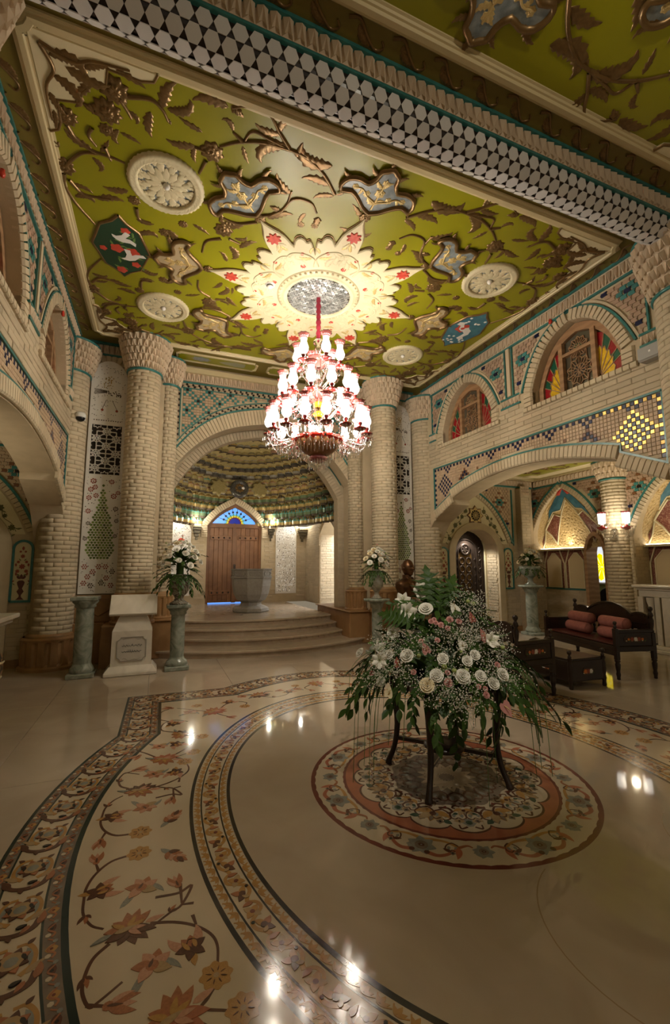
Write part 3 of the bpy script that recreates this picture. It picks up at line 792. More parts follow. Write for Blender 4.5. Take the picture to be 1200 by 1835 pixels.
CL=[(-1.56,-2.13,-1.82,-2.07),(-1.54,-2.15,-1.44,-2.1),(-1.74,-1.83,-1.92,-1.89),(-1.49,-1.94,-1.62,-1.99),(-1.79,-1.67,-2.02,-1.66),(-1.79,-1.66,-1.76,-1.51),(-1.39,-1.83,-1.31,-1.69),(-1.11,-2.08,-.96,-2.23),(-1.1,-2.06,-1.31,-2.09),(-1.01,-1.98,-1.17,-1.67),(-.95,-1.95,-.75,-1.87),(-.56,-1.95,-.91,-2.13),(-.51,-1.73,-.77,-1.7),(-.42,-1.63,-.59,-1.52),(-.84,-1.49,-1.01,-1.67),(-.89,-1.24,-.99,-1.26),(-.98,-1.09,-.75,-1.22),(-.62,-1.31,-.62,-1.15),(-.47,-1.31,-.46,-1.19),(-1.21,-.91,-1.5,-.96),(-2.07,-1.92,-1.96,-2.15),(-2.03,-1.93,-1.87,-2.12),(-2.03,-1.84,-2.0,-1.8),(-2.34,-1.79,-2.29,-1.67),(-2.16,-1.85,-2.14,-1.63),(-2.57,-1.68,-2.67,-1.72),(-2.41,-1.56,-2.26,-1.51),(-2.42,-1.58,-2.4,-1.42),(-2.66,-1.29,-2.84,-1.42),(-2.93,-1.21,-3.0,-1.28),(-2.59,-1.29,-2.52,-1.43),(-2.67,-1.2,-2.65,-1.04),(-2.38,-.92,-2.6,-.9),(-2.9,-.8,-2.73,-.74),(-2.68,-.69,-2.44,-.74),(-2.89,-.64,-2.7,-.59),(-2.32,-.55,-2.15,-.55),(-2.0,-.51,-2.0,-.26),(-1.74,-.7,-1.57,-.61),(-1.27,-.66,-1.15,-.76),(-1.19,-.52,-1.02,-.67),(-1.31,-.5,-1.28,-.26),(-1.88,-.46,-1.96,-.34),(-2.3,-.3,-2.07,-.3)]
CS=[[(-.42,-1.66),(-.6,-1.83),(-.81,-1.94),(-.98,-1.96),(-1.19,-1.99),(-1.33,-2.0),(-1.39,-1.86)],[(-.98,-1.96),(-1.21,-1.94),(-1.42,-1.86),(-1.58,-1.75)],[(-1.68,-1.56),(-1.73,-1.39)],[(-.99,-1.97),(-1.11,-2.08),(-1.24,-2.21),(-1.41,-2.2),(-1.53,-2.14)],[(-1.4,-1.88),(-1.49,-1.93)],[(-1.7,-1.66),(-1.79,-1.66)],[(-2.34,-1.91),(-2.16,-1.96),(-2.07,-1.91),(-2.02,-1.82)],[(-2.39,-1.87),(-2.34,-1.79),(-2.31,-1.73)],[(-2.83,-1.47),(-2.78,-1.36),(-2.66,-1.28),(-2.5,-1.27),(-2.39,-1.25)],[(-2.92,-1.01),(-2.76,-1.21),(-2.62,-1.26)],[(-2.94,-.92),(-2.96,-.76),(-2.9,-.56),(-2.75,-.3)],[(-2.91,-.85),(-2.8,-.71),(-2.55,-.74)],[(-2.55,-1.36),(-2.51,-1.23)],[(-2.63,-1.52),(-2.67,-1.43),(-2.62,-1.34)],[(-1.06,-1.1),(-.89,-1.21),(-.8,-1.44),(-.62,-1.47),(-.51,-1.36)],[(-.99,-1.12),(-.85,-1.3),(-.84,-1.53)],[(-1.08,-1.0),(-1.28,-.9),(-1.47,-.93),(-1.59,-1.01)],[(-1.42,-.6),(-1.57,-.49),(-1.6,-.28)],[(-1.33,-.63),(-1.2,-.59)],[(-2.31,-.72),(-2.29,-.57),(-2.17,-.55)]]
STM = [stem_mesh(s) for s in CS]
def ceil_ornament(fr, parent, quads, ymax=0):
    for sx, sy in quads:
        Q = fr @ Matrix.Diagonal((sx, sy, 1, 1)) @ Matrix.Translation((0, 0, .012))
        for k, (x0, y0, x1, y1) in enumerate(CL):
            l = hypot(x1-x0, y1-y0)*1.12; a = atan2(y1-y0, x1-x0)
            me = BUDM if l < .14 else LEAF[k % 4 if l < .26 else (3 if k % 2 else 0)]
            place(me, 'carved_leaf', parent, Q @ TRS((x0, y0, 0), a, (l, l*(1 if k % 3 else -1), l)))
        for x, y, r in CF: place(FLW[int(r*100) % 2], 'carved_flower', parent, Q @ TRS((x, y, 0), x*9, (r, r, r*.8)))
        for me in STM: place(me, 'carved_stem', parent, Q)
ceil_ornament(fc, ceiling, [(1, 1), (-1, 1), (1, -1), (-1, -1)])
ceil_ornament(fn, ceiling2, [(1, 1), (-1, 1)])
# centre-line sprays between the star and the moulding
for sy, fr, par in ((1, fc, ceiling), (-1, fc, ceiling), (1, fn, ceiling2)):
    Q = fr @ Matrix.Diagonal((1, sy, 1, 1)) @ Matrix.Translation((0, 0, .012))
    place(stem_mesh([(0, -.95), (-.03, -1.25), (.02, -1.55), (-.06, -1.85), (-.12, -2.05)]), 'carved_stem', par, Q)
    for k, (y, a, l) in enumerate(((-1.15, 3.6, .24), (-1.2, 5.6, .22), (-1.45, 3.8, .26), (-1.6, 5.4, .26), (-1.8, 4.0, .26), (-1.95, 5.2, .2))):
        place(LEAF[k % 3], 'carved_leaf', par, Q @ TRS((.0, y, 0), a, (l, l if k % 2 else -l, l)))
for sx, fr, par in ((1, fc, ceiling), (-1, fc, ceiling)):
    Q = fr @ Matrix.Diagonal((sx, 1, 1, 1)) @ Matrix.Translation((0, 0, .012))
    for k, (x, y, a, l) in enumerate(((-1.3, .22, 2.2, .2), (-1.3, -.22, 4.0, .2), (-1.15, .28, 1.5, .16), (-1.2, -.3, 4.6, .16))):
        place(LEAF[k % 3], 'carved_leaf', par, Q @ TRS((x, y, 0), a, (l, l, l)))
# carved frieze outside the moulding
SCR = stem_mesh([(-.17, .055), (-.09, .075), (0, .0), (.09, -.06), (.15, -.03), (.12, .01)], .013, .007)
def frieze(fr, parent, a0, a1, c, along, limit=None):
    n = max(1, round((a1-a0)/.36)); st = (a1-a0)/n
    for i in range(n):
        m = a0+(i+.5)*st; X = TRS((m, c, 0)) if along == 'x' else TRS((c, m, 0), pi/2)
        Q = fr @ X
        place(SCR, 'frieze_scroll', parent, Q @ Matrix.Diagonal((st/.36, 1, 1, 1)))
        place(LEAF[0], 'frieze_leaf', parent, Q @ TRS((-.08, .04, 0), -.5, (.17, .19, .2)))
        place(LEAF[1], 'frieze_leaf', parent, Q @ TRS((.07, -.05, 0), 2.6, (.17, .19, .2)))
frieze(fc, ceiling, -3.0, 3.0, -2.42, 'x'); frieze(fc, ceiling, -2.3, 2.3, -3.19, 'y'); frieze(fc, ceiling, -2.3, 2.3, 3.19, 'y')
frieze(fn, ceiling2, -3.0, 3.0, -2.40, 'x')
# corner spandrels
CORN = [(-2.97,-2.20),(-2.10,-2.20),(-2.13,-2.13),(-2.22,-2.10),(-2.46,-2.10),(-2.48,-1.97),(-2.58,-1.93),(-2.66,-1.84),(-2.70,-1.74),(-2.86,-1.70),(-2.87,-1.50),(-2.90,-1.42),(-2.97,-1.38)]
b = MB(); b.prism(CORN, 0, .03, bevel=.008); corn_me = b.mesh('corner_panel', M['cream'])
cl = [(-2.85,-2.05,.5,.30,3),(-2.75,-2.0,.0,.32,1),(-2.85,-1.9,1.2,.3,3),(-2.62,-2.04,-.3,.2,0),(-2.9,-1.75,1.0,.2,1),(-2.6,-1.95,2.4,.22,0),(-2.4,-2.12,.3,.22,2),(-2.9,-1.6,1.7,.18,2)]
corn_st = stem_mesh([(-2.9,-2.12),(-2.7,-2.06),(-2.55,-2.12),(-2.3,-2.15)], .018, .008); corn_st2 = stem_mesh([(-2.9,-2.12),(-2.84,-1.95),(-2.92,-1.78),(-2.93,-1.5)], .018, .008)
edge_me = stem_mesh(CORN[1:], .014, .014, k=1)
for fr, par, qs in ((fc, ceiling, [(1, 1), (-1, 1), (1, -1), (-1, -1)]), (fn, ceiling2, [(1, 1), (-1, 1)])):
    for sx, sy in qs:
        Q = fr @ Matrix.Diagonal((sx, sy, 1, 1)) @ Matrix.Translation((0, 0, .012))
        place(corn_me, 'corner_panel', par, Q); Q2 = Q @ Matrix.Translation((0, 0, .03))
        for me in (corn_st, corn_st2): place(me, 'carved_stem', par, Q2)
        place(edge_me, 'gilt_edge', par, Q @ Matrix.Translation((0, 0, .02)))
        for x, y, a, l, k in cl: place(LEAF[k], 'carved_leaf', par, Q2 @ TRS((x, y, 0), a, (l, l, l)))
# eight-pointed centre piece
half = [(0,1.50),(1,1.42),(2.5,1.345),(4.5,1.275),(6.3,1.19),(7.2,1.12),(7.8,1.06),(8.6,1.02),(9.6,1.05),(11,1.10),(13,1.13),(15,1.13),(16.5,1.10),(17.6,1.05),(18.4,1.045),(19.6,1.06),(20.6,1.04),(21.4,.98),(21.9,.92),(22.5,.86)]
def star(scale, grow=0):
    P = []
    for k in range(8):
        for sg, seq in ((-1, half[:0:-1]), (1, half[:-1])):
            for d, r in seq:
                a = radians(45*k+sg*d); P.append(((r*scale+grow)*cos(a), (r*scale+grow)*sin(a)))
    return P
b = MB(); b.M = fc; b.prism(star(1, .022), .012, .022); b.M = None; cp = b.build('star_outline', M['gold'], ceiling)
b = MB(); b.M = fc; b.prism(star(1), .022, .045, bevel=.012); b.M = None; cp = b.build('star_medallion', M['cream'], ceiling)
CREAML = [leaf_mesh(.2, 5, 1.1, .06, 'cream'), leaf_mesh(.16, 4, -1.2, .06, 'gold2')]
b = MB(); b.prism([(.075*(1+.22*cos(8*2*pi*i/48))*cos(2*pi*i/48), .075*(1+.22*cos(8*2*pi*i/48))*sin(2*pi*i/48)) for i in range(48)], 0, .012, bevel=.004); redbig = b.mesh('red_flower', M['redfl'])
st_me = stem_mesh([(.60, -.22), (.72, -.28), (.86, -.2), (.92, -.06), (.84, .04), (.76, -.04)], .012, .006, 'cream')
for k in range(8):
    Q = fc @ Matrix.Rotation(pi/4*k, 4, 'Z') @ Matrix.Translation((0, 0, .045))
    place(redbig, 'red_flower', cp, Q @ TRS((1.21, 0, 0)))
    for j, (r, a) in enumerate(((.27, 0), (.27, .8), (.27, -.8))): place(CREAML[0] if j else CREAML[1], 'painted_leaf', cp, Q @ TRS((1.12, 0, 0), pi+a*.9, (.12, .12, .2)))
    place(redbig, 'red_flower', cp, Q @ TRS((.66, .1, 0), 0, (.42, .42, .6))); place(redbig, 'red_flower', cp, Q @ TRS((.86, -.19, 0), 0, (.3, .3, .6))); place(redbig, 'red_flower', cp, Q @ TRS((.86, .19, 0), 0, (.3, .3, .6)))
    for sg in (1, -1):
        place(st_me, 'carved_stem', cp, Q @ Matrix.Diagonal((1, sg, 1, 1)))
        for j, (x, y, a, l) in enumerate(((.62, -.12, .3, .2), (.74, -.26, .9, .17), (.9, -.12, 2.4, .16), (.98, -.06, .2, .14), (.7, -.02, .0, .2), (.82, -.28, -.9, .12))):
            place(CREAML[j % 2], 'carved_leaf', cp, Q @ Matrix.Diagonal((1, sg, 1, 1)) @ TRS((x, y, 0), a, (l, l, l)))
b = MB(); b.M = fc; b.lathe([(.44, .02), (.44, .07), (.47, .09), (.50, .08), (.52, .055), (.55, .065), (.58, .045), (.58, .02)], 64); b.M = None; b.build('mirror_rim', M['cream'], cp)
b = MB()
b.M = fc
for k in range(48): a = 2*pi*k/48; b.sphere((.545*cos(a), .545*sin(a), .06), .020, 6, 4)
b.M = None; b.build('bead_row', M['cream'], cp)
b = MB(); b.M = fc; b.lathe([(.0, .05), (.45, .05)], 48); b.M = None; b.build('mirror_ground', M['dark'], cp)
mir = []
for i in range(-8, 9):
    for j in range(-12, 13):
        x, y = i*.056+(j % 2)*.028, j*.038
        if hypot(x, y) < .425:
            me = unit_mesh('tile', 'mirror'); tl = Matrix.Rotation(rnd.uniform(-.22, .22), 4, 'X') @ Matrix.Rotation(rnd.uniform(-.22, .22), 4, 'Y')
            mir.append(fc @ TRS((x, y, .05), rnd.uniform(-.25, .25)) @ tl @ Matrix.Diagonal((.05, .034, .012, 1)))
for m in mir: place(unit_mesh('tile', 'mirror'), 'mirror_piece', cp, m)
# pierced round rosettes
def rosette(x, y, par, fr, r=.36):
    Q = fr @ Matrix.Translation((x, y, .012))
    b = MB(); b.lathe([(0, .004), (r*.78, .004)], 40); o = b.build('rosette_ground', M['greyblue'], par, Q)
    b = MB(); b.lathe([(r*.74, 0), (r*.74, .03), (r*.80, .045), (r*.86, .03), (r*.90, .045), (r, .02), (r, 0)], 96, wob=lambda a, z: 1+.018*cos(40*a)); b.build('rosette_rim', M['cream'], o)
    o_m = []
    for k in range(12):
        for rr, l, off in ((.10, .46, 0), (.38, .40, .5)):
            a = 2*pi*(k+off)/12
            place(ROSP, 'rosette_petal', o, TRS((rr*r*cos(a), rr*r*sin(a), .006), a, (l*r, l*r*1.0, l*r)))
    for k in range(24):
        a = 2*pi*k/24; place(ROSP, 'rosette_petal', o, TRS((.60*r*cos(a), .60*r*sin(a), .01), a+.5, (.22*r, .25*r, .22*r)))
    b = MB(); b.sphere((0, 0, .02), .035, 10, 6); b.build('rosette_button', M['white'], o)
ROSP = leaf_mesh(.28, 3, .4, .12, 'cream', n=8, bulge=.9)
for sx in (-1, 1):
    for y in (-1.14, 1.12): rosette(sx*2.02, y, ceiling, fc)
# eight gilt shields on grey ground
sh = [(0,0),(.05,.10),(.13,.19),(.20,.30),(.17,.40),(.24,.43),(.33,.38),(.36,.27),(.34,.17),(.42,.11),(.50,.10),(.53,.05),(.56,0)]
SHP = sh+[(x, -y) for x, y in sh[-2:0:-1]]
b = MB(); b.prism(SHP, 0, .02); sh_me = b.mesh('shield_ground', M['greyblue'])
b = MB(); b.prism(SHP, 0, .02); sh_me2 = b.mesh('shield_ground', mat('shield_pale_ground', (.42,.33,.2), .4))
sh_ed = stem_mesh(SHP+[SHP[0]], .024, .024, k=2); YF = flower_mesh(6, 'gold2'); YL = leaf_mesh(.22, 4, 1.2, .1, 'gold2')
sh_in = stem_mesh([(.06,0),(.18,.0),(.30,0),(.44,0)], .012, .01, 'gold2'); sh_cu = stem_mesh([(.15,.0),(.2,.12),(.26,.2),(.25,.3)], .012, .008, 'gold2')
def shield(par, fr, k):
    a = pi/4*k; R0 = 1.50+(.02 if k % 2 else .03)
    Q = fr @ Matrix.Rotation(a, 4, 'Z') @ Matrix.Translation((R0+.05, 0, .012)) @ Matrix.Diagonal((1.0, .95, 1, 1))
    o = place(sh_me if k in (5, 6, 7) else sh_me2, 'gilt_shield', par, Q)
    U = Matrix.Translation((0, 0, .018))
    place(sh_ed, 'shield_edge', o, U)
    place(sh_in, 'shield_stem', o, U)
    for sg in (1, -1): place(sh_cu, 'shield_stem', o, U @ Matrix.Diagonal((1, sg, 1, 1)))
    for x, y, r in ((.27, 0, .055), (.22, .13, .04), (.22, -.13, .04), (.26, .28, .035), (.26, -.28, .035), (.40, 0, .035)): place(YF, 'shield_flower', o, U @ TRS((x, y, 0), 0, (r, r, r)))
    for x, y, an, l in ((.12, 0, .9, .13), (.12, 0, -.9, .13), (.33, 0, .8, .13), (.33, 0, -.8, .13), (.27, .2, 2.8, .1), (.27, -.2, -2.8, .1)): place(YL, 'shield_leaf', o, U @ TRS((x, y, 0), an, (l, l, l)))
    for x, y, an, l in ((.33, .30, 1.2, .18), (.33, -.30, -1.2, .18), (.52, 0, 0, .15), (.17, .36, 2.3, .12), (.17, -.36, -2.3, .12), (.44, .1, .9, .14), (.44, -.1, -.9, .14)): place(LEAF[0], 'shield_crest', o, U @ TRS((x, y, 0), an, (l, l, l)))
    place(FLW[0], 'carved_flower', par, fr @ Matrix.Rotation(a, 4, 'Z') @ TRS((1.50, 0, .02), 0, (.06, .06, .06)))
for k in range(8): shield(ceiling, fc, k)
shield(ceiling2, fn, 6); shield(ceiling2, fn, 7)
# two painted shields, birds with poppies and a blue one with a rose
def painted(x, mk, name):
    Q = fc @ Matrix.Translation((x, .0, .014))
    q = [(0,-.54),(.07,-.44),(.20,-.34),(.26,-.15),(.31,0),(.26,.15),(.20,.34),(.07,.44),(0,.54)]
    P = q+[(-a, c) for a, c in q[-2:0:-1]]
    b = MB(); b.prism(P, 0, .015); o = b.build(name, M[mk], ceiling, Q)
    place(stem_mesh(P+[P[0]], .016, .016, k=1), 'gilt_edge', o)
    return o, Matrix.Translation((0, 0, .016))
o, U = painted(-2.50, 'dkgreenp', 'bird_panel')
bird = [(0,0),(.05,.03),(.12,.035),(.20,.0),(.27,.02),(.26,-.03),(.18,-.06),(.13,-.05),(.16,-.14),(.10,-.17),(.08,-.08),(.03,-.03),(-.02,-.03)]
b = MB(); b.prism(bird, 0, .004); bird_me = b.mesh('white_bird', mat('bird_white', (.72,.70,.66), .5)); PF = flower_mesh(5, 'redfl', [(0, .1), (.3, .08), (.7, .06), (1, 0)])
for x, y, a, s in ((-.08, -.20, .3, .95), (.02, .18, -.5, 1.0)): place(bird_me, 'white_bird', o, U @ TRS((x, y, 0), a, (s, s, 1)))
for x, y, r in ((.12, .02, .075), (-.05, .0, .07), (.06, -.33, .05), (-.02, .40, .06), (.15, .24, .05), (-.2, .05, .04)): place(PF, 'poppy', o, U @ TRS((x, y, 0), 0, (r, r, .05)))
GL = leaf_mesh(.15, 3, .8, .03, 'leafp', n=8)
for k in range(16): place(GL, 'painted_leaf', o, U @ TRS((rnd.uniform(-.2, .2), rnd.uniform(-.4, .4), -.002), rnd.uniform(0, 6.3), (.11, .11, .1)))
o, U = painted(2.50, 'bluep', 'rose_panel')
place(PF, 'painted_rose', o, U @ TRS((-.07, -.05, 0), 0, (.11, .11, .05)))
WM = bird_me.materials[0]
b = MB(); b.prism([(0,0),(.06,.03),(.1,.1),(.08,.2),(.14,.24),(.1,.3),(.02,.28),(.03,.2),(.02,.12),(-.06,.08),(-.1,.0),(-.05,-.05)], 0, .004); dm = b.mesh('white_figure', WM)
for x, y, a in ((.05, -.05, .2), (.02, .02, 2.6)): place(dm, 'white_figure', o, U @ TRS((x, y, 0), a))
WF = flower_mesh(5, 'white', [(0, .1), (.4, .1), (1, 0)])
for k in range(20): place(WF, 'painted_blossom', o, U @ TRS((rnd.uniform(-.17, .17), rnd.choice((-1, 1))*rnd.uniform(.18, .38), 0), 0, (.022, .022, .04)))
# small framed panels over the arch
for xm, hw_, in ((-1.05, .72), (.62, .72)):
    Q = f2 @ Matrix.Translation((xm, -.02, 0)); q = notch(hw_, .155, .05)
    b = MB(); b.M = Q; b.prism(inset(q, .03), 0, .01); b.M = None; o = b.build('painted_field', M['green'], ceiling)
    place(stem_mesh(q+[q[0]], .022, .022, 'creamm', k=1), 'moulding', ceiling, Q)
    place(flower_mesh(8, 'greyblue', [(0, .05), (.5, .05), (1, 0)]), 'painted_flower', ceiling, Q @ TRS((-.3, 0, .01), 0, (.16, .085, .1)))
    b = MB(); b.prism([(0, 0), (.1, .05), (.3, .09), (.48, .07), (.48, -.07), (.3, -.09), (.1, -.05)], 0, .012); place(b.mesh('painted_cartouche', mat('cartouche_grey', (.34,.33,.22), .5)), 'painted_cartouche', ceiling, Q @ Matrix.Translation((.02, 0, 0)))

# ------------------------------------------------------------------ end wall of the hall: tall grilles beside the big arch
def fy(y): return frame((0, y, 0), (1, 0, 0), (0, 0, 1), (0, -1, 0))
ZP = .48                                # height of the platform behind the steps
b = MB()
for s in (-1, 1):
    a0, a1 = sorted((XC+s*1.95, XC+s*3.35)); zone(b, fy(8.14), [a0, a1], lambda y: 0, lambda y: H+.1, -.3, 0)
AW = 8.46
arch1 = lambda d: ptarch(d, 1.95, 2.95, 4.33)
xs = lin(-1.80, 1.80, 60)
zone(b, fy(AW), [XC+q for q in xs], lambda x: arch1(x-XC), lambda x: H+.1, -.35, 0)
for s in (-1, 1):
    a0, a1 = sorted((XC+s*1.80, XC+s*2.2)); zone(b, fy(AW), [a0, a1], lambda x: .5, lambda x: H+.1, -.35, 0)
arch2 = lambda d: ptarch(d, 1.78, 2.85, 4.20)
zone(b, fy(8.98), [XC+q for q in lin(-1.72, 1.72, 56)], lambda x: arch2(x-XC), lambda x: 5.0, -.22, 0)
for s in (-1, 1):
    a0, a1 = sorted((XC+s*1.72, XC+s*2.3)); zone(b, fy(8.98), [a0, a1], lambda x: ZP, lambda x: 5.0, -.22, 0)
zone(b, fy(8.84), [XC-2, XC+2], lambda x: 4.9, lambda x: 5.2, -.4, 0)
wall_back = struct(b.build('wall_back', M['plaster']))
fr = fy(8.14); it = []
for s in (-1, 1):
    a0, a1 = sorted((XC+s*2.2, XC+s*3.12))
    it += courses(fr, a0, a1, 1.06, 5.06, lambda a, z, l, q: not (abs(a-(XC+s*2.82)) < .36 and z < 4.98), ch=.0655, bl=.22, seed=21)
pieces(wall_back, 'brick', it)
for s in (-1, 1):
    ac = XC+s*2.82
    pieces(wall_back, 'arch_brick', ring_pieces(fr, round_pts(ac, .285, 4.66, 4.5, 14, 1.15), .20, .07, 0, .02, 'brick2'), limit=60)
    a0, a1 = sorted((XC+s*2.3, XC+s*3.15))
    strip(fr, [(a0, 5.11), (a1, 5.11)], .03, 0, .03, 'teal_band', M['teal'], wall_back); strip(fr, [(a0, 5.285), (a1, 5.285)], .03, 0, .1, 'teal_band', M['teal'], wall_back)
    pieces(wall_back, 'carved_stud', [(pm(fr, x, 5.20, .02, .09, .14, .06), 'stone') for x in lin(a0+.05, a1-.05, 8)], shape='stud')
    # honey stone dado with a raised diamond, and the blocks that carry the columns
    b = MB(); b.M = fr; b.bbox(a0-.03, a1+.05, .62, 1.05, 0, .06, .012); b.M = None; o = b.build('dado_panel', M['trav'], wall_back)
    b = MB(); b.M = fr; m = XC+s*2.78; b.prism([(m-.22, .835), (m, .70), (m+.22, .835), (m, .97)], .06, .085, bevel=.02); b.M = None; b.build('dado_diamond', M['trav'], wall_back)
    strip(fr, [(a0+.03, .69), (a1-.02, .69), (a1-.02, .99), (a0+.03, .99)], .02, .06, .075, 'dado_fillet', M['trav'], wall_back, closed=True)
    x0, x1 = sorted((XC+s*2.02, XC+s*2.68)); b = MB(); b.bbox(x0, x1, 7.50, 8.14, 0, .62, .012); b.build('plinth_block', M['trav'], wall_back)
    x0, x1 = sorted((XC+s*1.58, XC+s*2.02)); b = MB(); b.bbox(x0, x1, 8.02, 9.9, 0, .60, .012); b.build('plinth_block', M['trav'], wall_back)
    x0, x1 = sorted((XC+s*1.55, XC+s*2.04)); b = MB(); b.bbox(x0, x1, 7.99, 9.95, .60, .625, .006); b.build('plinth_slab', M['trav'], wall_back)
    x0, x1 = sorted((XC+s*2.68, XC+s*3.2)); b = MB(); b.bbox(x0, x1, 7.95, 8.14, 0, .62, .01); b.build('plinth_block', M['trav'], wall_back)
# bricks and tilework of the arch
fr = fy(AW)
pieces(wall_back, 'arch_brick', ring_pieces(fr, [(XC+d, arch1(d)) for d in lin(-1.82, 1.82, 48)], .29, .062, 0, .02, 'brick2'), limit=120)
fs_ = frame((0, AW, 0), (1, 0, 0), (0, 0, 1), (0, -1, 0))
strip(fr, [(XC+d, ptarch(d, 1.97, 3.25, 4.655)) for d in lin(-1.78, 1.78, 40)], .03, 0, .026, 'teal_band', M['teal'], wall_back)
strip(fr, [(XC+d, ptarch(d, 1.97, 3.36, 4.765)) for d in lin(-1.78, 1.78, 40)], .018, 0, .024, 'teal_band', M['teal'], wall_back)
strip(fr, [(XC-1.8, 4.96), (XC+1.8, 4.96)], .025, 0, .026, 'teal_band', M['teal'], wall_back)
strip(fr, [(XC-1.72, 4.85), (XC+1.72, 4.85)], .016, 0, .024, 'teal_band', M['teal'], wall_back)
for s in (-1, 1):
    strip(fr, [(XC+s*1.765, 3.7), (XC+s*1.765, 4.96)], .02, 0, .026, 'teal_band', M['teal'], wall_back); strip(fr, [(XC+s*1.665, 3.9), (XC+s*1.665, 4.85)], .016, 0, .024, 'teal_band', M['teal'], wall_back)
it = []; ts = .05
for i in range(-33, 34):
    for j in range(32):
        a = XC+i*ts; z = 4.82-j*ts
        d = abs(a-XC)
        if d > 1.65 or z < ptarch(d, 1.97, 3.36, 4.765)+.035: continue
        u, v = (i+j) % 8, (i-j) % 8
        mk = 'tteal' if (u in (0, 2) and v % 2 == 0) or (v in (0, 2) and u % 2 == 0) else 'tbuff'
        if u == 1 and v == 1: mk = 'tblack'
        it.append((pm(fr, a, z, 0, ts-.004, ts-.004, .012), mk))
pieces(wall_back, 'glazed_tile', it, shape='tile', limit=300)
it = []
dm_ = .056
def dia(a, z, k): it.append((pm(fr, a, z, 0, .052, .052, .013), 'tblack' if k % 2 else 'tbuff'))
for k in range(60):
    for r in (0, 1): dia(XC-1.7+k*dm_+(r*dm_*.5), 4.885+r*.036, k+r)
for k in range(66):
    d = -1.76+k*3.52/65
    for r in (0, 1): dia(XC+d, ptarch(d, 1.97, 3.25, 4.655)+.035+r*.038, k+r)
for s in (-1, 1):
    for k in range(19):
        for r in (0, 1): dia(XC+s*(1.735-r*.038), 4.86-k*.056-r*.028, k+r)
pieces(wall_back, 'border_tile', it, shape='diamond', limit=300)
strip(fr, [(XC-1.8, 5.07), (XC+1.8, 5.07)], .17, 0, .04, 'cornice_bed', M['stone'], wall_back)
pieces(wall_back, 'carved_stud', [(pm(fr, x, 5.07, .03, .085, .15, .06), 'stone') for x in lin(XC-1.72, XC+1.72, 40)], shape='stud')
strip(fr, [(XC-1.8, 5.17), (XC+1.8, 5.17)], .10, 0, .13, 'moulding', M['creamm'], wall_back)
# second arch ring and its jamb bricks
fr = fy(8.98)
pieces(wall_back, 'arch_brick', ring_pieces(fr, [(XC+d, arch2(d)) for d in lin(-1.72, 1.72, 40)], .17, .065, 0, .02, 'brick'), limit=60)
b = MB()
strip(fr, [(XC+d, ptarch(d, 1.96, 3.02, 4.40)) for d in lin(-1.8, 1.8, 40)], .014, 0, .024, 'teal_band', M['teal'], wall_back)
it = []
for s in (-1, 1):
    a0, a1 = sorted((XC+s*1.72, XC+s*1.9)); it += courses(fr, a0, a1, .75, 2.9, lambda a, z, l, q: True, ch=.0655, bl=.2, seed=31)
pieces(wall_back, 'jamb_brick', it, limit=90)

# tall pierced white grilles
def spokes(b, cx, cz, r, n, w, c0, c1, a0=0):
    for k in range(n):
        a = a0+2*pi*k/n; p = Vector((cos(a), sin(a))); q = Vector((-p.y, p.x))*w
        b.prism([tuple(Vector((cx, cz))+q), tuple(Vector((cx, cz))+p*r+q), tuple(Vector((cx, cz))+p*r-q), tuple(Vector((cx, cz))-q)], c0, c1, cap0=False)
def seg(b, p, q, w, c0, c1):
    d = Vector(q)-Vector(p); n = Vector((-d.y, d.x)).normalized()*w; p, q = Vector(p), Vector(q)
    b.prism([tuple(p+n), tuple(q+n), tuple(q-n), tuple(p-n)], c0, c1, cap0=False)
def blob(cx, cz, r, n=6, k=None):
    return [(cx+r*cos(2*pi*i/n+(k or 0)), cz+r*sin(2*pi*i/n+(k or 0))) for i in range(n)]
holes_dark = mat('grille_shadow', (.10,.075,.05), .8); holes_red = mat('grille_red_glass', (.30,.07,.04), .25); holes_green = mat('grille_green_glass', (.17,.25,.055), .12, var=.55); holes_gold = mat('grille_amber_glass', (.42,.28,.08), .2)
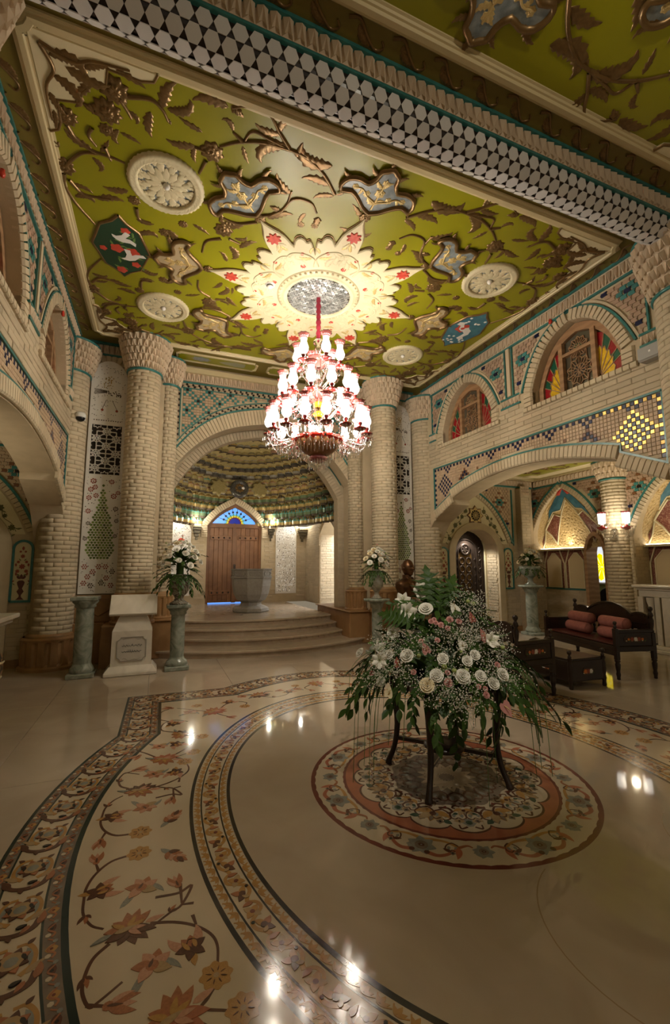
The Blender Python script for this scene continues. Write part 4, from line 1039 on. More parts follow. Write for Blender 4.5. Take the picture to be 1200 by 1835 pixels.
def tall_grille(s):
    g = thing('bird_lattice', 'tall white pierced grille with a bird and green cypress, behind the green marble pedestal' if s < 0 else 'tall white pierced grille half hidden behind the right column, above the bronze bust', 'grille')
    fr = fy(8.14); ac = XC+s*2.82; hw = .275; r = random.Random(5)
    b = MB(); b.M = fr
    # plate with an open window between 3.02 and 3.88
    for a0, a1, z0, z1 in ((-hw, hw, 1.07, 3.02), (-hw, hw, 3.86, 4.66), (-hw, -.225, 3.02, 3.86), (.225, hw, 3.02, 3.86)): b.box(ac+a0, ac+a1, z0, z1, .03, .05)
    b.prism([(ac-hw, 4.66)]+[(ac-hw*cos(pi*i/16), 4.66+hw*1.2*sin(pi*i/16)) for i in range(17)], .03, .05)
    b.build('plate', M['white'], g)
    b = MB(); b.M = fr; b.box(ac-hw, ac+hw, 1.07, 4.6, 0, .004); b.build('backing', M['dark'], g)  # dark sheet painted as the shaded depth behind the lattice
    lt = MB(); lt.M = fr
    px, pz = .146, .125
    inb = lambda p: abs(p[0]-ac) < .228 and 3.01 < p[1] < 3.87
    def cseg(p, q, w):
        p, q = Vector(p), Vector(q)
        for _ in range(12):
            if inb(p) and inb(q): break
            if not inb(q): q = p.lerp(q, .88)
            else: p = q.lerp(p, .88)
        if (q-p).length > .008: seg(lt, p, q, w, .030, .05)
    for i in range(-2, 3):
        for j in range(-1, 9):
            cx, cz = ac+i*px, 3.00+j*pz
            if (i+j) % 2: continue
            for k in range(8):
                a = pi/4*k; l = (px if k % 4 == 0 else pz if k % 2 == 0 else hypot(px, pz)/2)
                an = a if k % 2 == 0 else atan2(pz*(1 if sin(a) > 0 else -1), px*(1 if cos(a) > 0 else -1))
                if inb((cx, cz)): cseg((cx, cz), (cx+l*cos(an), cz+l*sin(an)),   .0075)
                o1, o2, o3 = [(cx+r*cos(t), cz+r*sin(t)) for r, t in ((.052, a-pi/8), (.078, a), (.052, a+pi/8))]
                for p, q in ((o1, o2), (o2, o3)):
                    if inb(p) or inb(q):
                        if not inb(p): p, q = q, p
                        cseg(p, q, .0048)
    lt.build('star_lattice', M['white'], g)
    # raised patches, dark ones coloured like shaded holes: flowers below, bird above, cypress of scale tiles
    H1 = MB(); H1.M = fr; H2 = MB(); H2.M = fr; H4 = MB(); H4.M = fr
    def flower(cx, cz, n, rr, tgt): 
        for k in range(n): a = 2*pi*k/n; tgt.prism(blob(cx+rr*cos(a), cz+rr*sin(a), rr*.42, 6), .049, .052, cap0=False)
        tgt.prism(blob(cx, cz, rr*.35, 6), .049, .052, cap0=False)
    tri = lambda z: max(.02, .235*(1-(max(0, z-1.66)/1.22)**1.5)) if z < 2.86 else 0
    for cx, cz, rr, t in ((-.15, 2.90, .034, 2), (.12, 2.90, .03, 2), (-.18, 2.76, .032, 2), (-.12, 2.80, .03, 2), (-.2, 2.62, .03, 2), (.16, 2.66, .034, 2), (.22, 2.72, .026, 2), (-.1, 2.66, .03, 2), (.2, 2.45, .03, 1), (-.2, 2.4, .03, 2), (.22, 2.25, .025, 1), (-.19, 2.2, .025, 1), (.21, 2.0, .025, 1), (-.22, 1.95, .025, 1)):
        flower(ac+cx, cz, 7, rr, H2 if t == 2 else H1)
    for cx, cz in ((-.2, 1.5), (-.08, 1.42), (.1, 1.5), (.2, 1.42), (-.2, 1.24), (-.1, 1.2), (.05, 1.24), (.19, 1.2), (.0, 1.5), (.12, 1.32), (-.15, 1.34)): flower(ac+cx, cz, 6, .032, H2 if (cx*100) % 3 < 1.5 else H1)
    for k in range(230):
        a, z = r.uniform(-.255, .255), r.uniform(1.1, 3.0)
        if abs(a) < tri(z)+.02 and 1.62 < z < 2.9: continue
        H1.prism(blob(ac+a, z, r.uniform(.005, .010), 5, r.random()), .049, .0515, cap0=False)
    for k in range(120):
        a, z = r.uniform(-.25, .25), r.uniform(3.92, 4.9)
        if z > 4.66 and (a/hw)**2+((z-4.66)/(hw*1.2))**2 > .85: continue
        H1.prism([(ac+a+x*.012*cos(k)-y*.005*sin(k), z+x*.012*sin(k)+y*.005*cos(k)) for x, y in ((-1, 0), (0, 1), (1, 0), (0, -1))], .049, .0515, cap0=False)
    bx, bz = ac, 4.52
    for k in range(34):
        u, v = r.uniform(-1, 1), r.uniform(-1, 1)
        if u*u+v*v < 1: H4.prism(blob(bx-.02+u*.065+v*.05, bz+.1+v*.14, .011, 5), .049, .052, cap0=False)
    for k in range(26):
        u, v = r.uniform(-1, 1), r.uniform(-1, 1)
        if u*u+v*v < 1: H1.prism(blob(bx+.08+u*.12, bz-.10+v*.05-u*.03, .012, 5), .049, .052, cap0=False)
    for k in range(9): seg(H1, (bx-.22, bz-.04-k*.012), (bx-.03, bz-.06-k*.004), .003, .049, .0515)
    for cx in (-.09, .13): H2.prism(blob(ac+cx, 4.12, .022, 7), .049, .053, cap0=False); seg(H1, (ac+cx, 4.14), (ac+cx*.4, 4.3), .004, .049, .0515)
    for k in range(12): H1.prism(blob(ac-.2+k*.036, 3.94, .012, 4, .78), .049, .052, cap0=False)
    for bb, nm, mm in ((H1, 'hole_shade_patches', holes_dark), (H2, 'red_cutouts', holes_red), (H4, 'amber_cutouts', holes_gold)):
        bb.M = None; o = bb.build(nm, mm, g); o['kind'] = 'stuff'
    nrow = 30
    for j in range(nrow):
        z = 1.64+j*.041; w = tri(z) if j > 1 else tri(z)*(.72+.14*j); n = max(1, int(2*w/.048)); n -= (n+j) % 2
        for i in range(n):
            a = ac+(i-(n-1)/2)*.048
            b = MB(); b.M = fr; b.prism([(a-.0225, z), (a-.016, z+.016), (a, z+.024), (a+.016, z+.016), (a+.0225, z), (a, z-.022)], .049, .054, bevel=.003, cap0=False); b.M = None
            b.build('scale_tile', holes_green, g)
tall_grille(-1); tall_grille(1)

# ------------------------------------------------------------------ steps and platform
def step_outline(y0, bulge, x0, x1, yb):
    xs = lin(x0, x1, 28); m = (x0+x1)/2; w = (x1-x0)/2
    P = [(x, y0-bulge*(1-((x-m)/w)**2)) for x in xs]
    return P+[(x1, yb), (x0, yb)]
steps = struct(empty('steps', (0, 0, 0)))
for k, (y0, bu, hwid, zt) in enumerate(((8.10, .62, 1.98, .12), (8.42, .50, 1.575, .24), (8.74, .44, 1.575, .36), (9.06, .40, 1.575, .48))):
    yb = 12.7 if k == 3 else y0+.75
    P = step_outline(y0, bu, XC-hwid, XC+hwid, yb)
    if k == 0: P = step_outline(y0, bu, XC-hwid, XC+hwid, 8.6)
    b = MB(); b.prism(P, 0 if k == 0 else zt-.125, zt-.035); b.build('riser', M['smarb'], steps)
    Q = [(x, y-.035) for x, y in P[:29]]+P[29:]
    b = MB(); b.prism(Q, zt-.035, zt, bevel=.008); b.build('tread', M['smarb'], steps)
    # scalloped carving on the riser
    b = MB(); rp = P[:29]; L = ring_pieces(frame((0, 0, 0), (1, 0, 0), (0, 1, 0), (0, 0, 1)), rp, .01, .14, 0, .01, gap=0)
    if k:
        for mx, _ in L:
            c = mx.translation; ux = (mx.col[0].xyz).normalized(); 
            fr = frame((c.x, c.y-.004, zt-.06), (ux.x, ux.y, 0), (0, 0, 1), (ux.y, -ux.x, 0))
            b.M = fr; b.prism([(-.065, .02)]+[(-.065*cos(pi*i/6), -.03*sin(pi*i/6)) for i in range(7)]+[(.065, .02)], 0, .010)
        b.M = None; b.build('scallop_carving', M['smarb'], steps)

# ------------------------------------------------------------------ porch behind the arch: walls, door, dome of mosaic cells
PY = 12.62; PX = 2.18; DZ = 2.62
b = MB()
dcx = 2.02; dhw = .76
zone(b, fy(PY), [XC-PX-.3, dcx-dhw], lambda x: ZP, lambda x: DZ+.05, -.25, 0)
zone(b, fy(PY), [dcx+dhw, XC+PX+.3], lambda x: ZP, lambda x: DZ+.05, -.25, 0)
zone(b, fy(PY), lin(dcx-dhw-.16, dcx+dhw+.16, 24), lambda x: ptarch(x-dcx, dhw, 2.62, 3.27, .62) if abs(x-dcx) < dhw else 2.62, lambda x: max(2.66, ptarch(x-dcx, dhw+.17, 2.62, 3.47, .62)), -.25, .03)
frx = lambda s: frame((XC+s*PX, 0, 0), (0, 1, 0), (0, 0, 1), (-s, 0, 0))
zone(b, frx(-1), [8.9, PY], lambda y: ZP, lambda y: DZ+.05, -.25, 0)
dy0, dy1, dtop = 10.25, 11.40, 2.36
zone(b, frx(1), [8.9, dy0], lambda y: ZP, lambda y: DZ+.5, -.5, 0)
zone(b, frx(1), lin(dy0, dy1, 16), lambda y: dtop+.34*sin(pi*(y-dy0)/(dy1-dy0)), lambda y: DZ+.5, -.5, 0)
zone(b, frx(1), [dy1, PY], lambda y: ZP, lambda y: DZ+.05, -.5, 0)
porch = struct(b.build('wall_porch', M['plaster']))
it = []
jx = ((XC-1.42, .31), (XC+1.56, .31))
keep = lambda a, z, l, q: abs(a-dcx) > dhw+.12 and all(abs(a-c) > h+.05 for c, h in jx)
it = courses(fy(PY), XC-PX, XC+PX, .62, DZ-.25, keep, ch=.066, bl=.24, seed=41)
it += courses(frx(1), dy1+.06, PY, .95, DZ, lambda a, z, l, q: True, ch=.066, bl=.24, seed=42)
it += courses(frx(1), 9.2, dy0-.1, .95, DZ, lambda a, z, l, q: True, ch=.066, bl=.24, seed=43)
frj = frame((0, dy1, 0), (1, 0, 0), (0, 0, 1), (0, -1, 0))
it += courses(frj, XC+PX+.02, XC+PX+.48, ZP, dtop, lambda a, z, l, q: True, ch=.066, bl=.24, seed=44)
pieces(porch, 'brick', it, limit=200)
pieces(porch, 'arch_brick', ring_pieces(fy(PY), arch_pts(dcx, dhw, 2.62, 3.27, 18, 2.3, .62), .17, .062, .03, .03, 'brick2'), limit=90)
pieces(porch, 'arch_brick', ring_pieces(frx(1), round_pts((dy0+dy1)/2, (dy1-dy0)/2, dtop, dtop-.3, 14, .62), .14, .065, 0, .02, 'brick2'), limit=40)
pieces(porch, 'dado_slab', [(pm(frx(1), dy1+.28+i*.42, .72, 0, .40, .46, .02), 'plaster') for i in range(3)]+[(pm(frx(1), dy0-.3-i*.42, .72, 0, .40, .46, .02), 'plaster') for i in range(2)], limit=20)
for cx, hw_ in jx:
    pieces(porch, 'arch_brick', ring_pieces(fy(PY), arch_pts(cx, hw_+.01, 2.48, 2.98, 12, 2.4, .5), .10, .06, 0, .035, 'brick2'), limit=40)
    g = thing('stone_lattice', 'narrow white pierced panel with a red disc, left of the wooden door' if cx < 2 else 'narrow white pierced panel in a pointed arch right of the wooden door', 'grille')
    P = arch_pts(cx, hw_, 2.48, 2.93, 12, .72, .5)
    b = MB(); b.M = fy(PY); b.prism(P, 0, .03); b.build('plate', M['white'], g)
    hs = MB(); hs.M = fy(PY); hb = MB(); hb.M = fy(PY); r = random.Random(int(cx*10))
    for k in range(520):
        a, z = r.uniform(-hw_+.03, hw_-.03), r.uniform(.78, 2.86)
        if z > ptarch(a, hw_-.03, 2.45, 2.87, .5): continue
        an = r.random()*3.1; l, w = r.uniform(.008, .022), r.uniform(.004, .010)
        (hb if r.random() < .35 else hs).prism([(cx+a+x*l*cos(an)-y*w*sin(an), z+x*l*sin(an)+y*w*cos(an)) for x, y in ((-1, 0), (-.3, 1), (.6, .8), (1, 0), (0, -1))], .029, .0325, cap0=False)
    hs.M = hb.M = None
    o = hs.build('hole_shade_patches', holes_dark, g); o['kind'] = 'stuff'; o = hb.build('lit_cutouts', mat('grille_daylight', (.8, .8, .78), .5, emit=(.85, .85, .80), estr=.55), g); o['kind'] = 'stuff'  # raised patches: dark ones painted as holes, glowing ones as daylight behind
    if cx < 2:
        b = MB(); b.M = fy(PY); b.lathe([(0, .06), (.07, .06), (.085, .045), (.085, .03)], 20, (cx+.06, 2.18, 0)); b.M = None; b.build('red_disc', M['red'], g)
# ledge with a light strip over the bracket cells
ledge = MB()
for x0, x1 in ((XC-PX, XC-1.78), (XC-1.08, dcx-dhw-.17), (dcx+dhw+.17, XC+1.18), (XC+1.92, XC+PX)):
    ledge.box(x0, x1, PY-.22, PY, DZ-.05, DZ)
    b = MB(); b.box(x0+.02, x1-.02, PY-.20, PY-.16, DZ, DZ+.02); b.build('led_strip', M['led'], porch)
    br = MB(); w = (x1-x0)/2; m = (x0+x1)/2
    for k, (f, z0, z1) in enumerate(((1, DZ-.13, DZ-.05), (.75, DZ-.22, DZ-.13), (.5, DZ-.31, DZ-.22), (.25, DZ-.40, DZ-.31))): br.bbox(m-w*f, m+w*f, PY-.2*f, PY, z0, z1-.008, .006)
    br.build('stepped_bracket', mat('bracket_bronze_mosaic', (.16,.13,.075), .35, metal=.3, nscale=60, col2=(.05,.05,.04), ramp=(.45,.55)), porch)
ledge.build('ledge', M['plaster'], porch)
# wooden door
door = struct(empty('door_1', (0, 0, 0)))
fr = fy(PY+.10)
out = arch_pts(dcx, dhw, 2.62, 3.26, 18, ZP, .62); inn = arch_pts(dcx, dhw-.07, 2.62, 3.17, 18, ZP, .62)
b = MB(); b.M = fr; n = len(out)
for i in range(n-1):
    q = [out[i], out[i+1], inn[i+1], inn[i]]; b.add([(x, y, .06) for x, y in q]+[(x, y, 0) for x, y in q], [(0,1,2,3),(3,2,6,7),(0,4,5,1)])
b.box(dcx-dhw, dcx+dhw, 2.585, 2.70, 0, .07); b.box(dcx-.055, dcx+.055, ZP+.02, 2.6, 0, .055)
b.M = None; b.build('door_frame', M['wood'], door)
for s in (-1, 1):
    x0, x1 = sorted((dcx+s*.055, dcx+s*(dhw-.07)))
    b = MB(); b.M = fr; b.box(x0, x1, ZP+.035, 2.585, -.02, .008); b.M = None; lf = b.build('door_leaf', M['wood'], door)
    w = (x1-x0)/5
    for k in range(5):
        b = MB(); b.M = fr; b.bbox(x0+k*w+.002, x0+(k+1)*w-.002, ZP+.035, 2.585, .008, .03+.004*(k % 2), .006); b.M = None; b.build('plank', M['wood'], lf)
    for z in (.78, 2.30):
        b = MB(); b.M = fr; b.bbox(x0+.04, x1-.03, z-.06, z+.06, .03, .055, .008); b.M = None; b.build('cross_rail', M['wood'], lf)
        for k in range(4):
            b = MB(); b.M = fr; b.sphere((x0+.10+k*(x1-x0-.18)/3, z, .055), .026, 10, 6); b.M = None; b.build('stud', M['dwood'], lf)
b = MB(); b.M = fr; b.bbox(dcx-.02, dcx+.05, 1.30, 1.56, .055, .07, .006); b.tube([(dcx+.015, 1.40, .07), (dcx+.015, 1.40, .11), (dcx+.015, 1.50, .12), (dcx+.015, 1.52, .07)], .011); b.M = None; b.build('door_handle', M['iron'], door)
b = MB(); b.box(dcx-dhw+.06, dcx+dhw-.06, PY+.07, PY+.1, ZP+.0, ZP+.03); b.build('light_gap', M['sky'], door)
# fanlight of coloured glass
cx, cz = dcx, 2.705; top = lambda a: ptarch(a-dcx, dhw-.08, 2.62, 3.16, .62)
def ray(a):                              # from the centre to the arch
    r = .05
    while r < 1.0 and cz+r*sin(a) < top(cx+r*cos(a)) and abs(r*cos(a)) < dhw-.08: r += .005
    return r
N = 9
def pane(poly, mk):
    b = MB(); b.M = fr; b.prism(poly, .02, .03); b.M = None; b.build('glass_pane', M[mk], door)
lead = MB(); lead.M = fr
for k in range(N):
    t0, t1 = pi*k/N, pi*(k+1)/N; tm = (t0+t1)/2; P = lambda r, t: (cx+r*cos(t), cz+r*sin(t))
    pane([P(.02, t0), P(.14, t0), P(.17, tm), P(.14, t1), P(.02, t1)], 'gb')
    pane([P(.14, t0), P(.185, t0), P(.185, t1), P(.14, t1), P(.17, tm)], 'gr')
    pane([P(.185, t0), P(.26, t0), P(.215, tm), P(.26, t1), P(.185, t1)], 'gyl')
    pane([P(.26, t0), P(.30, t0), P(.25, tm), P(.30, t1), P(.26, t1), P(.215, tm)], 'gc')
    e0, e1 = min(ray(t0+.001), 1), min(ray(t1-.001), 1)
    if k == 0: pane([P(.30, t0), P(ray(.002), t0)]+[P(ray(t), t) for t in lin(t0+.05, t1-.001, 3)]+[P(.30, t1), P(.25, tm)], 'sky')
    elif k == N-1: pane([P(.30, t0)]+[P(ray(t), t) for t in lin(t0, t1-.05, 3)]+[P(ray(pi-.002), pi), P(.30, t1), P(.25, tm)], 'sky')
    else: pane([P(.30, t0)]+[P(ray(t), t) for t in lin(t0, t1, 4)]+[P(.30, t1), P(.25, tm)], 'sky')
    if k:
        seg(lead, P(.14, t0), P(ray(t0), t0), .006, .028, .036); lead.prism(blob(*P(.33, t0), .035, 6), .03, .034)
lead.M = None; lead.build('leading', M['navy'], door)
# dome of stepped mosaic cells
def cell_mesh(mk_roof, mk_arch):
    """a little pavilion: fluted canopy over a scalloped arcade"""
    b = MB(); n = 10
    for i in range(n):
        a0, a1 = pi*i/n, pi*(i+1)/n; P = lambda r, a, z: (r*cos(a)*.5, -r*sin(a)*.42, z)
        for (r0, z0), (r1, z1) in (((1, .48), (1, .56)), ((1, .56), (.78, .74)), ((.78, .74), (.42, .88)), ((.42, .88), (0, 1))):
            b.add([P(r0, a0, z0), P(r0, a1, z0), P(r1, a1, z1), P(r1, a0, z1)], [(0, 1, 2, 3)], 0 if (i % 2 or z0 < .55) else 2)
        am = (a0+a1)/2
        b.add([P(.96, a0, .48), P(.96, a1, .48), P(.96, a1, .30), P(.96, am+.1, .18), P(.96, am-.1, .18), P(.96, a0, .30)], [(0, 5, 4, 3, 2, 1)], 1)
        b.add([P(.8, a0, 0), P(.8, a1, 0), P(.8, a1, .4), P(.8, a0, .4)], [(0, 1, 2, 3)], 3)
    return b.mesh('mosaic_cell', [mk_roof, mk_arch, M['tgold'], holes_dark])
cm = lambda n, c, c2, me=.3: mat(n, tuple(min(1, x*1.35) for x in c), .30, metal=me*.5, nscale=45, col2=c2, ramp=(.45, .55))
c_teal = cm('mosaic_teal', (.04,.22,.19), (.16,.34,.28)); c_grn = cm('mosaic_green', (.05,.13,.07), (.2,.2,.1)); c_gold = cm('mosaic_gold', (.50,.38,.15), (.28,.19,.07), .6)
c_rose = cm('mosaic_rose', (.27,.14,.10), (.42,.30,.20)); c_grey = cm('mosaic_silver', (.20,.19,.17), (.42,.40,.36), .6); c_olv = cm('mosaic_olive', (.22,.18,.075), (.36,.29,.13), .5); c_blk = cm('mosaic_black', (.03,.03,.03), (.12,.11,.09), .5); c_pnk = cm('mosaic_pink', (.38,.16,.13), (.5,.36,.28))
tiers = [(c_teal, c_gold), (c_teal, c_grn), (c_grn, c_gold), (c_gold, c_grn), (c_rose, c_gold), (c_rose, c_olv), (c_grey, c_blk), (c_olv, c_blk), (c_grey, c_olv), (c_olv, c_olv), (c_olv, c_grey), (c_olv, c_blk), (c_pnk, c_olv), (c_pnk, c_rose)]
cells = [cell_mesh(*t) for t in tiers]; alt = [cell_mesh(c_blk, c_olv), cell_mesh(c_grey, c_gold), cell_mesh(c_teal, c_olv)]
dome = MB(); dc = (XC, 9.3)
def dpt(t, ph, off=0):                    # t 0 springing .. 1 crown, ph along the half ring
    rx, ry, rz = PX+off, PY+.34-dc[1]+off, 2.25
    el = t*pi/2*.93; return Vector((dc[0]-rx*cos(ph)*cos(el), dc[1]+ry*sin(ph)*cos(el), DZ+rz*sin(el)))
dome.grid(lambda u, v: dpt(v, pi*u, .04), 40, 16, smooth=True)
dome_o = struct(dome.build('dome', c_olv))
NT = 14
for k in range(1, NT+1):
    P = [tuple(dpt(k/NT*.97, pi*q/40)+Vector((0, -.05 if 6 < q < 34 else 0, 0))) for q in range(41)]
    P = [p for p in P if not (abs(p[0]-dcx) < 1.0 and p[2] < 3.35-.9*abs(p[0]-dcx))] if k > 4 else None
    if P: b = MB(); b.tube(P, .007, 4); b.build('gilt_line', M['gold2'], dome_o)
for k in range(NT):
    t = k/NT*.97; el = t*pi/2*.93; n = max(7, round(32*cos(el)**.9)); th = 2.25*(sin((t+1/NT)*pi/2*.93)-sin(el)); rad = cos(el)
    for i in range(n):
        ph = pi*(i+.5*(1+(k % 2)*.999))/n if k % 2 else pi*(i+.5)/n
        if ph > pi-.03: continue
        p = dpt(t, ph)
        if abs(p.x-dcx) < 1.0 and p.z < 3.30-.9*abs(p.x-dcx)-.12 or p.z < 2.6: continue
        q = dpt(t, ph+.01); ux = (q-p).normalized(); out_ = Vector((ux.y, -ux.x, 0)); 
        if out_.dot(Vector((dc[0], dc[1], 0))-Vector((p.x, p.y, 0))) < 0: out_ = -out_
        w = pi*((PX+PY-dc[1])/2)*rad/n
        hgt = max(.16, th*1.25)
        mx = frame(p-Vector((0, 0, .02)), (ux.x, ux.y, 0), (-out_.x, -out_.y, 0), (0, 0, 1)) @ Matrix.Diagonal((w*1.04, max(.24, .24+.25*t), hgt, 1))
        me = cells[k]; rr = (i*7+k*3) % 13
        if rr == 0: me = alt[k % 3]
        elif k >= 4 and (i+k//2) % 3 == 0: me = cells[(k+4) % NT]
        place(me, 'mosaic_cell', dome_o, mx)
# round medallion over the door
fr = frame((dcx, PY-.62, 3.62), (1, 0, 0), (0, .25, 1), (0, -1, .25))
b = MB(); b.M = fr; b.lathe([(0, .02), (.16, .02), (.2, .05), (.24, .03), (.24, -.1)], 24); b.M = None; o = b.build('medallion', c_blk, dome_o)
for k in range(8): place(flower_mesh(6, 'white', [(0, .3), (.6, .3), (1, 0)]) if k == 0 else bpy.data.meshes['carved_flower'], 'medallion_petal', o, fr @ TRS((.09*cos(k*pi/4), .09*sin(k*pi/4), .02), 0, (.04, .04, .03)))
for sx in (-.55, .55):
    b = MB(); b.M = fr @ Matrix.Translation((sx, 0, 0)); b.prism([(.2*(1+.12*cos(8*t))*cos(t), .2*(1+.12*cos(8*t))*sin(t)) for t in lin(0, 2*pi*63/64, 63)], -.08, .03, bevel=.02); b.M = None; b.build('medallion', c_olv, dome_o)
# bright room beyond the side doorway
b = MB(); b.box(XC+PX+.5, XC+PX+2.2, 9.4, 12.6, ZP-.05, ZP); b.box(XC+PX+.5, XC+PX+2.2, 12.4, 12.5, ZP, 3.2); b.box(XC+PX+1.5, XC+PX+1.6, 9.4, 12.5, ZP, 3.2); b.box(XC+PX+.5, XC+PX+2.2, 9.4, 12.6, 3.2, 3.25)
struct(b.build('wall_side_room', M['hallw']))

# ------------------------------------------------------------------ side aisles beyond the big arches
EY, AZ = 8.12, 3.60                      # end wall, aisle ceiling
def flower_paint(kind, mk):              # flat painted motifs
    b = MB()
    if kind == 'leaf': b.prism([(0,0),(.25,.16),(.6,.15),(1,0),(.6,-.15),(.25,-.16)], 0, .004)
    if kind == 'disc': b.prism([(.5*(1+.2*cos(7*2*pi*i/42))*cos(2*pi*i/42), .5*(1+.2*cos(7*2*pi*i/42))*sin(2*pi*i/42)) for i in range(42)], 0, .005)
    if kind == 'drop': b.prism([(0,0),(.3,.22),(.65,.25),(.85,.12),(1,0),(.85,-.12),(.65,-.25),(.3,-.22)], 0, .005)
    return b.mesh('painted_'+kind, M[mk])
pal = {k: mat('paint_'+k, c, .6) for k, c in dict(sage=(.17,.17,.06), olive=(.10,.10,.03), rust=(.33,.085,.05), brown=(.14,.05,.035), stem=(.16,.13,.06)).items()}
M.update({'p_'+k: v for k, v in pal.items()})
PLF, PDC, PRD, PBD, PBR = flower_paint('leaf', 'p_sage'), flower_paint('disc', 'p_olive'), flower_paint('disc', 'p_rust'), flower_paint('drop', 'p_rust'), flower_paint('drop', 'p_brown')
def vase_panel(parent, fr, ac, z0, z1, hw, ground):
    P = round_pts(ac, hw, z1-hw, z0, 12)
    b = MB(); b.M = fr; b.prism(P, 0, .016, bevel=.004); b.M = None; o = b.build('vase_panel', M[ground], parent)
    strip(fr, P+[P[0]], .034, 0, .028, 'teal_band', M['teal'], o)
    Q = fr @ Matrix.Translation((ac, z0, .016)); h = z1-z0
    vp = [(0,.03),(.085,.03),(.05,.05),(.02,.08),(.02,.11),(.07,.17),(.03,.22),(.065,.29),(.075,.33),(.04,.36),(0,.36)]
    b = MB(); b.M = Q; k = hw/.19; b.prism([(x*k, y*h/1.05) for x, y in vp]+[(-x*k, y*h/1.05) for x, y in vp[::-1]], 0, .005); b.M = None; b.build('painted_vase', M['p_brown'], o)
    for x, y, r, me in ((0,.60,.11,PRD),(.085,.52,.075,PRD),(-.085,.52,.075,PRD),(.08,.68,.06,PRD),(-.08,.68,.06,PRD),(0,.78,.08,PRD),(.05,.86,.045,PRD),(-.05,.86,.045,PRD)): place(me, 'painted_flower', o, Q @ TRS((x*k, y*h/1.05, 0), x*20, (r*k, r*k, 1)))
    for x, y, a, l, me in ((0,.38,pi/2,.12,PBR),(.02,.38,.9,.11,PBR),(-.02,.38,2.25,.11,PBR),(.03,.44,.5,.10,PLF),(-.03,.44,2.6,.10,PLF),(.10,.44,1.4,.08,PBD),(-.10,.44,1.75,.08,PBD),(.12,.60,1.5,.08,PBD),(-.12,.60,1.64,.08,PBD),(0,.88,pi/2,.10,PBD),(.03,.7,.8,.07,PLF),(-.03,.7,2.3,.07,PLF),(.13,.36,-.6,.07,PBD),(-.13,.36,3.7,.07,PBD),(.12,.28,.8,.06,PLF),(-.12,.28,2.3,.06,PLF)):
        place(me, 'painted_leaf', o, Q @ TRS((x*k, y*h/1.05, 0), a, (l*k, l*k, 1)))
    return o
def spandrel(parent, fr, a0, a1, zt, ac, hw, zs, za, cen, one, limit=300, tone='tpink', tw=.10, th=.062):
    it = []
    n = int((a1-a0)/tw)+1
    for i in range(n):
        for j in range(int((zt-zs)/th)+1):
            a, z = a0+(i+.5*(j % 2))*tw, zt-(j+.5)*th
            if a < a0+.03 or a > a1-.03: continue
            if abs(a-ac) < hw and z < ptarch(a-ac, hw, zs, za, .5)+.02: continue
            if z < zs: continue
            mk = tone
            for cx, cz in cen:
                j0 = round((zt-cz)/th-.5); i0 = round((cx-a0)/tw-.5*(j0 % 2)); u, v = 2*(i-i0)+(j % 2)-(j0 % 2), j-j0
                if (abs(u), abs(v)) in ((2, 0), (1, 1)): mk = 'tteal'
                if u == 0 and v == 0: mk = 'tblack'
                if (abs(u), abs(v)) in ((4, 0), (2, 2), (0, 4)): mk = 'tbrown'
            for cx, cz in one:
                if abs(a-cx) < tw*.5 and abs(z-cz) < th*.5: mk = 'tblue'
                elif abs(a-cx)/tw+abs(z-cz)/th < 1.2: mk = 'tbrown'
            it.append((pm(fr, a, z, 0, tw-.006, th-.006, .014), mk))
    pieces(parent, 'spandrel_tile', it, limit=limit, shape='wave')
def aisle_cornice(parent, fr, a0, a1, zt):
    strip(fr, [(a0, zt-.03), (a1, zt-.03)], .06, 0, .10, 'moulding', M['creamm'], parent)
    strip(fr, [(a0, zt-.13), (a1, zt-.13)], .14, 0, .03, 'cornice_bed', M['stone'], parent)
    pieces(parent, 'carved_stud', [(pm(fr, x, zt-.13, .02, .085, .12, .055), 'stone') for x in lin(a0+.05, a1-.05, max(2, int((a1-a0)/.1)))], shape='stud')
    strip(fr, [(a0, zt-.225), (a1, zt-.225)], .03, 0, .03, 'teal_band', M['teal'], parent)
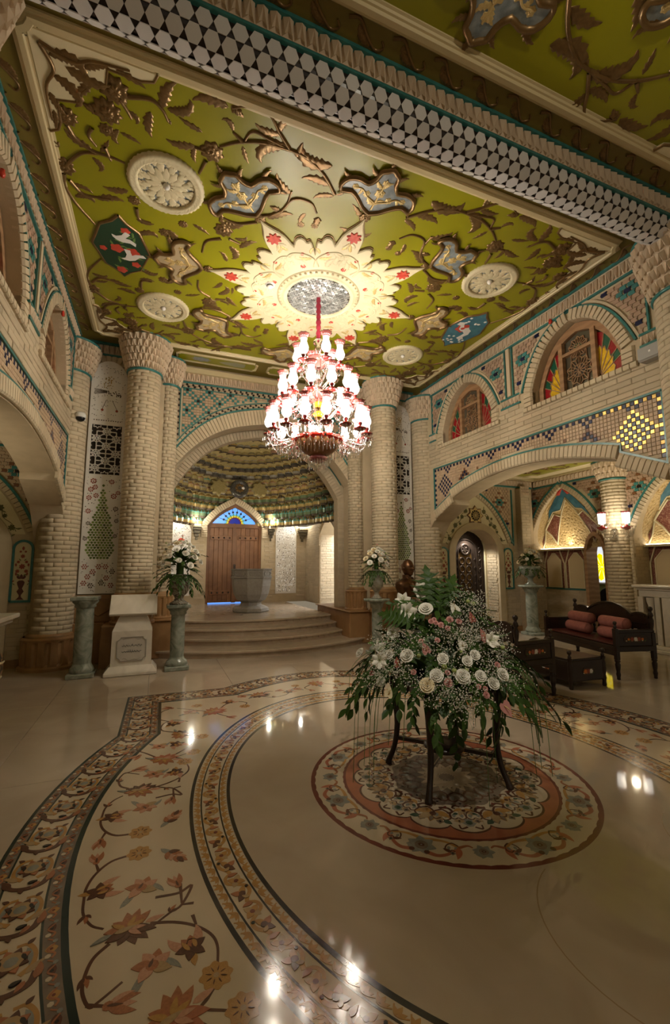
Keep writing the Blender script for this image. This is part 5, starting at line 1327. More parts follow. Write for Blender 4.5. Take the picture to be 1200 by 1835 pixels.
def aisle_end(s):
    name = 'right' if s > 0 else 'left'; fr = fy(EY); ac = XC+s*4.76
    b = MB(); a0, a1 = sorted((XC+s*3.3, XC+s*6.5))
    dhw, dsp, dk = .60, 1.76, .95
    zone(b, fr, [a0, ac-dhw], lambda a: 0, lambda a: AZ+.05, -.5, 0); zone(b, fr, [ac+dhw, a1], lambda a: 0, lambda a: AZ+.05, -.5, 0)
    zone(b, fr, lin(ac-dhw, ac+dhw, 20), lambda a: dsp+dhw*dk*sqrt(max(0, 1-((a-ac)/dhw)**2)), lambda a: AZ+.05, -.5, 0)
    b.M = fr; b.box(ac-dhw-.1, ac+dhw+.1, 0, 2.5, -.6, -.5); b.M = None
    w = struct(b.build('wall_end_'+name, M['plaster']))
    aisle_cornice(w, fr, a0, a1, AZ)
    hw, zs, za = 1.06, 2.02, 3.24
    strip(fr, arch_pts(ac, hw, zs, za, 18, None, .5), .04, 0, .035, 'teal_band', M['teal'], w)
    pieces(w, 'arch_brick', ring_pieces(fr, arch_pts(ac, hw-.13, zs, za-.12, 18, None, .5), .11, .07, 0, .025, 'brick2'), limit=80)
    for sg in (-1, 1): strip(fr, [(ac+sg*(hw+.03), zs-.05), (ac+sg*(hw+.03), 3.3)], .026, 0, .03, 'teal_band', M['teal'], w)
    spandrel(w, fr, ac-hw, ac+hw, 3.34, ac, hw+.04, zs+.02, za+.05, [(ac+.72, 2.98), (ac-.72, 2.98)], [(ac+.33, 3.28), (ac-.33, 3.28), (ac+.93, 2.5), (ac-.93, 2.5)], tone='tbuff', tw=.085, th=.055, limit=220)
    # painted tympanum with an eight-pointed vent
    P = arch_pts(ac, hw-.15, zs, za-.16, 18); inn = round_pts(ac, .76, dsp, None, 18, .95)
    b = MB(); b.M = fr; b.prism(arch_pts(ac, hw-.15, zs-.02, za-.15, 18, None, .5)+[(ac+.78, zs-.02)]+[p for p in inn[::-1] if p[1] > zs-.02]+[(ac-.78, zs-.02)], 0, .008); b.M = None; ty = b.build('painted_tympanum', M['cream'], w)
    q = []
    for k in range(16): q.append((ac+(.235 if k % 2 == 0 else .165)*cos(pi/8*k), 2.64+(.235 if k % 2 == 0 else .165)*sin(pi/8*k)))
    b = MB(); b.M = fr; b.prism(q, .008, .03, bevel=.006); b.M = None; o = b.build('star_vent', M['tbrown'], ty)
    b = MB(); b.M = fr; b.prism([(ac+(x-ac)*.86, 2.64+(z-2.64)*.86) for x, z in q], .03, .034); b.M = None; b.build('star_face', M['gold2'], o)
    b = MB(); b.M = fr; b.lathe([(0, .037), (.125, .037), (.125, .03)], 20, (ac, 2.64, 0)); b.M = None; b.build('vent_hole', M['dark'], o)  # dark disc stands in for the shaded opening of the vent
    b = MB(); b.M = fr; spokes(b, ac, 2.64, .125, 12, .004, .037, .043)
    for k in range(12): seg(b, (ac+.07*cos(k*pi/6), 2.64+.07*sin(k*pi/6)), (ac+.07*cos(k*pi/6+pi/6), 2.64+.07*sin(k*pi/6+pi/6)), .004, .037, .043)
    b.M = None; b.build('vent_grille', M['gold2'], o)
    Q = fr @ Matrix.Translation((0, 0, .008))
    r = random.Random(3)
    for sg in (-1, 1):
        place(stem_mesh([(ac+sg*.2, 2.72), (ac+sg*.36, 2.66), (ac+sg*.42, 2.5), (ac+sg*.56, 2.42), (ac+sg*.60, 2.26), (ac+sg*.72, 2.16), (ac+sg*.78, 2.04)], .006, .004, 'p_stem'), 'painted_stem', ty, Q)
        for x, z, d in ((.26, 2.74, .10), (.36, 2.60, .085), (.55, 2.40, .10), (.72, 2.10, .085), (.47, 2.58, .06), (.42, 2.44, .06), (.62, 2.28, .06)): place(PDC, 'painted_flower', ty, Q @ TRS((ac+sg*x, z, 0), 0, (d, d, 1)))
        for k in range(22):
            t = r.random(); x, z = .2+.6*t+r.uniform(-.07, .07), 2.78-.7*t+r.uniform(-.09, .06)
            if hypot(x, (z-dsp)) < .80 or z > ptarch(x, hw-.2, zs, za-.22, .5): continue
            place(PLF, 'painted_leaf', ty, Q @ TRS((ac+sg*x, z, 0), r.uniform(0, 6.3), (.075, .06, 1)))
    # round-headed recess with its rim
    b = MB(); b.M = fr
    ra, rb = round_pts(ac, .76, dsp, 0, 20, .95), round_pts(ac, dhw, dsp, 0, 20, .95)
    for i in range(len(ra)-1):
        q = [ra[i], ra[i+1], rb[i+1], rb[i]]; b.add([(x, y, .05) for x, y in q]+[(x, y, 0) for x, y in q], [(3, 2, 1, 0), (0, 1, 5, 4), (2, 3, 7, 6)])
    b.M = None; b.build('recess_rim', M['plaster'], w)
    for sg in (-1, 1): vase_panel(w, fr, ac+sg*.90, .98, 1.90, .125, 'cream')
    it = courses(fr, a0, a1, .12, 2.02, lambda a, z, l, q: abs(a-ac) > .78 and (z < .92 or abs(abs(a-ac)-.90) > .19), ch=.066, bl=.24, seed=51)
    pieces(w, 'brick', it, limit=220)
    b = MB(); b.M = fr; b.box(a0, ac-.76, 0, .12, 0, .03); b.box(ac+.76, a1, 0, .12, 0, .03); b.M = None; b.build('plinth_course', M['trav'], w)
    # corner pilaster
    fp = fy(EY-.16); pa = XC+s*6.12
    b = MB(); b.box(pa-.14, pa+.14, EY-.16, EY, 0, AZ-.28); b.build('pilaster_core', M['mortar'], w)
    it = courses(fp, pa-.13, pa+.13, 0.05, AZ-.42, lambda a, z, l, q: True, ch=.066, bl=.26, seed=52); pieces(w, 'pilaster_brick', it, limit=60)
    pieces(w, 'carved_stud', [(pm(fp, pa-.13+.065*(i+.5), AZ-.40+.07*j, 0, .06, .07, .045), 'stone') for i in range(4) for j in range(3)], shape='stud')
    return w, fr, ac
wall_er, fr_er, ac_er = aisle_end(1); wall_el, fr_el, ac_el = aisle_end(-1)
b = MB(); b.box(-4.9, XC-HW-.42, -2.2, 8.6, AZ, AZ+.1); ceil_l = struct(b.build('ceiling', M['green']))
b = MB(); b.box(XC+HW+.42, 9.3, -2.2, 8.6, AZ, AZ+.1); ceil_r = struct(b.build('ceiling', M['green']))
fal = frame((7.0, 5.2, AZ), (1, 0, 0), (0, 1, 0), (0, 0, -1))
place(stem_mesh(notch(1.28, 2.75, .25)+[notch(1.28, 2.75, .25)[0]], .05, .05, 'creamm', k=1), 'moulding', ceil_r, fal)
rr = random.Random(8)
for k in range(110):
    x, y = rr.uniform(-1.1, 1.15), rr.uniform(-.6, 2.6); l = rr.uniform(.14, .30)
    place(LEAF[k % 4], 'carved_leaf', ceil_r, fal @ TRS((x, y, 0), rr.uniform(0, 6.28), (l, l, l*.9)))
for k in range(14): place(FLW[0], 'carved_flower', ceil_r, fal @ TRS((rr.uniform(-1, 1), rr.uniform(-.2, 2.4), 0), 0, (.09, .09, .08)))
b = MB(); b.box(-5.0, -4.9, -2.2, 8.6, 0, AZ+.1); struct(b.build('wall_far_left', M['plaster']))

# metal door in the right end wall
door2 = struct(empty('door_2', (0, 0, 0))); fr = frame((0, EY+.44, 0), (1, 0, 0), (0, 0, 1), (0, -1, 0))
ac = ac_er; P = round_pts(ac, .56, 1.86, 0, 18, .92)
b = MB(); b.M = fr; b.prism(P, 0, .035, bevel=.008); b.M = None; o = b.build('door_leaf', M['iron'], door2)
for hw_, z0, w, c in ((.53, .04, .02, .05), (.46, .06, .02, .05), (.33, .10, .022, .055), (.20, .14, .018, .055)):
    q = round_pts(ac, hw_, 1.86-(.5-hw_)*.2, z0, 16, .9); strip(fr, q+[q[0]], w, .035, c, 'moulding', M['iron'], o)
b = MB(); b.M = fr; b.prism(round_pts(ac, .19, 1.70, .15, 12, .9), .035, .039); b.M = None; b.build('gilt_ground', M['gold'], o)
iron_leaf = leaf_mesh(.24, 3, 1.6, .14, 'iron', n=8); iron_ring = MB(); iron_ring.lathe([(.8, 0), (1, .25), (.8, .35), (.6, .2), (.8, 0)], 14); iron_ring = iron_ring.mesh('ring', M['iron'])
Q = fr @ Matrix.Translation((0, 0, .037))
for k in range(17):
    z = .2+k*.10
    for sg in (-1, 1): place(iron_leaf, 'scroll', o, Q @ TRS((ac+sg*.40, z, 0), pi/2+sg*.5*(1 if k % 2 else -1), (.10, .10, .16)))
for k in range(13): a = pi*(k+.5)/13; place(iron_leaf, 'scroll', o, Q @ TRS((ac+.40*cos(a), 1.86+.36*sin(a), 0), a+.9, (.10, .10, .16)))
for k in range(8):
    z = .28+k*.19
    for sg in (-1, 1):
        place(iron_ring, 'ring', o, Q @ TRS((ac+sg*.095, z, 0), 0, (.085, .095, .06))); place(iron_leaf, 'scroll', o, Q @ TRS((ac+sg*.26, z, 0), pi/2, (.1, .1, .12)))
place(iron_ring, 'ring', o, Q @ TRS((ac, 1.88, 0), 0, (.15, .15, .1)))
for k in range(6): place(iron_leaf, 'scroll', o, Q @ TRS((ac, 1.88, 0), k*pi/3, (.14, .14, .2)))
b = MB(); b.M = fr
ra, rb = round_pts(ac, .60, 1.76, 0, 20, .95), round_pts(ac, .55, 1.86, 0, 20, .92)
for i in range(len(ra)-1):
    q = [ra[i], ra[i+1], rb[i+1], rb[i]]; b.add([(x, y, .09) for x, y in q]+[(x, y, 0) for x, y in q], [(3, 2, 1, 0), (0, 1, 5, 4), (2, 3, 7, 6)])
b.M = None; b.build('door_frame', M['cream'], door2)
frj = frame((ac+.60, 0, 0), (0, 1, 0), (0, 0, 1), (-1, 0, 0))
pieces(wall_er, 'jamb_brick', courses(frj, EY+.01, EY+.34, .05, 1.76, lambda a, z, l, q: True, ch=.066, bl=.17, d=.015, seed=61), limit=60)

# right side wall: deep painted niches between brick columns
SX = 8.55
fw = frame((SX, 0, 0), (0, 1, 0), (0, 0, 1), (-1, 0, 0))
NC = (7.35, 4.80); nhw = .98; nzs, nza = 2.02, 3.28
b = MB()
ed = [2.0, NC[1]-nhw, NC[1]+nhw, NC[0]-nhw, NC[0]+nhw, 8.7]
for i in (0, 2, 4): zone(b, fw, [ed[i], ed[i+1]], lambda a: 0, lambda a: AZ+.05, -.45, 0)
for c in NC: zone(b, fw, lin(c-nhw, c+nhw, 28), lambda a: ptarch(a-c, nhw, nzs, nza, .5), lambda a: AZ+.05, -.45, 0)
wall_sr = struct(b.build('wall_far_right', M['plaster']))
aisle_cornice(wall_sr, fw, 3.0, EY, AZ)
for c in NC:
    pieces(wall_sr, 'arch_brick', ring_pieces(fw, arch_pts(c, nhw, nzs, nza, 20, .1, .5), .13, .07, -.02, .045, 'brick2'), limit=120)
    strip(fw, arch_pts(c, nhw+.16, nzs, nza+.16, 20, None, .5), .035, 0, .035, 'teal_band', M['teal'], wall_sr)
    spandrel(wall_sr, fw, c-1.18, c+1.18, 3.34, c, nhw+.19, nzs+.1, nza+.2, [(c-.80, 3.02), (c+.80, 3.02)], [(c-.98, 2.62), (c+.98, 2.62), (c-.35, 3.32)], limit=260, tw=.10, th=.06)
    strip(fw, [(c-1.2, 2.2), (c-1.2, 3.36)], .03, 0, .034, 'teal_band', M['teal'], wall_sr)
    # jamb bricks, lit from the ledge
    for sg in (1,):
        frj = frame((0, c+nhw, 0), (1, 0, 0), (0, 0, 1), (0, -1, 0))
        pieces(wall_sr, 'jamb_brick', courses(frj, SX+.01, SX+.42, .1, nzs+.1, lambda a, z, l, q: True, ch=.066, bl=.2, seed=63), limit=70)
    # back of the niche: brick dado, framed panels, ledge, gilt half dome
    bx = SX+.44; fb = frame((bx, 0, 0), (0, 1, 0), (0, 0, 1), (-1, 0, 0))
    b = MB(); b.box(bx, bx+.1, c-nhw-.05 if c < 6 else 7.10, c+nhw+.05, 0, 3.4)
    if c > 6: b.box(bx, bx+.1, 6.3, 6.56, 0, 3.4); b.box(bx, bx+.1, 6.5, 7.15, 2.3, 3.4)
    b.build('niche_back', M['plaster'], wall_sr)
    l0, l1 = (c-nhw, c+nhw) if c < 6 else (7.12, c+nhw)
    pieces(wall_sr, 'brick', courses(fb, l0, l1, .1, .93, lambda a, z, l, q: True, ch=.066, bl=.24, seed=64), limit=80)
    strip(fb, [(l0, .955), (l1, .955)], .03, 0, .02, 'teal_band', M['teal'], wall_sr)
    n = 2; w = (l1-l0)/n
    for k in range(n):
        p0, p1 = l0+k*w, l0+(k+1)*w
        b = MB(); b.M = fb; b.prism([(p0, .97), (p1, .97), (p1, 1.86), (p0, 1.86)], 0, .012); b.M = None; b.build('red_panel', M['nred'], wall_sr)
        q = [(p0+.10, .98), (p1-.10, .98), (p1-.10, 1.62), (p1-.26, 1.80), (p0+.26, 1.80), (p0+.10, 1.62)]
        b = MB(); b.M = fb; b.prism(q, .012, .022); b.M = None; b.build('cream_panel', M['npanel'], wall_sr)
        strip(fb, q, .02, .012, .032, 'cream_fillet', M['cream'], wall_sr, closed=True)
        for x in (p0+.02, p1-.02): strip(fb, [(x, .97), (x, 1.55), (x+(.11 if x < p0+.1 else -.11), 1.86)], .022, .012, .034, 'cream_fillet', M['cream'], wall_sr)
    b = MB(); b.box(bx-.16, bx, l0, l1, 1.86, 1.90); b.build('niche_ledge', M['cream'], wall_sr)
    b = MB(); b.box(bx-.13, bx-.09, l0+.03, l1-.03, 1.90, 1.912); b.build('led_strip', M['led'], wall_sr)
    def npt(u, v):                        # concave half dome
        y = c-nhw+2*nhw*u; zt = ptarch(y-c, nhw+.05, nzs, nza+.02, .5); z = 1.90+(zt-1.90)*v
        return Vector((bx-.02-.36*v**1.6, y, z))
    def nrel(u, v):                       # scrolling floral relief
        p = npt(u, v); a, z = u*2.0, v*1.4; h = 0
        for j, (ca, cz_, q) in enumerate(NR): 
            d = hypot(a-ca, z-cz_)
            if d < .2: h = max(h, .5+.5*cos(d*85-q*atan2(z-cz_, a-ca)))*1.0 if d > .02 else 1
        return p-Vector((.022*h, 0, 0))
    NR = [(i*.22+(j % 2)*.11, j*.17, (-1)**(i+j)*(1+(i*3+j) % 3)) for i in range(10) for j in range(9)]
    b = MB(); b.grid(nrel, 110, 70, smooth=False); b.build('gilt_half_dome', M['niche'], wall_sr)
    def facet(poly, mk, nm, off):
        vs = [npt(u, v)+Vector((-off, 0, 0)) for u, v in poly]; b = MB(); n = len(vs); ce = sum(vs, Vector())/n
        b.add(vs+[ce-Vector((off*.4, 0, 0))]+[v+Vector((off, 0, 0)) for v in vs], [(i, (i+1) % n, n) for i in range(n)]+[(i, n+1+i, n+1+(i+1) % n, (i+1) % n) for i in range(n)]); b.build(nm, M[mk], wall_sr)
    def rib(P, r=.016): 
        b = MB(); b.tube([npt(u, v)+Vector((-.04, 0, 0)) for u, v in P], r, 6); b.build('cream_rib', M['cream'], wall_sr)
    rib([(.25, .10), (.30, .36), (.40, .64), (.5, .80), (.60, .64), (.70, .36), (.75, .10)])
    for sg in (-1, 1):
        Y = lambda *P: [(.5+sg*u, v) for u, v in P]
        facet(Y((.25, .12), (.205, .34), (.125, .60), (.20, .70), (.30, .62), (.345, .58), (.30, .36)), 'nred', 'red_facet', .035)
        facet(Y((.47, .10), (.45, .40), (.37, .55), (.42, .30)), 'nred', 'red_facet', .035)
        rib(Y((.25, .10), (.31, .36), (.36, .58), (.30, .66))); rib(Y((.125, .60), (.20, .72), (.36, .58))); rib(Y((.47, .08), (.42, .30), (.36, .56)))
        facet(Y((0, .83), (.10, .70), (.20, .76), (.29, .68), (.24, .84), (.12, .93), (0, .97)), 'bluep', 'blue_facet', .035); rib(Y((0, .83), (.10, .70), (.20, .76), (.29, .68)), .012)
        facet(Y((0, .97), (.05, .91), (.09, .95), (.06, .985)), 'redfl', 'rose_facet', .045)
# doorway in the first niche, and what shows through it
fd = frame((SX+.40, 0, 0), (0, 1, 0), (0, 0, 1), (-1, 0, 0)); c0, c1 = 6.62, 7.02
b = MB(); b.M = fd; po = arch_pts((c0+c1)/2, (c1-c0)/2+.07, 1.80, 2.24, 12, 0); pi_ = arch_pts((c0+c1)/2, (c1-c0)/2, 1.80, 2.14, 12, 0)
for i in range(len(po)-1):
    q = [po[i], po[i+1], pi_[i+1], pi_[i]]; b.add([(x, y, .14) for x, y in q]+[(x, y, -.2) for x, y in q], [(3, 2, 1, 0), (0, 1, 5, 4), (2, 3, 7, 6)])
b.M = None; dd = struct(b.build('door_3', M['wood2']))
b = MB(); b.box(10.9, 11.0, 3, 9.5, 0, 3); b.box(SX+.5, 11, 9.4, 9.5, 0, 3); b.box(SX+.5, 11, 3, 3.1, 0, 3); b.box(SX+.5, 11, 3, 9.5, 3, 3.1); struct(b.build('wall_next_room', M['hgreen']))
wn = struct(empty('window_5', (0, 0, 0))); fr = frame((10.88, 0, 0), (0, 1, 0), (0, 0, 1), (-1, 0, 0)); yc = 8.18
b = MB(); b.M = fr; b.box(yc-.45, yc+.45, 1.02, 2.06, 0, .03); b.M = None; b.build('window_frame', M['white'], wn)
b = MB(); b.M = fr; b.box(yc-.40, yc+.40, 1.06, 2.02, .03, .04); b.M = None; b.build('glass_pane', M['skyw'], wn)
for k in range(11):
    a0, a1 = 2*pi*k/11, 2*pi*(k+1)/11; b = MB(); b.M = fr; P = lambda r, a: (yc+.02+r*cos(a), 1.46+r*sin(a)*.95)
    b.prism([P(.02, a0+.02), P(.33, a0+.05), P(.38, (a0+a1)/2), P(.33, a1-.05), P(.02, a1-.02)], .042, .05); b.M = None; b.build('glass_pane', M['yel'], wn)
# brick columns of the side wall
big_column('column', SX-.02, 6.07, .235, 0.05, 3.22, AZ, .36, 'brick column with the two-light wall lamp, beside the bright niche', n=20, climit=100, limit=250, ch=.066, face=-2.5, tiers=3)

# plain walls of the nearer bay, behind and beside the camera
for s_, nm in ((-1, 'wall_near_left'), (1, 'wall_near_right')):
    b = MB(); x = XC+s_*HW; b.box(min(x, x+s_*.4), max(x, x+s_*.4), -2.2, 2.42, 0, H+.1); struct(b.build(nm, M['plaster']))

# ------------------------------------------------------------------ marble inlay of the floor
FC = Vector((1.97, 2.83, 0))
def seen(x, y, z=0, mar=240):
    q = Vector((x, y, z))-EYE; w = q.dot(_F)
    if w < .3: return False
    u, v = 600+CAM_F*q.dot(_R)/w, 917.5-CAM_F*q.dot(_U)/w
    return -mar < u < 1200+mar and v < 1835+mar*2
class Flat:
    """flat inlay drawing: polygons with a material each, later ones lie on top"""
    def __init__(s): s.b = MB(); s.mats = []; s.z = 0
    def poly(s, P, mk, up=1):
        if mk not in s.mats: s.mats.append(mk)
        s.z += .00022*up; n = len(P)
        if area2(P) < 0: P = P[::-1]
        s.b.add([(x, y, s.z) for x, y in P]+[(x, y, -.0004) for x, y in P], [list(range(n))]+[[i, n+i, n+(i+1) % n, (i+1) % n] for i in range(n)], s.mats.index(mk))
    def leaf(s, x, y, a, l, w, mk, bend=0, tip=.75, n=7):
        L, Rr = [], []
        for i in range(n+1):
            t = i/n; an = a+bend*t; ww = w*sin(pi*t**tip)**.9 if 0 < t < 1 else 0
            px, py = x, y
            cx = x+l*t*cos(a+bend*t*.5); cy = y+l*t*sin(a+bend*t*.5)
            L.append((cx-ww*sin(an), cy+ww*cos(an)))
            if 0 < i < n: Rr.append((cx+ww*sin(an), cy-ww*cos(an)))
        s.poly(L+Rr[::-1], mk)
    def disc(s, x, y, r, mk, n=12, lob=0, amp=.15):
        s.poly([(x+r*(1+amp*cos(lob*t))*cos(t), y+r*(1+amp*cos(lob*t))*sin(t)) for t in lin(0, 2*pi*(n-1)/n, n-1)], mk)
    def band(s, pts, w0, w1, mk, k=5):
        P = smooth_path(pts, k); n = len(P); A = offset_line(P, 1e-6); L, Rr = [], []
        for i in range(n):
            p = Vector(P[i]); t = Vector(P[min(i+1, n-1)])-Vector(P[max(i-1, 0)]); t = t.normalized() if t.length > 0 else Vector((1, 0)); w = (w0+(w1-w0)*i/(n-1))*.5
            L.append((p.x-t.y*w, p.y+t.x*w)); Rr.append((p.x+t.y*w, p.y-t.x*w))
        s.poly(L+Rr[::-1], mk)
    def mesh(s, name): return s.b.mesh(name, [M[k] for k in s.mats])
def loop_band(A, B, name, mk, z, closed=True):
    n = len(A); b = MB()
    vs = [(x, y, z) for x, y in A]+[(x, y, z) for x, y in B]+[(x, y, 0) for x, y in A]+[(x, y, 0) for x, y in B]
    m = n if closed else n-1; fs = []
    for i in range(m):
        j = (i+1) % n; fs += [[i, j, n+j, n+i], [i, 2*n+i, 2*n+j, j], [n+i, n+j, 3*n+j, 3*n+i]]
    b.add(vs, fs); return b.build(name, M[mk], floor, Matrix.Translation(FC))
def arcpts(x0, y0, x1, y1, sag, n):
    """circular arc with sagitta sag to the left of the chord"""
    p, q = Vector((x0, y0)), Vector((x1, y1)); c = (q-p); l = c.length; nn = Vector((-c.y, c.x))/l
    return [tuple(p.lerp(q, i/n)+nn*(sag*(1-(2*i/n-1)**2))) for i in range(n+1)]
# counter-clockwise outline of the whole border
OUT = arcpts(2.23, -1.74, 2.23, 1.74, -.42, 24)+[(2.21, 3.00)]+[(1.13, 2.98)]+arcpts(1.13, 2.98, -1.13, 2.98, -.39, 16)[1:]+[(-2.21, 3.00)]+arcpts(-2.23, 1.74, -2.23, -1.74, -.42, 24)+[(-2.21, -3.0), (-1.13, -2.98)]+arcpts(-1.13, -2.98, 1.13, -2.98, -.39, 16)[1:]+[(2.21, -3.0)]
def ell(a, b, n=160): return [(a*cos(2*pi*i/n), b*sin(2*pi*i/n)) for i in range(n)]
def ins(d): return inset(OUT, d)
# ground of the wide band: between the border and the oval
base_in = []
o36 = ins(0)
for x, y in o36:
    t = atan2(y, x); r = 1/sqrt((cos(t)/1.50)**2+(sin(t)/2.0)**2); base_in.append((r*cos(t), r*sin(t)))
den = []
for i in range(len(o36)):                 # densify so the oval stays round
    p, q = Vector(o36[i]), Vector(o36[(i+1) % len(o36)]); m = max(1, int((q-p).length/.12))
    den += [tuple(p.lerp(q, j/m)) for j in range(m)]
inn_ = []
for x, y in den:
    t = atan2(y, x); r = 1/sqrt((cos(t)/1.50)**2+(sin(t)/2.0)**2); inn_.append((r*cos(t), r*sin(t)))
loop_band(den, inn_, 'inlay_ground', 'inl', .0006)
for d0, d1, mk, z in ((0, .020, 'idark', .0012), (.020, .072, 'igb', .0010), (.072, .082, 'idark', .0012), (.262, .272, 'idark', .0012), (.272, .334, 'igb', .0010), (.334, .362, 'idark', .0012)):
    loop_band(ins(d0), ins(d1), 'inlay_line' if mk == 'idark' else 'inlay_strip', mk, z)
A0, B0, A1, B1 = 1.475, 1.975, 1.725, 2.34
def ring(f): return ell(A0+(A1-A0)*f, B0+(B1-B0)*f)
for f0, f1 in ((0, .085), (.265, .30), (.70, .735), (.915, 1)): loop_band(ring(f1), ring(f0), 'inlay_line', 'iblk', .0012)

# --- repeating units
def unit_border():                        # brown scroll unit, about .30 long and .18 wide
    f = Flat()
    for sg in (1, -1):
        f.band([(-.075, sg*.015), (-.066, sg*.055), (-.01, sg*.078), (.05, sg*.068), (.082, sg*.03)], .014, .022, 'iochre')
        f.leaf(.085, sg*.05, 2.5*sg, .08, .014, 'itan', -.7*sg); f.leaf(-.05, sg*.05, .35*sg, .10, .011, 'igrey', -.5*sg); f.leaf(-.02, sg*.046, .2*sg, .055, .005, 'iblk', -.3*sg); f.leaf(-.07, sg*.05, (2.2)*sg, .035, .010, 'ibrn')
    f.band([(.095, -.085), (.135, -.062), (.155, .0), (.138, .062), (.09, .085)], .016, .030, 'ibrn'); f.leaf(.135, -.075, 3.4, .080, .018, 'ibrn', .5); f.leaf(.125, .078, 2.6, .075, .016, 'irust', .6); f.leaf(.15, -.02, .2, .035, .012, 'ibrn'); f.leaf(.12, .05, 5.6, .05, .012, 'irust')
    for k in range(8): f.leaf(0, 0, 2*pi*k/8+.3, .066, .021, 'ibrn' if k % 2 else 'irust')
    f.disc(0, 0, .038, 'itan', 10); f.disc(.004, 0, .022, 'igrey', 8); f.leaf(-.02, .036, .3, .04, .008, 'iblk'); f.leaf(-.02, -.038, .0, .04, .008, 'iblk'); f.leaf(.118, .0, 1.57, .04, .009, 'iblk', .3)
    return f.mesh('border_scroll')
def unit_strip(k):
    f = Flat()
    if k % 2: f.disc(0, 0, .021, 'iochre', 12, 4, .12); f.disc(0, 0, .006, 'idred', 6)
    else:
        f.leaf(-.03, 0, 0, .06, .016, 'ibrn'); f.disc(0, 0, .006, 'iblk', 6)
    f.band([(-.06, -.012), (-.03, .014), (.0, -.014), (.03, .012), (.05, 0)], .005, .009, 'irust')
    f.disc(.035, -.012, .010, 'inl', 6); f.disc(-.036, .013, .009, 'igrey', 6)
    return f.mesh('strip_motif')
def unit_tref():
    f = Flat(); f.leaf(-.012, -.014, 1.2, .036, .010, 'iochre', .3); f.leaf(-.008, -.012, 2.6, .032, .008, 'iochre', -.5); f.leaf(-.008, -.012, .1, .034, .008, 'iochre', .7); f.band([(-.035, .016), (-.02, -.014), (.005, -.017), (.035, -.005)], .006, .005, 'iochre')
    return f.mesh('trefoil_motif')
def unit_ring():
    f = Flat()
    f.band([(-.11, .0), (-.085, .034), (-.045, .036), (-.02, .0), (.01, -.036), (.05, -.036), (.085, -.01), (.11, 0)], .016, .020, 'iochre')
    for k in range(4): f.leaf(-.045, -.006, pi/2*k+.6, .044, .016, 'iochre' if k % 2 else 'itan')
    f.disc(-.045, -.006, .010, 'idred', 8); f.leaf(.05, .0, 1.9, .052, .016, 'irust', .4); f.leaf(.05, .0, .4, .052, .016, 'ibrn', .5); f.leaf(.05, .0, 3.4, .05, .015, 'iochre', .5); f.disc(.05, .0, .014, 'ibrn', 8); f.leaf(-.09, .02, 4.4, .05, .012, 'irust', .6); f.leaf(.085, -.02, 2.0, .035, .010, 'itan', .5); f.disc(.014, -.034, .007, 'iblk', 6)
    return f.mesh('ring_scroll')
UB, US, UT, UR = unit_border(), [unit_strip(0), unit_strip(1)], unit_tref(), unit_ring()
def along(loop, step):
    P = [Vector(p) for p in loop]; n = len(P); L = [0]
    for i in range(n): L.append(L[-1]+(P[(i+1) % n]-P[i]).length)
    k = round(L[-1]/step); st = L[-1]/k; i = 0; out = []
    for j in range(k):
        s_ = (j+.5)*st
        while L[i+1] < s_: i += 1
        t = (s_-L[i])/(L[i+1]-L[i]); p = P[i].lerp(P[(i+1) % n], t); d = (P[(i+1) % n]-P[i]); out.append((p.x, p.y, atan2(d.y, d.x), st/step))
    return out
def lay(me, name, loop, step, z, alt=None, flip=False):
    its = [(j, q) for j, q in enumerate(along(loop, step)) if seen(q[0]+FC.x, q[1]+FC.y)]
    its.sort(key=lambda q: hypot(q[1][0]+FC.x, q[1][1]+FC.y)); b = MB(); rest = 0; mats = None
    for k, (j, (x, y, a, s_)) in enumerate(its):
        m = me[j % 2] if isinstance(me, list) else me
        sy = -1 if (flip and j % 2) or alt == -1 else 1
        place(m, name, floor, Matrix.Translation((FC.x, FC.y, z)) @ TRS((x, y, 0), a, (s_, sy, 1)))
lay(UB, 'border_scroll', ins(.172), .30, .0011)
lay(US, 'strip_motif', ins(.046), .115, .0013); lay(US, 'strip_motif', ins(.303), .115, .0013)
lay(UT, 'trefoil_motif', ring(.175), .066, .0011); lay(UT, 'trefoil_motif', ring(.825), .066, .0011, alt=-1); lay(UR, 'ring_scroll', ring(.50), .22, .0011, flip=True)

# --- flowers of the wide band
def fl_palm(v=0):
    f = Flat(); c = ('irust', 'ibrn') if not v else ('irust', 'iterra')
    f.leaf(.45, 0, 0, .5, .09, 'ipink'); 
    for k, (a, l) in enumerate(((1.25, .62), (-1.25, .62), (.8, .72), (-.8, .72), (2.0, .5), (-2.0, .5), (.35, .75), (-.35, .75), (2.7, .55), (-2.7, .55))): f.leaf(0, 0, a, l, .15, c[k % 2], .3 if a > 0 else -.3)
    for a in (.9, -.9, .2, -.3, 2.3): f.leaf(.05*cos(a), .05*sin(a), a, .42, .075, 'iochre' if a > 0 else 'ipink')
    f.leaf(-.3, 0, 0, .55, .08, 'itan'); f.leaf(-.35, 0, pi, .5, .07, 'igrey', .3)
    return f.mesh('palmette_inlay')
def fl_rosette():
    f = Flat(); f.disc(0, 0, .92, 'iochre', 48, 8, .10); f.disc(0, 0, .16, 'itan', 8)
    for k in range(8): f.leaf(.28*cos(k*pi/4+.39), .28*sin(k*pi/4+.39), k*pi/4+.39, .36, .035, 'ibrn')
    return f.mesh('rosette_inlay')
def fl_tulip(g=0):
    f = Flat(); f.leaf(0, 0, 0, .95, .16, 'ipink'); f.leaf(0, 0, .55, 1.05, .17, 'irust', -.5); f.leaf(0, 0, -.55, 1.05, .17, 'irust', .5); f.leaf(0, 0, .95, .9, .10, 'ipink' if not g else 'itan', -.9); f.disc(0, 0, .16, 'irust', 8); f.leaf(-.05, 0, 0, .55, .06, 'ibrn')
    return f.mesh('tulip_inlay')
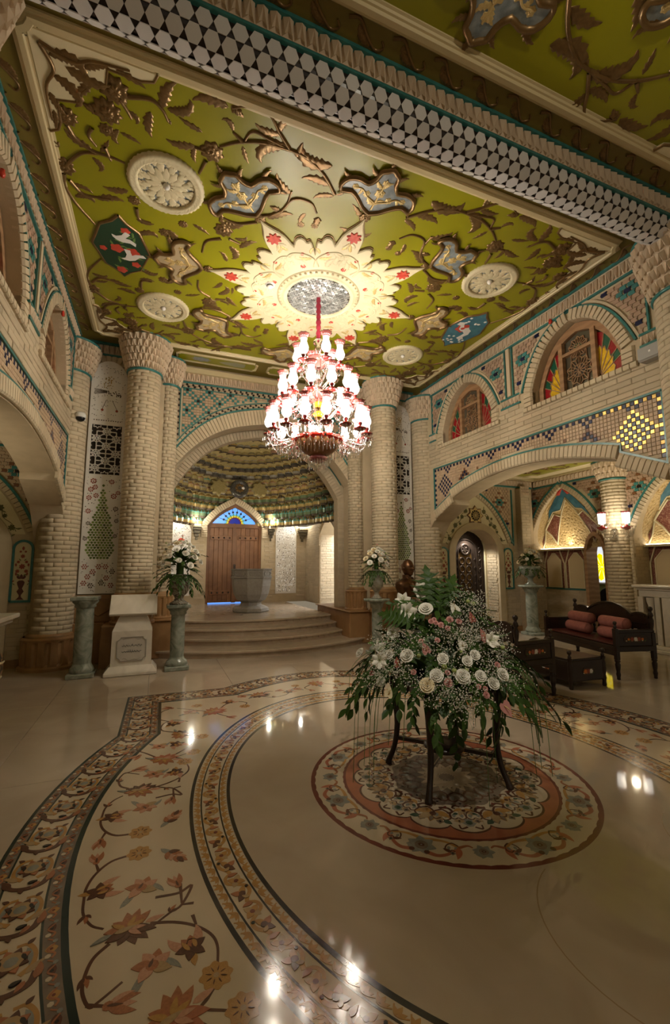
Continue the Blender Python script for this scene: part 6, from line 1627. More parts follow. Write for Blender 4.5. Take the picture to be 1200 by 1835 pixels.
def fl_bloom():
    f = Flat(); f.leaf(-.1, .1, .9, .95, .17, 'ipink', -.9); f.leaf(-.1, -.1, -.9, .95, .17, 'ipink', .9); f.leaf(-.4, 0, 2.5, .5, .12, 'iochre', .5)
    for a in (.3, -.3, 1.4, -1.4, 2.6, -2.6): f.leaf(-.1, 0, a, .55, .17, 'ibrn' if abs(a) > 1 else 'irust')
    f.leaf(-.2, .1, .2, .5, .08, 'iochre'); f.leaf(-.2, -.12, -.2, .5, .08, 'iochre'); f.band([(-.2, -.2), (.1, -.25), (.25, -.05), (.12, .08)], .03, .04, 'ibrn')
    return f.mesh('bloom_inlay')
def fl_iris():
    f = Flat(); f.leaf(-.9, -.35, .35, 1.0, .11, 'igrey', .35); f.leaf(.2, 0, -.9, .75, .10, 'igrey', -.8)
    for a, c in ((.5, 'irust'), (1.3, 'ipink'), (2.2, 'irust'), (-.2, 'ipink'), (-1.2, 'itan'), (3.3, 'ipink')): f.leaf(0, 0, a, .55, .17, c, .3)
    f.disc(0, 0, .15, 'irust', 9); f.leaf(-.1, .0, .6, .3, .05, 'ibrn')
    return f.mesh('iris_inlay')
def fl_bud():
    f = Flat(); f.leaf(0, 0, .5, .9, .16, 'irust', -.4); f.leaf(0, 0, -.5, .9, .16, 'ibrn', .4); f.leaf(0, 0, 1.4, .6, .12, 'ibrn', -.8); return f.mesh('bud_inlay')
def fl_spray():
    f = Flat(); f.leaf(-.6, 0, 0, 1.0, .13, 'igrey', .2)
    for x, a, c in ((.1, .8, 'irust'), (.1, -.8, 'ipink'), (.35, .6, 'ipink'), (.35, -.6, 'irust'), (.55, .2, 'irust'), (.5, -.3, 'ibrn'), (-.1, .9, 'ibrn'), (-.1, -.9, 'irust')): f.leaf(x, 0, a, .5, .12, c, -.2 if a > 0 else .2)
    return f.mesh('spray_inlay')
FLOW = dict(palm=fl_palm(), palm2=fl_palm(1), rosette=fl_rosette(), tulip=fl_tulip(), bloom=fl_bloom(), iris=fl_iris(), bud=fl_bud(), spray=fl_spray())
FS = [[(-2.04,-.10),(-2.12,-.12),(-2.18,-.19),(-2.21,-.28),(-2.21,-.37),(-2.2,-.46),(-2.16,-.54),(-2.11,-.58)],[(-1.91,-.47),(-1.81,-.48),(-1.75,-.45),(-1.8,-.56),(-1.85,-.59),(-1.92,-.64)],[(-1.8,-.42),(-1.8,-.55)],[(-1.93,-.62),(-1.84,-.65),(-1.76,-.7),(-1.7,-.77),(-1.68,-.84),(-1.69,-.93)],[(-2.08,-.67),(-2.13,-.72),(-2.15,-.79),(-2.15,-.86),(-2.12,-.93),(-2.09,-.92),(-2.02,-.87)],[(-2.13,-.92),(-2.06,-.95)],[(-1.71,-1.01),(-1.74,-1.05),(-1.76,-1.08),(-1.68,-1.12)],[(-2.17,-.18),(-2.19,-.11)],[(-1.75,-.57),(-1.8,-.56)],[(-1.76,-.64),(-1.75,-.70)],[(-1.90,-1.12),(-1.98,-1.24),(-2.06,-1.36),(-2.0,-1.46)],[(-1.8,-1.1),(-1.66,-1.25),(-1.6,-1.4),(-1.66,-1.5),(-1.78,-1.52)]]
FI = [('rosette',-1.99,-.10,0,.062),('spray',-1.84,-.16,-.9,.12),('tulip',-2.19,-.10,1.6,.085),('bloom',-2.14,-.33,.2,.115),('iris',-1.97,-.38,.5,.14),('tulip',-1.81,-.43,1.8,.085),('palm',-2.02,-.62,.2,.16),('bloom',-1.78,-.80,1.9,.115),('iris',-1.92,-.84,.6,.14),('tulip',-2.06,-.95,-.2,.10),('rosette',-1.70,-.97,0,.062),('rosette',-1.63,-1.13,0,.062),('palm2',-1.86,-1.08,.4,.17),('bud',-2.19,-.47,-1.8,.06),('bud',-2.15,-.80,-1.6,.06),('bud',-1.85,-.585,.6,.05),
      ('bloom',-1.74,-1.34,1.2,.12),('iris',-1.88,-1.36,.4,.13),('tulip',-2.03,-1.22,2.3,.09),('palm',-1.70,-1.58,1.1,.17),('rosette',-1.53,-1.45,0,.06),('tulip',-2.10,-1.42,3.6,.09)]
# towards the far corner and across the back (upper left quarter, mirrored to the right)
FI2 = [('bloom',-1.75,1.89,1.0,.13),('palm2',-1.36,2.10,.7,.20),('tulip',-1.75,2.38,2.6,.11),('rosette',-1.50,2.37,0,.062),('iris',-1.58,2.17,.2,.15),('tulip',-1.24,1.88,-.5,.09),('bud',-1.95,2.1,2.5,.08),('bloom',-1.15,2.38,.4,.12),('rosette',-1.02,2.16,0,.06),('palm',-.80,2.50,.5,.19),('iris',-.98,2.54,2.9,.12),('tulip',-.56,2.60,.2,.10),('bud',-.66,2.40,-1,.07),('bloom',-.42,2.52,.4,.11),('rosette',-.28,2.74,0,.055),('iris',-.30,2.58,.1,.12),('tulip',-.16,2.50,-1.4,.08)]
FS2 = [[(-1.72,1.62),(-1.86,1.74),(-1.84,1.92),(-1.74,1.98),(-1.62,1.90)],[(-1.75,1.92),(-1.9,2.1),(-1.85,2.3),(-1.78,2.36)],[(-1.36,2.1),(-1.5,2.2),(-1.62,2.3),(-1.7,2.36)],[(-1.36,2.1),(-1.3,1.98),(-1.24,1.9)],[(-1.3,2.14),(-1.2,2.3),(-1.08,2.36),(-.98,2.28),(-1.02,2.18)],[(-.8,2.5),(-.9,2.58),(-1.02,2.56)],[(-.78,2.48),(-.68,2.62),(-.6,2.6)],[(-.76,2.46),(-.66,2.36),(-.5,2.4),(-.42,2.5)],[(-.4,2.56),(-.3,2.66),(-.28,2.72)],[(-.1,2.7),(-.2,2.6),(-.16,2.48)]]
fsm = {id(s): None for s in FS}
def fstem(pts):
    f = Flat(); f.band(pts, .016, .010, 'ibrn'); return f.mesh('stem_inlay')
S1, S2 = [(p, fstem(p)) for p in FS], [(p, fstem(p)) for p in FS2]
def motif(kind, x, y, a, s_, sx, sy):
    if not seen(FC.x+sx*x, FC.y+sy*y): return
    place(FLOW[kind], kind.rstrip('2').replace('palm', 'palmette')+'_inlay', floor, Matrix.Translation((FC.x, FC.y, .0012)) @ Matrix.Diagonal((sx, sy, 1, 1)) @ TRS((x, y, 0), a, (s_, s_, 1)))
for sx in (1, -1):
    for sy in (1, -1):
        for it in FI: motif(*it, sx, sy)
        for p, me in S1:
            if any(seen(FC.x+sx*q[0], FC.y+sy*q[1]) for q in p): place(me, 'stem_inlay', floor, Matrix.Translation((FC.x, FC.y, .0010)) @ Matrix.Diagonal((sx, sy, 1, 1)))
    for it in FI2: motif(*it, sx, 1)
    for p, me in S2: place(me, 'stem_inlay', floor, Matrix.Translation((FC.x, FC.y, .0010)) @ Matrix.Diagonal((sx, 1, 1, 1)))
motif('palm2', 0, 2.72, pi/2, .19, 1, 1)

# --- round medallion under the table
Rm = .965; FM = Matrix.Translation((FC.x+.015, FC.y-.01, 0))
def circ(r, n=96, lob=0, amp=0, ph=0): return [(r*(1+amp*cos(lob*2*pi*i/n+ph))*cos(2*pi*i/n), r*(1+amp*cos(lob*2*pi*i/n+ph))*sin(2*pi*i/n)) for i in range(n)]
def disc(P, mk, name, z): b = MB(); b.prism(P, 0, z); return b.build(name, M[mk], floor, FM)
disc(circ(Rm), 'idred', 'medallion_rim', .0008); disc(circ(Rm*.968, 192, 64, .004), 'inl', 'medallion_ground', .0011)
disc(circ(Rm*.765, 192, 64, .004), 'idred', 'medallion_ring', .0013); disc(circ(Rm*.745), 'iterra', 'medallion_ring', .0015)
disc([(r*Rm*cos(t), r*Rm*sin(t)) for t in lin(0, 2*pi*255/256, 255) for r in (.632+.06*abs(cos(8*t))**.6,)], 'ibrn', 'scalloped_edge', .0017)
disc([(r*Rm*cos(t), r*Rm*sin(t)) for t in lin(0, 2*pi*255/256, 255) for r in (.617+.06*abs(cos(8*t))**.6,)], 'inl', 'medallion_ground', .0019)
disc(circ(Rm*.40, 128, 16, .03), 'igb', 'medallion_heart', .0021)
f = Flat()                                # sector of the outer ring
f.leaf(.04, -.0, 1.57, .06, .03, 'igrey'); 
for a in lin(.2, 6.0, 6): f.leaf(0, 0, a, .082, .030, 'igrey')
f.disc(0, 0, .032, 'igb', 10); f.disc(0, 0, .016, 'ibrn', 7, 5, .2); f.disc(0, 0, .005, 'igrey', 5)
BIGF = f.mesh('grey_flower')
f = Flat()
f.band([(-.19, -.05), (-.15, .02), (-.10, .055), (-.045, .05)], .016, .030, 'iterra'); f.band([(-.19, -.05), (-.12, -.075), (-.05, -.07), (.0, -.055)], .012, .028, 'iochre'); f.leaf(-.185, -.05, 2.0, .10, .018, 'iterra', -.6); f.leaf(-.16, .0, -.3, .05, .012, 'ibrn'); f.band([(-.19, -.05), (-.23, -.085), (-.26, -.08)], .02, .008, 'irust'); f.disc(-.04, .05, .014, 'ibrn', 7)
SCR1 = f.mesh('terracotta_scroll')
f = Flat()
f.leaf(0, -.03, pi/2, .115, .03, 'iochre')
for sg in (-1, 1): f.leaf(sg*.005, -.01, pi/2-sg*.75, .11, .026, 'itan', sg*.4); f.leaf(sg*.01, -.03, pi/2-sg*1.4, .10, .024, 'iochre', sg*.5); f.leaf(sg*.07, .045, pi/2-sg*1.2, .055, .018, 'igreen'); f.band([(sg*.02, -.075), (sg*.07, -.09), (sg*.10, -.06), (sg*.075, -.035)], .020, .010, 'ibrn'); f.leaf(sg*.05, -.08, -pi/2+sg*.2, .03, .010, 'idred')
f.disc(0, 0, .018, 'ibrn', 8); f.leaf(0, .03, pi/2, .05, .012, 'igb')
SEC = f.mesh('ochre_palmette')
f = Flat()
f.disc(0, 0, .036, 'igrey', 10, 4, .15); f.disc(0, 0, .017, 'igreen', 8)
for sg in (-1, 1): f.leaf(sg*.02, -.01, pi/2-sg*1.9, .06, .016, 'itan', sg*.5); f.band([(sg*.02, .04), (sg*.055, .055), (sg*.06, .02)], .012, .008, 'ibrn')
SEC2 = f.mesh('small_grey_flower')
f = Flat()
for sg in (-1, 1): f.band([(0, .02), (sg*.045, .055), (sg*.06, .11), (sg*.03, .14), (0, .12)], .014, .010, 'ibrn'); f.leaf(sg*.03, .07, 1.57, .05, .014, 'igrey')
f.disc(0, .165, .022, 'igb', 8, 4, .2); f.disc(0, .165, .008, 'iblk', 6)
HRT = f.mesh('heart_scroll')
f = Flat()
f.leaf(0, .04, pi/2, .13, .028, 'inl'); f.leaf(0, .05, pi/2, .08, .013, 'ibrn')
for sg in (-1, 1): f.leaf(sg*.01, .05, pi/2-sg*.7, .075, .016, 'inl', sg*.5)
LAT = f.mesh('lattice_petal')
for k in range(8):
    a = 2*pi*k/8
    R_ = lambda a, r, z, sc=1: FM @ Matrix.Translation((0, 0, z)) @ Matrix.Rotation(a, 4, 'Z') @ Matrix.Translation((r, 0, 0)) @ Matrix.Rotation(-pi/2, 4, 'Z') @ Matrix.Diagonal((sc, sc, 1, 1))
    place(BIGF, 'grey_flower', floor, R_(a, Rm*.865, .0012, 1.0)); place(BIGF, 'grey_flower', floor, R_(a+pi/8, Rm*.86, .0012, .72))
    for sg in (-1, 1):
        Q = FM @ Matrix.Translation((0, 0, .0012)) @ Matrix.Rotation(a, 4, 'Z') @ Matrix.Translation((Rm*.865, 0, 0)) @ Matrix.Rotation(-pi/2, 4, 'Z') @ Matrix.Diagonal((sg, 1, 1, 1))
        place(SCR1, 'terracotta_scroll', floor, Q)
    for j in range(4): place(HRT, 'brown_scroll', floor, R_(a+(j+.5)*pi/16, Rm*.435, .0019, .95 if j % 3 == 0 else .8))
    for j in range(2): place(HRT, 'brown_scroll', floor, R_(a+(j+.5)*pi/8, Rm*.785, .00125, .62))
    place(SEC, 'ochre_palmette', floor, R_(a, Rm*.525, .0020, 1.05)); place(SEC2, 'small_grey_flower', floor, R_(a+pi/8, Rm*.585, .0020, 1.1)); place(SEC, 'ochre_palmette', floor, R_(a+pi/8, Rm*.455, .0020, .62))
    for j in (0, .5):
        place(HRT, 'heart_scroll', floor, R_(a+j*pi/4, Rm*.20, .0022, 1.0)); place(LAT, 'lattice_petal', floor, R_(a+j*pi/4, 0, .0022, 1.25))
# fine scratched circles of an older joint in the plain marble
for r, x, y in ((.55, .1, -1.5), (.5, 1.15, -1.35)):
    b = MB(); b.M = Matrix.Translation((FC.x+x, FC.y+y, .0)); A, B = circ(r, 64), circ(r-.006, 64); b.add([(p[0], p[1], .0006) for p in A]+[(p[0], p[1], .0006) for p in B], [(i, (i+1) % 64, 64+(i+1) % 64, 64+i) for i in range(20, 62)]); b.M = None
    b.build('joint_line', mat('joint_brown', (.30,.215,.13), .2), floor)

b = MB(); b.prism(ell(A0, B0, 128), 0, .0004); b.build('marble_oval', M['floorm'], floor, Matrix.Translation(FC))

# ------------------------------------------------------------------ chandelier
ch = thing('chandelier', 'large tiered crystal chandelier with rose-rimmed lit shades hung on a crimson sleeve', 'chandelier', (1.95, 5.45, 0))
b = MB(); rr = random.Random(4); pr = []
for i in range(27): z = 5.30-i*(5.30-4.60)/26; pr.append(((.030+.007*sin(i*2.1)+rr.uniform(-.003, .003)), z))
b.lathe(pr[::-1], 12); b.build('rope_sleeve', M['rope'], ch)
b = MB(); b.lathe([(0, 4.62), (.05, 4.62), (.075, 4.59), (.07, 4.55), (.045, 4.52), (.06, 4.49), (.035, 4.44), (.03, 4.3), (.05, 4.26), (.03, 4.2), (.035, 4.05), (.07, 4.0), (.04, 3.94), (.03, 3.75), (.055, 3.7), (.03, 3.6), (.04, 3.4), (.03, 3.1), (0, 3.1)], 16); b.build('crystal_stem', M['glass'], ch)
b = MB(); b.lathe([(.055, 3.72), (.075, 3.68), (.06, 3.63)], 16); b.lathe([(.05, 3.58), (.085, 3.54), (.05, 3.5)], 16); b.build('amber_knop', mat('amber_crystal', (.30,.16,.012), .1), ch)
for z, r in ((4.27, .17), (3.76, .20)):
    b = MB(); b.lathe([(.03, z-.05), (r*.7, z-.03), (r, z+.03), (r*1.04, z+.06), (r*.95, z+.05), (.03, z-.02)], 24); b.build('rose_dish', M['pinkglass'], ch)
b = MB(); b.lathe([(.30, 3.17), (.31, 3.15), (.27, 3.08), (.18, 3.0), (.08, 2.95), (.0, 2.94)], 28); b.build('amber_bowl', mat('amber_bowl_glass', (.26,.115,.04), .12), ch)
b = MB(); b.lathe([(.29, 3.13), (.33, 3.17), (.345, 3.20), (.31, 3.19), (.28, 3.16)], 36, wob=lambda a, z: 1+.03*cos(18*a)); b.build('red_bowl_rim', mat('red_rim_glass', (.40,.018,.010), .15), ch)
b = MB(); b.lathe([(.10, 2.97), (.135, 2.93), (.12, 2.90), (.04, 2.87), (0, 2.86)], 20); b.build('rose_bowl', M['pinkglass'], ch)
# one lamp: shade, fringe, cup, dish
b = MB(); b.lathe([(.012, -.13), (.040, -.125), (.062, -.09), (.066, -.055), (.052, -.01), (.040, .03), (.043, .07), (.054, .10)], 14); SH = b.mesh('lit_shade', M['shade'])
b = MB(); b.lathe([(.054, .098), (.068, .125), (.078, .135), (.072, .12), (.056, .10)], 24, wob=lambda a, z: 1+(.10*cos(8*a) if z > .11 else 0)); b.lathe([(.045, .07), (.054, .10)], 16); RIM = b.mesh('rose_rim', M['pinkglass'])
b = MB(); b.lathe([(.0, -.15), (.03, -.145), (.034, -.17), (.02, -.195), (.034, -.21), (.03, -.235), (.012, -.25), (0, -.25)], 12); CUP = b.mesh('ruby_cup', M['redglass'])
b = MB(); b.lathe([(.02, -.25), (.075, -.235), (.085, -.225), (.08, -.24), (.03, -.262), (0, -.262)], 18); DISH = b.mesh('ruby_dish', M['redglass'])
def drop(bb, x, y, z, l, r=.0075):
    bb.add([(x, y, z), (x+r*.6, y, z-l*.12), (x, y+r*.6, z-l*.12), (x-r*.6, y, z-l*.12), (x, y-r*.6, z-l*.12), (x+r, y, z-l*.8), (x, y+r, z-l*.8), (x-r, y, z-l*.8), (x, y-r, z-l*.8), (x, y, z-l)],
           [(0,1,2),(0,2,3),(0,3,4),(0,4,1),(1,5,6,2),(2,6,7,3),(3,7,8,4),(4,8,5,1),(5,9,6),(6,9,7),(7,9,8),(8,9,5)])
b = MB()
for k in range(10): a = 2*pi*k/10; drop(b, .078*cos(a), .078*sin(a), -.235, .11)
DRP = b.mesh('prism_fringe', M['glass'])
def lamp(z, r, n, ph, arm_z, arm_r, drops=True):
    for k in range(n):
        a = 2*pi*(k+ph)/n; x, y = r*cos(a), r*sin(a)
        arm = MB(); P = smooth_path([(arm_r*cos(a), arm_r*sin(a), arm_z), ((arm_r*.45+r*.55)*cos(a), (arm_r*.45+r*.55)*sin(a), arm_z-.10), (r*.93*cos(a), r*.93*sin(a), z-.36), (x, y, z-.26)], 4)
        arm.tube(P, .013, 6); ao = arm.build('crystal_arm', M['glass'], ch)
        Q = Matrix.Translation((x, y, z))
        for me, nm in ((SH, 'lit_shade'), (RIM, 'rose_rim'), (CUP, 'ruby_cup'), (DISH, 'ruby_dish'), (DRP, 'prism_fringe')): place(me, nm, ao, Q)
lamp(3.46, .655, 16, .5, 3.22, .27); lamp(3.94, .50, 12, .0, 3.75, .06); lamp(4.44, .30, 6, .5, 4.26, .05)
b = MB(); rr = random.Random(2)
for z0, r, n, l in ((3.16, .33, 40, .20), (2.92, .13, 22, .13), (3.10, .42, 40, .10), (3.10, .55, 48, .10), (3.72, .20, 20, .14), (4.22, .17, 18, .12)):
    for k in range(n): a = 2*pi*k/n; drop(b, r*cos(a), r*sin(a), z0+rr.uniform(-.01, .01), l*rr.uniform(.85, 1.1), .008)
o = b.build('hanging_prisms', M['glass'], ch); o['kind'] = 'stuff'
for k in range(8):                         # scrolled crystal leaves between the tiers
    a = 2*pi*(k+.25)/8; b = MB()
    for z0, r in ((3.55, .30), (4.05, .24)): b.tube(smooth_path([(.04*cos(a), .04*sin(a), z0-.15), (r*.7*cos(a), r*.7*sin(a), z0), (r*cos(a), r*sin(a), z0+.12), (r*.75*cos(a), r*.75*sin(a), z0+.17), (r*.65*cos(a), r*.65*sin(a), z0+.1)], 4), [.011]*16+[.006], 6)
    b.build('crystal_scroll', M['glass'], ch)

# ------------------------------------------------------------------ things standing left of the steps
def turned(bb, c, prof, n=20, mi=0): bb.lathe([(r, z) for r, z in prof], n, c, mi=mi)
def green_pedestal(x, y, h, label, r=.105, w=.34, cap='square'):
    t = thing('marble_pedestal', label, 'pedestal', (x, y, 0))
    b = MB(); b.bbox(-w/2, w/2, -w/2, w/2, 0, .06, .008); b.lathe([(w*.42, .06), (w*.46, .09), (w*.42, .125), (r*1.1, .15), (r, .18)], 24); b.build('base', M['gmarb'], t)
    b = MB(); b.lathe([(r, .18), (r*1.02, .4), (r*1.02, h*.6), (r*.97, h-.16)], 24); b.build('shaft', M['gmarb'], t)
    b = MB(); b.lathe([(r*.97, h-.16), (r*1.2, h-.14), (r*1.15, h-.11), (r*1.45, h-.075), (r*1.45, h-.05)], 24)
    if cap == 'square': b.bbox(-w*.5, w*.5, -w*.5, w*.5, h-.05, h, .008)
    else: b.lathe([(r*1.45, h-.05), (w*.72, h-.04), (w*.74, h-.015), (w*.72, h), (0, h)], 32)
    b.build('capital', M['gmarb'], t); return t
green_pedestal(-.90, 7.16, 1.085, 'empty square-topped green marble pedestal to the left of the white stele', .115)
green_pedestal(.335, 7.14, .94, 'green marble pedestal under the flower urn in front of the thin left column', .10)
green_pedestal(3.57, 6.95, .94, 'green marble pedestal under the flower vase beside the bronze bust', .09, .31, 'round')
green_pedestal(7.72, 7.58, 1.07, 'tall green marble pedestal in the aisle corner, holding a footed bowl of flowers', .12, .36, 'round')
t = thing('marble_stele', 'white marble stele with a tilted desk top and an inscribed framed panel', 'stele', (-.275, 7.12, 0), 0)
b = MB(); b.bbox(-.34, .34, -.20, .24, 0, .05, .01); b.add(*(lambda P: (P, [(0,1,5,4),(1,2,6,5),(2,3,7,6),(3,0,4,7),(4,5,6,7)]))([(-.335,-.195,.05),(.335,-.195,.05),(.335,.235,.05),(-.335,.235,.05),(-.28,-.14,.125),(.28,-.14,.125),(.28,.18,.125),(-.28,.18,.125)])); b.build('base', M['wmarb'], t)
def frus(bb, a, z0, c, z1):
    (x0, y0, y1), (X0, Y0, Y1) = a, c
    bb.add([(-x0,y0,z0),(x0,y0,z0),(x0,y1,z0),(-x0,y1,z0),(-X0,Y0,z1),(X0,Y0,z1),(X0,Y1,z1),(-X0,Y1,z1)], [(3,2,1,0),(0,1,5,4),(1,2,6,5),(2,3,7,6),(3,0,4,7),(4,5,6,7)])
b = MB(); frus(b, (.262, -.125, .17), .125, (.258, -.12, .165), .60); frus(b, (.258, -.12, .165), .60, (.19, -.07, .13), .775); frus(b, (.185, -.065, .125), .775, (.165, -.05, .11), .835); b.build('body', M['wmarb'], t)
b = MB(); q = notch(.19, .165, .045); fr = frame((0, -.1245, .355), (1, 0, 0), (0, .01, 1), (0, -1, .01))
b.M = fr; b.prism(q, 0, .003); b.M = None; b.build('inscription_panel', mat('panel_grey_marble', (.58,.53,.46), .35, nscale=5, col2=(.50,.455,.39)), t)
strip(fr, q, .010, .0, .010, 'panel_frame', mat('panel_frame_grey', (.36,.33,.28), .5), t, closed=True)
b = MB(); b.M = fr; rr = random.Random(12)
for row, zz in enumerate((.045, -.035)):   # two lines of cursive script
    x = -.125
    while x < .10:
        w = rr.uniform(.022, .05); P = [(x, zz+rr.uniform(-.006, .006), .004), (x+w*.35, zz-.010, .004), (x+w*.7, zz+rr.uniform(.0, .014), .004), (x+w, zz+rr.uniform(-.008, .006), .004)]
        b.tube(smooth_path(P, 4), .0026, 5)
        if rr.random() < .6: b.sphere((x+w*.5, zz+rr.choice((-.018, .022)), .004), .0036, 5, 4)
        if rr.random() < .35: b.tube([(x+w*.8, zz, .004), (x+w*.85, zz+.026, .004)], .002, 5)
        x += w*.9
b.M = None; b.build('inscription', M['navy'], t)
b = MB(); b.M = fr
for sg in (-1, 1):
    for k in range(22): a = k*.62; b.sphere((-.11+k*.0105, sg*.142+.010*sin(a)-sg*.012*cos(k*.3), .002), .006, 5, 3)
b.M = None; b.build('vine_relief', mat('vine_relief_grey', (.40,.37,.32), .5), t)
b = MB(); b.M = Matrix.Translation((0, -.02, .955)) @ Matrix.Rotation(.88, 4, 'X'); b.bbox(-.31, .31, -.17, .17, -.025, .02, .006); b.M = None; b.build('tilted_top', M['wmarb'], t)
b = MB(); b.bbox(-.14, .14, .0, .12, .83, .97, .005); b.build('neck', M['wmarb'], t)

# stone basin on the platform
t = thing('stone_basin', 'eight-sided grey stone basin standing on the platform before the wooden door', 'basin', (2.03, 10.2, ZP))
def octo(bb, prof, n=8, ph=pi/8, mi=0): bb.lathe(prof, n, (0, 0, 0), ph, ph+2*pi, mi=mi, smooth=False)
b = MB(); octo(b, [(.0, 0), (.40, 0), (.42, .03), (.41, .09), (.34, .13), (.25, .15), (.23, .21), (.28, .25)]); b.build('foot', M['stoneg'], t)
b = MB(); octo(b, [(.23, .23), (.33, .27), (.40, .40), (.44, .58), (.455, .76)], 8); b.build('bowl', M['stoneg'], t)
b = MB(); octo(b, [(.455, .755), (.475, .76), (.475, .785), (.455, .79), (.455, .93), (.475, .94), (.475, .965), (.42, .965), (.40, .80), (0, .80)]); b.build('rim_band', M['stoneg'], t)
for k in range(8):
    a = pi/4*k-pi/2; fr = frame((.422*cos(a), .422*sin(a), .86), (-sin(a), cos(a), 0), (0, 0, 1), (cos(a), sin(a), 0))
    strip(fr, notch(.13, .045, .025), .008, 0, .012, 'carved_cartouche', M['stoneg'], t, closed=True)
    b = MB()
    for j in range(7):
        a0 = pi/4*k-pi/2+(j-3)*.105; P = []
        for i in range(6): u = i/5; r = (.31+.115*u**.6)*cos(pi/8)/cos((j-3)*.105)*1.0; P.append((r*cos(a0+.12*u)*1.02, r*sin(a0+.12*u)*1.02, .29+.44*u))
        b.tube(P, .008, 4)
    b.build('carved_flutes', M['stoneg'], t)

# ------------------------------------------------------------------ bronze bust on its plinth
t = thing('stone_plinth', 'pale stone plinth with rounded shoulders carrying the bronze bust', 'plinth', (4.27, 7.10, 0), -.15)
b = MB(); b.bbox(-.25, .25, -.22, .22, 0, .10, .01); b.bbox(-.21, .21, -.18, .18, .10, .62, .01); b.add([(x, y, z) for y in (-.18, .18) for x, z in [(-.21, .62), (-.205, .72), (-.17, .80), (-.10, .84), (.10, .84), (.17, .80), (.205, .72), (.21, .62)]], [list(range(8)), list(range(15, 7, -1))]+[[i, i+8, i+9, i+1] for i in range(7)]); b.build('body', M['wmarb'], t)
b = MB(); b.M = frame((-.02, -.182, .60), (1, 0, 0), (0, 0, 1), (0, -1, 0)); b.sphere((0, 0, 0), .05, 10, 6, sc=(1, 1.3, .2)); b.sphere((.03, .06, 0), .03, 8, 5, sc=(1, 1, .3)); b.M = None; b.build('emblem', M['p_rust'], t)
t = thing('bronze_bust', 'bronze bust of a bearded man in an open-collared jacket facing right', 'bust', (4.27, 7.08, .84), .35)
b = MB(); b.lathe([(0, 0), (.10, 0), (.11, .02), (.075, .06), (.06, .12), (0, .12)], 20); b.build('foot', M['black'], t)
def lerp_tab(T, v):
    for (a, p), (c, q) in zip(T, T[1:]):
        if v <= c: return p+(q-p)*(v-a)/(c-a)
    return T[-1][1]
def torso(u, v):                           # shoulders and chest, v up
    a = 2*pi*u; z = .10+.33*v
    wx = lerp_tab(((0, .17), (.3, .235), (.55, .275), (.76, .280), (.87, .235), (.95, .13), (1, .09)), v); wy = lerp_tab(((0, .105), (.3, .135), (.6, .145), (.8, .130), (.92, .10), (1, .085)), v)
    c, s = cos(a), sin(a); return (wx*abs(c)**.75*(1 if c > 0 else -1), wy*abs(s)**.85*(1 if s > 0 else -1)+.01-.02*(1-v), z)
b = MB(); b.grid(torso, 36, 14); b.grid(lambda u, v: tuple(Vector(torso(u, 0)).lerp(Vector((0, .0, .09)), v)), 36, 3, flip=True)
b.lathe([(.095, .38), (.084, .44), (.082, .50)], 18, (0, .01, 0))
def head(u, v):                            # face looks along -y
    a = 2*pi*u; t_ = pi*v; x, y, z = sin(t_)*cos(a), sin(t_)*sin(a), cos(t_)
    rx, ry, rz = .088, .108, .142
    px, py, pz = rx*x, ry*y, rz*z
    if z < -.1: px *= 1+.32*z; py *= 1+.10*z
    f = max(0, -y)
    if f > .3:
        nose = math.exp(-(px/.016)**2)*math.exp(-((pz+.010)/.034)**2)*(.030 if pz < .02 else .018); py -= nose
        for sx in (-1, 1): py += .016*math.exp(-((px-sx*.034)/.018)**2)*math.exp(-((pz-.022)/.014)**2)
        py -= .010*math.exp(-((pz-.045)/.012)**2)*(abs(px) < .065)
        py -= .018*math.exp(-(px/.034)**2)*math.exp(-((pz+.057)/.013)**2)
        py += .007*math.exp(-(px/.022)**2)*math.exp(-((pz+.072)/.006)**2)
        py -= .022*math.exp(-(px/.040)**2)*math.exp(-((pz+.100)/.026)**2)
    return (px*1.12, py*1.1-.02, pz*1.1+.615)
b.grid(head, 48, 36, flip=True)
b.build('body', M['bronze'], t)
b = MB(); b.grid(lambda u, v: (lambda p: (p[0]*1.04, (p[1]+.02)*1.04-.02+.004, .615+(p[2]-.615)*1.04+.005))(head(u, v*.29)), 40, 10, flip=True); b.grid(lambda u, v: (lambda p: (p[0]*1.05, (p[1]+.02)*1.05-.02+.006, p[2]))(head(.02+.46*u, .27+.30*v)), 24, 8, flip=True); b.build('hair', M['bronze'], t)
for sg in (-1, 1):
    b = MB(); b.sphere((sg*.103, .0, .612), .028, 10, 8, sc=(.4, .8, 1.15)); b.build('ear', M['bronze'], t)
    b = MB(); b.add([(sg*.012, -.150, .24), (sg*.05, -.140, .375), (sg*.085, -.085, .425), (sg*.135, -.118, .36), (sg*.095, -.152, .325), (sg*.115, -.150, .30), (sg*.015, -.158, .17)], [(0,1,2,3,4,5,6)]); b.add([(sg*.012, -.138, .24), (sg*.05, -.125, .375), (sg*.085, -.07, .425), (sg*.135, -.10, .36), (sg*.115, -.135, .30), (sg*.015, -.14, .17)], [(0,1,2,3,4,5)]); b.build('lapel', M['bronze'], t)
    b = MB(); b.add([(sg*.005, -.125, .365), (sg*.06, -.125, .375), (sg*.085, -.06, .445), (sg*.07, .03, .47), (sg*.066, .03, .44), (sg*.05, -.055, .435), (sg*.005, -.11, .385)], [(0,1,2,5,6),(2,3,4,5)]); b.tube([(sg*.06, -.125, .375), (sg*.085, -.06, .445), (sg*.07, .03, .47)], .010, 6); b.build('collar', M['bronze'], t)
    b = MB(); b.sphere((sg*.038, -.112, .640), .0125, 8, 6); b.build('eye', M['bronze'], t)

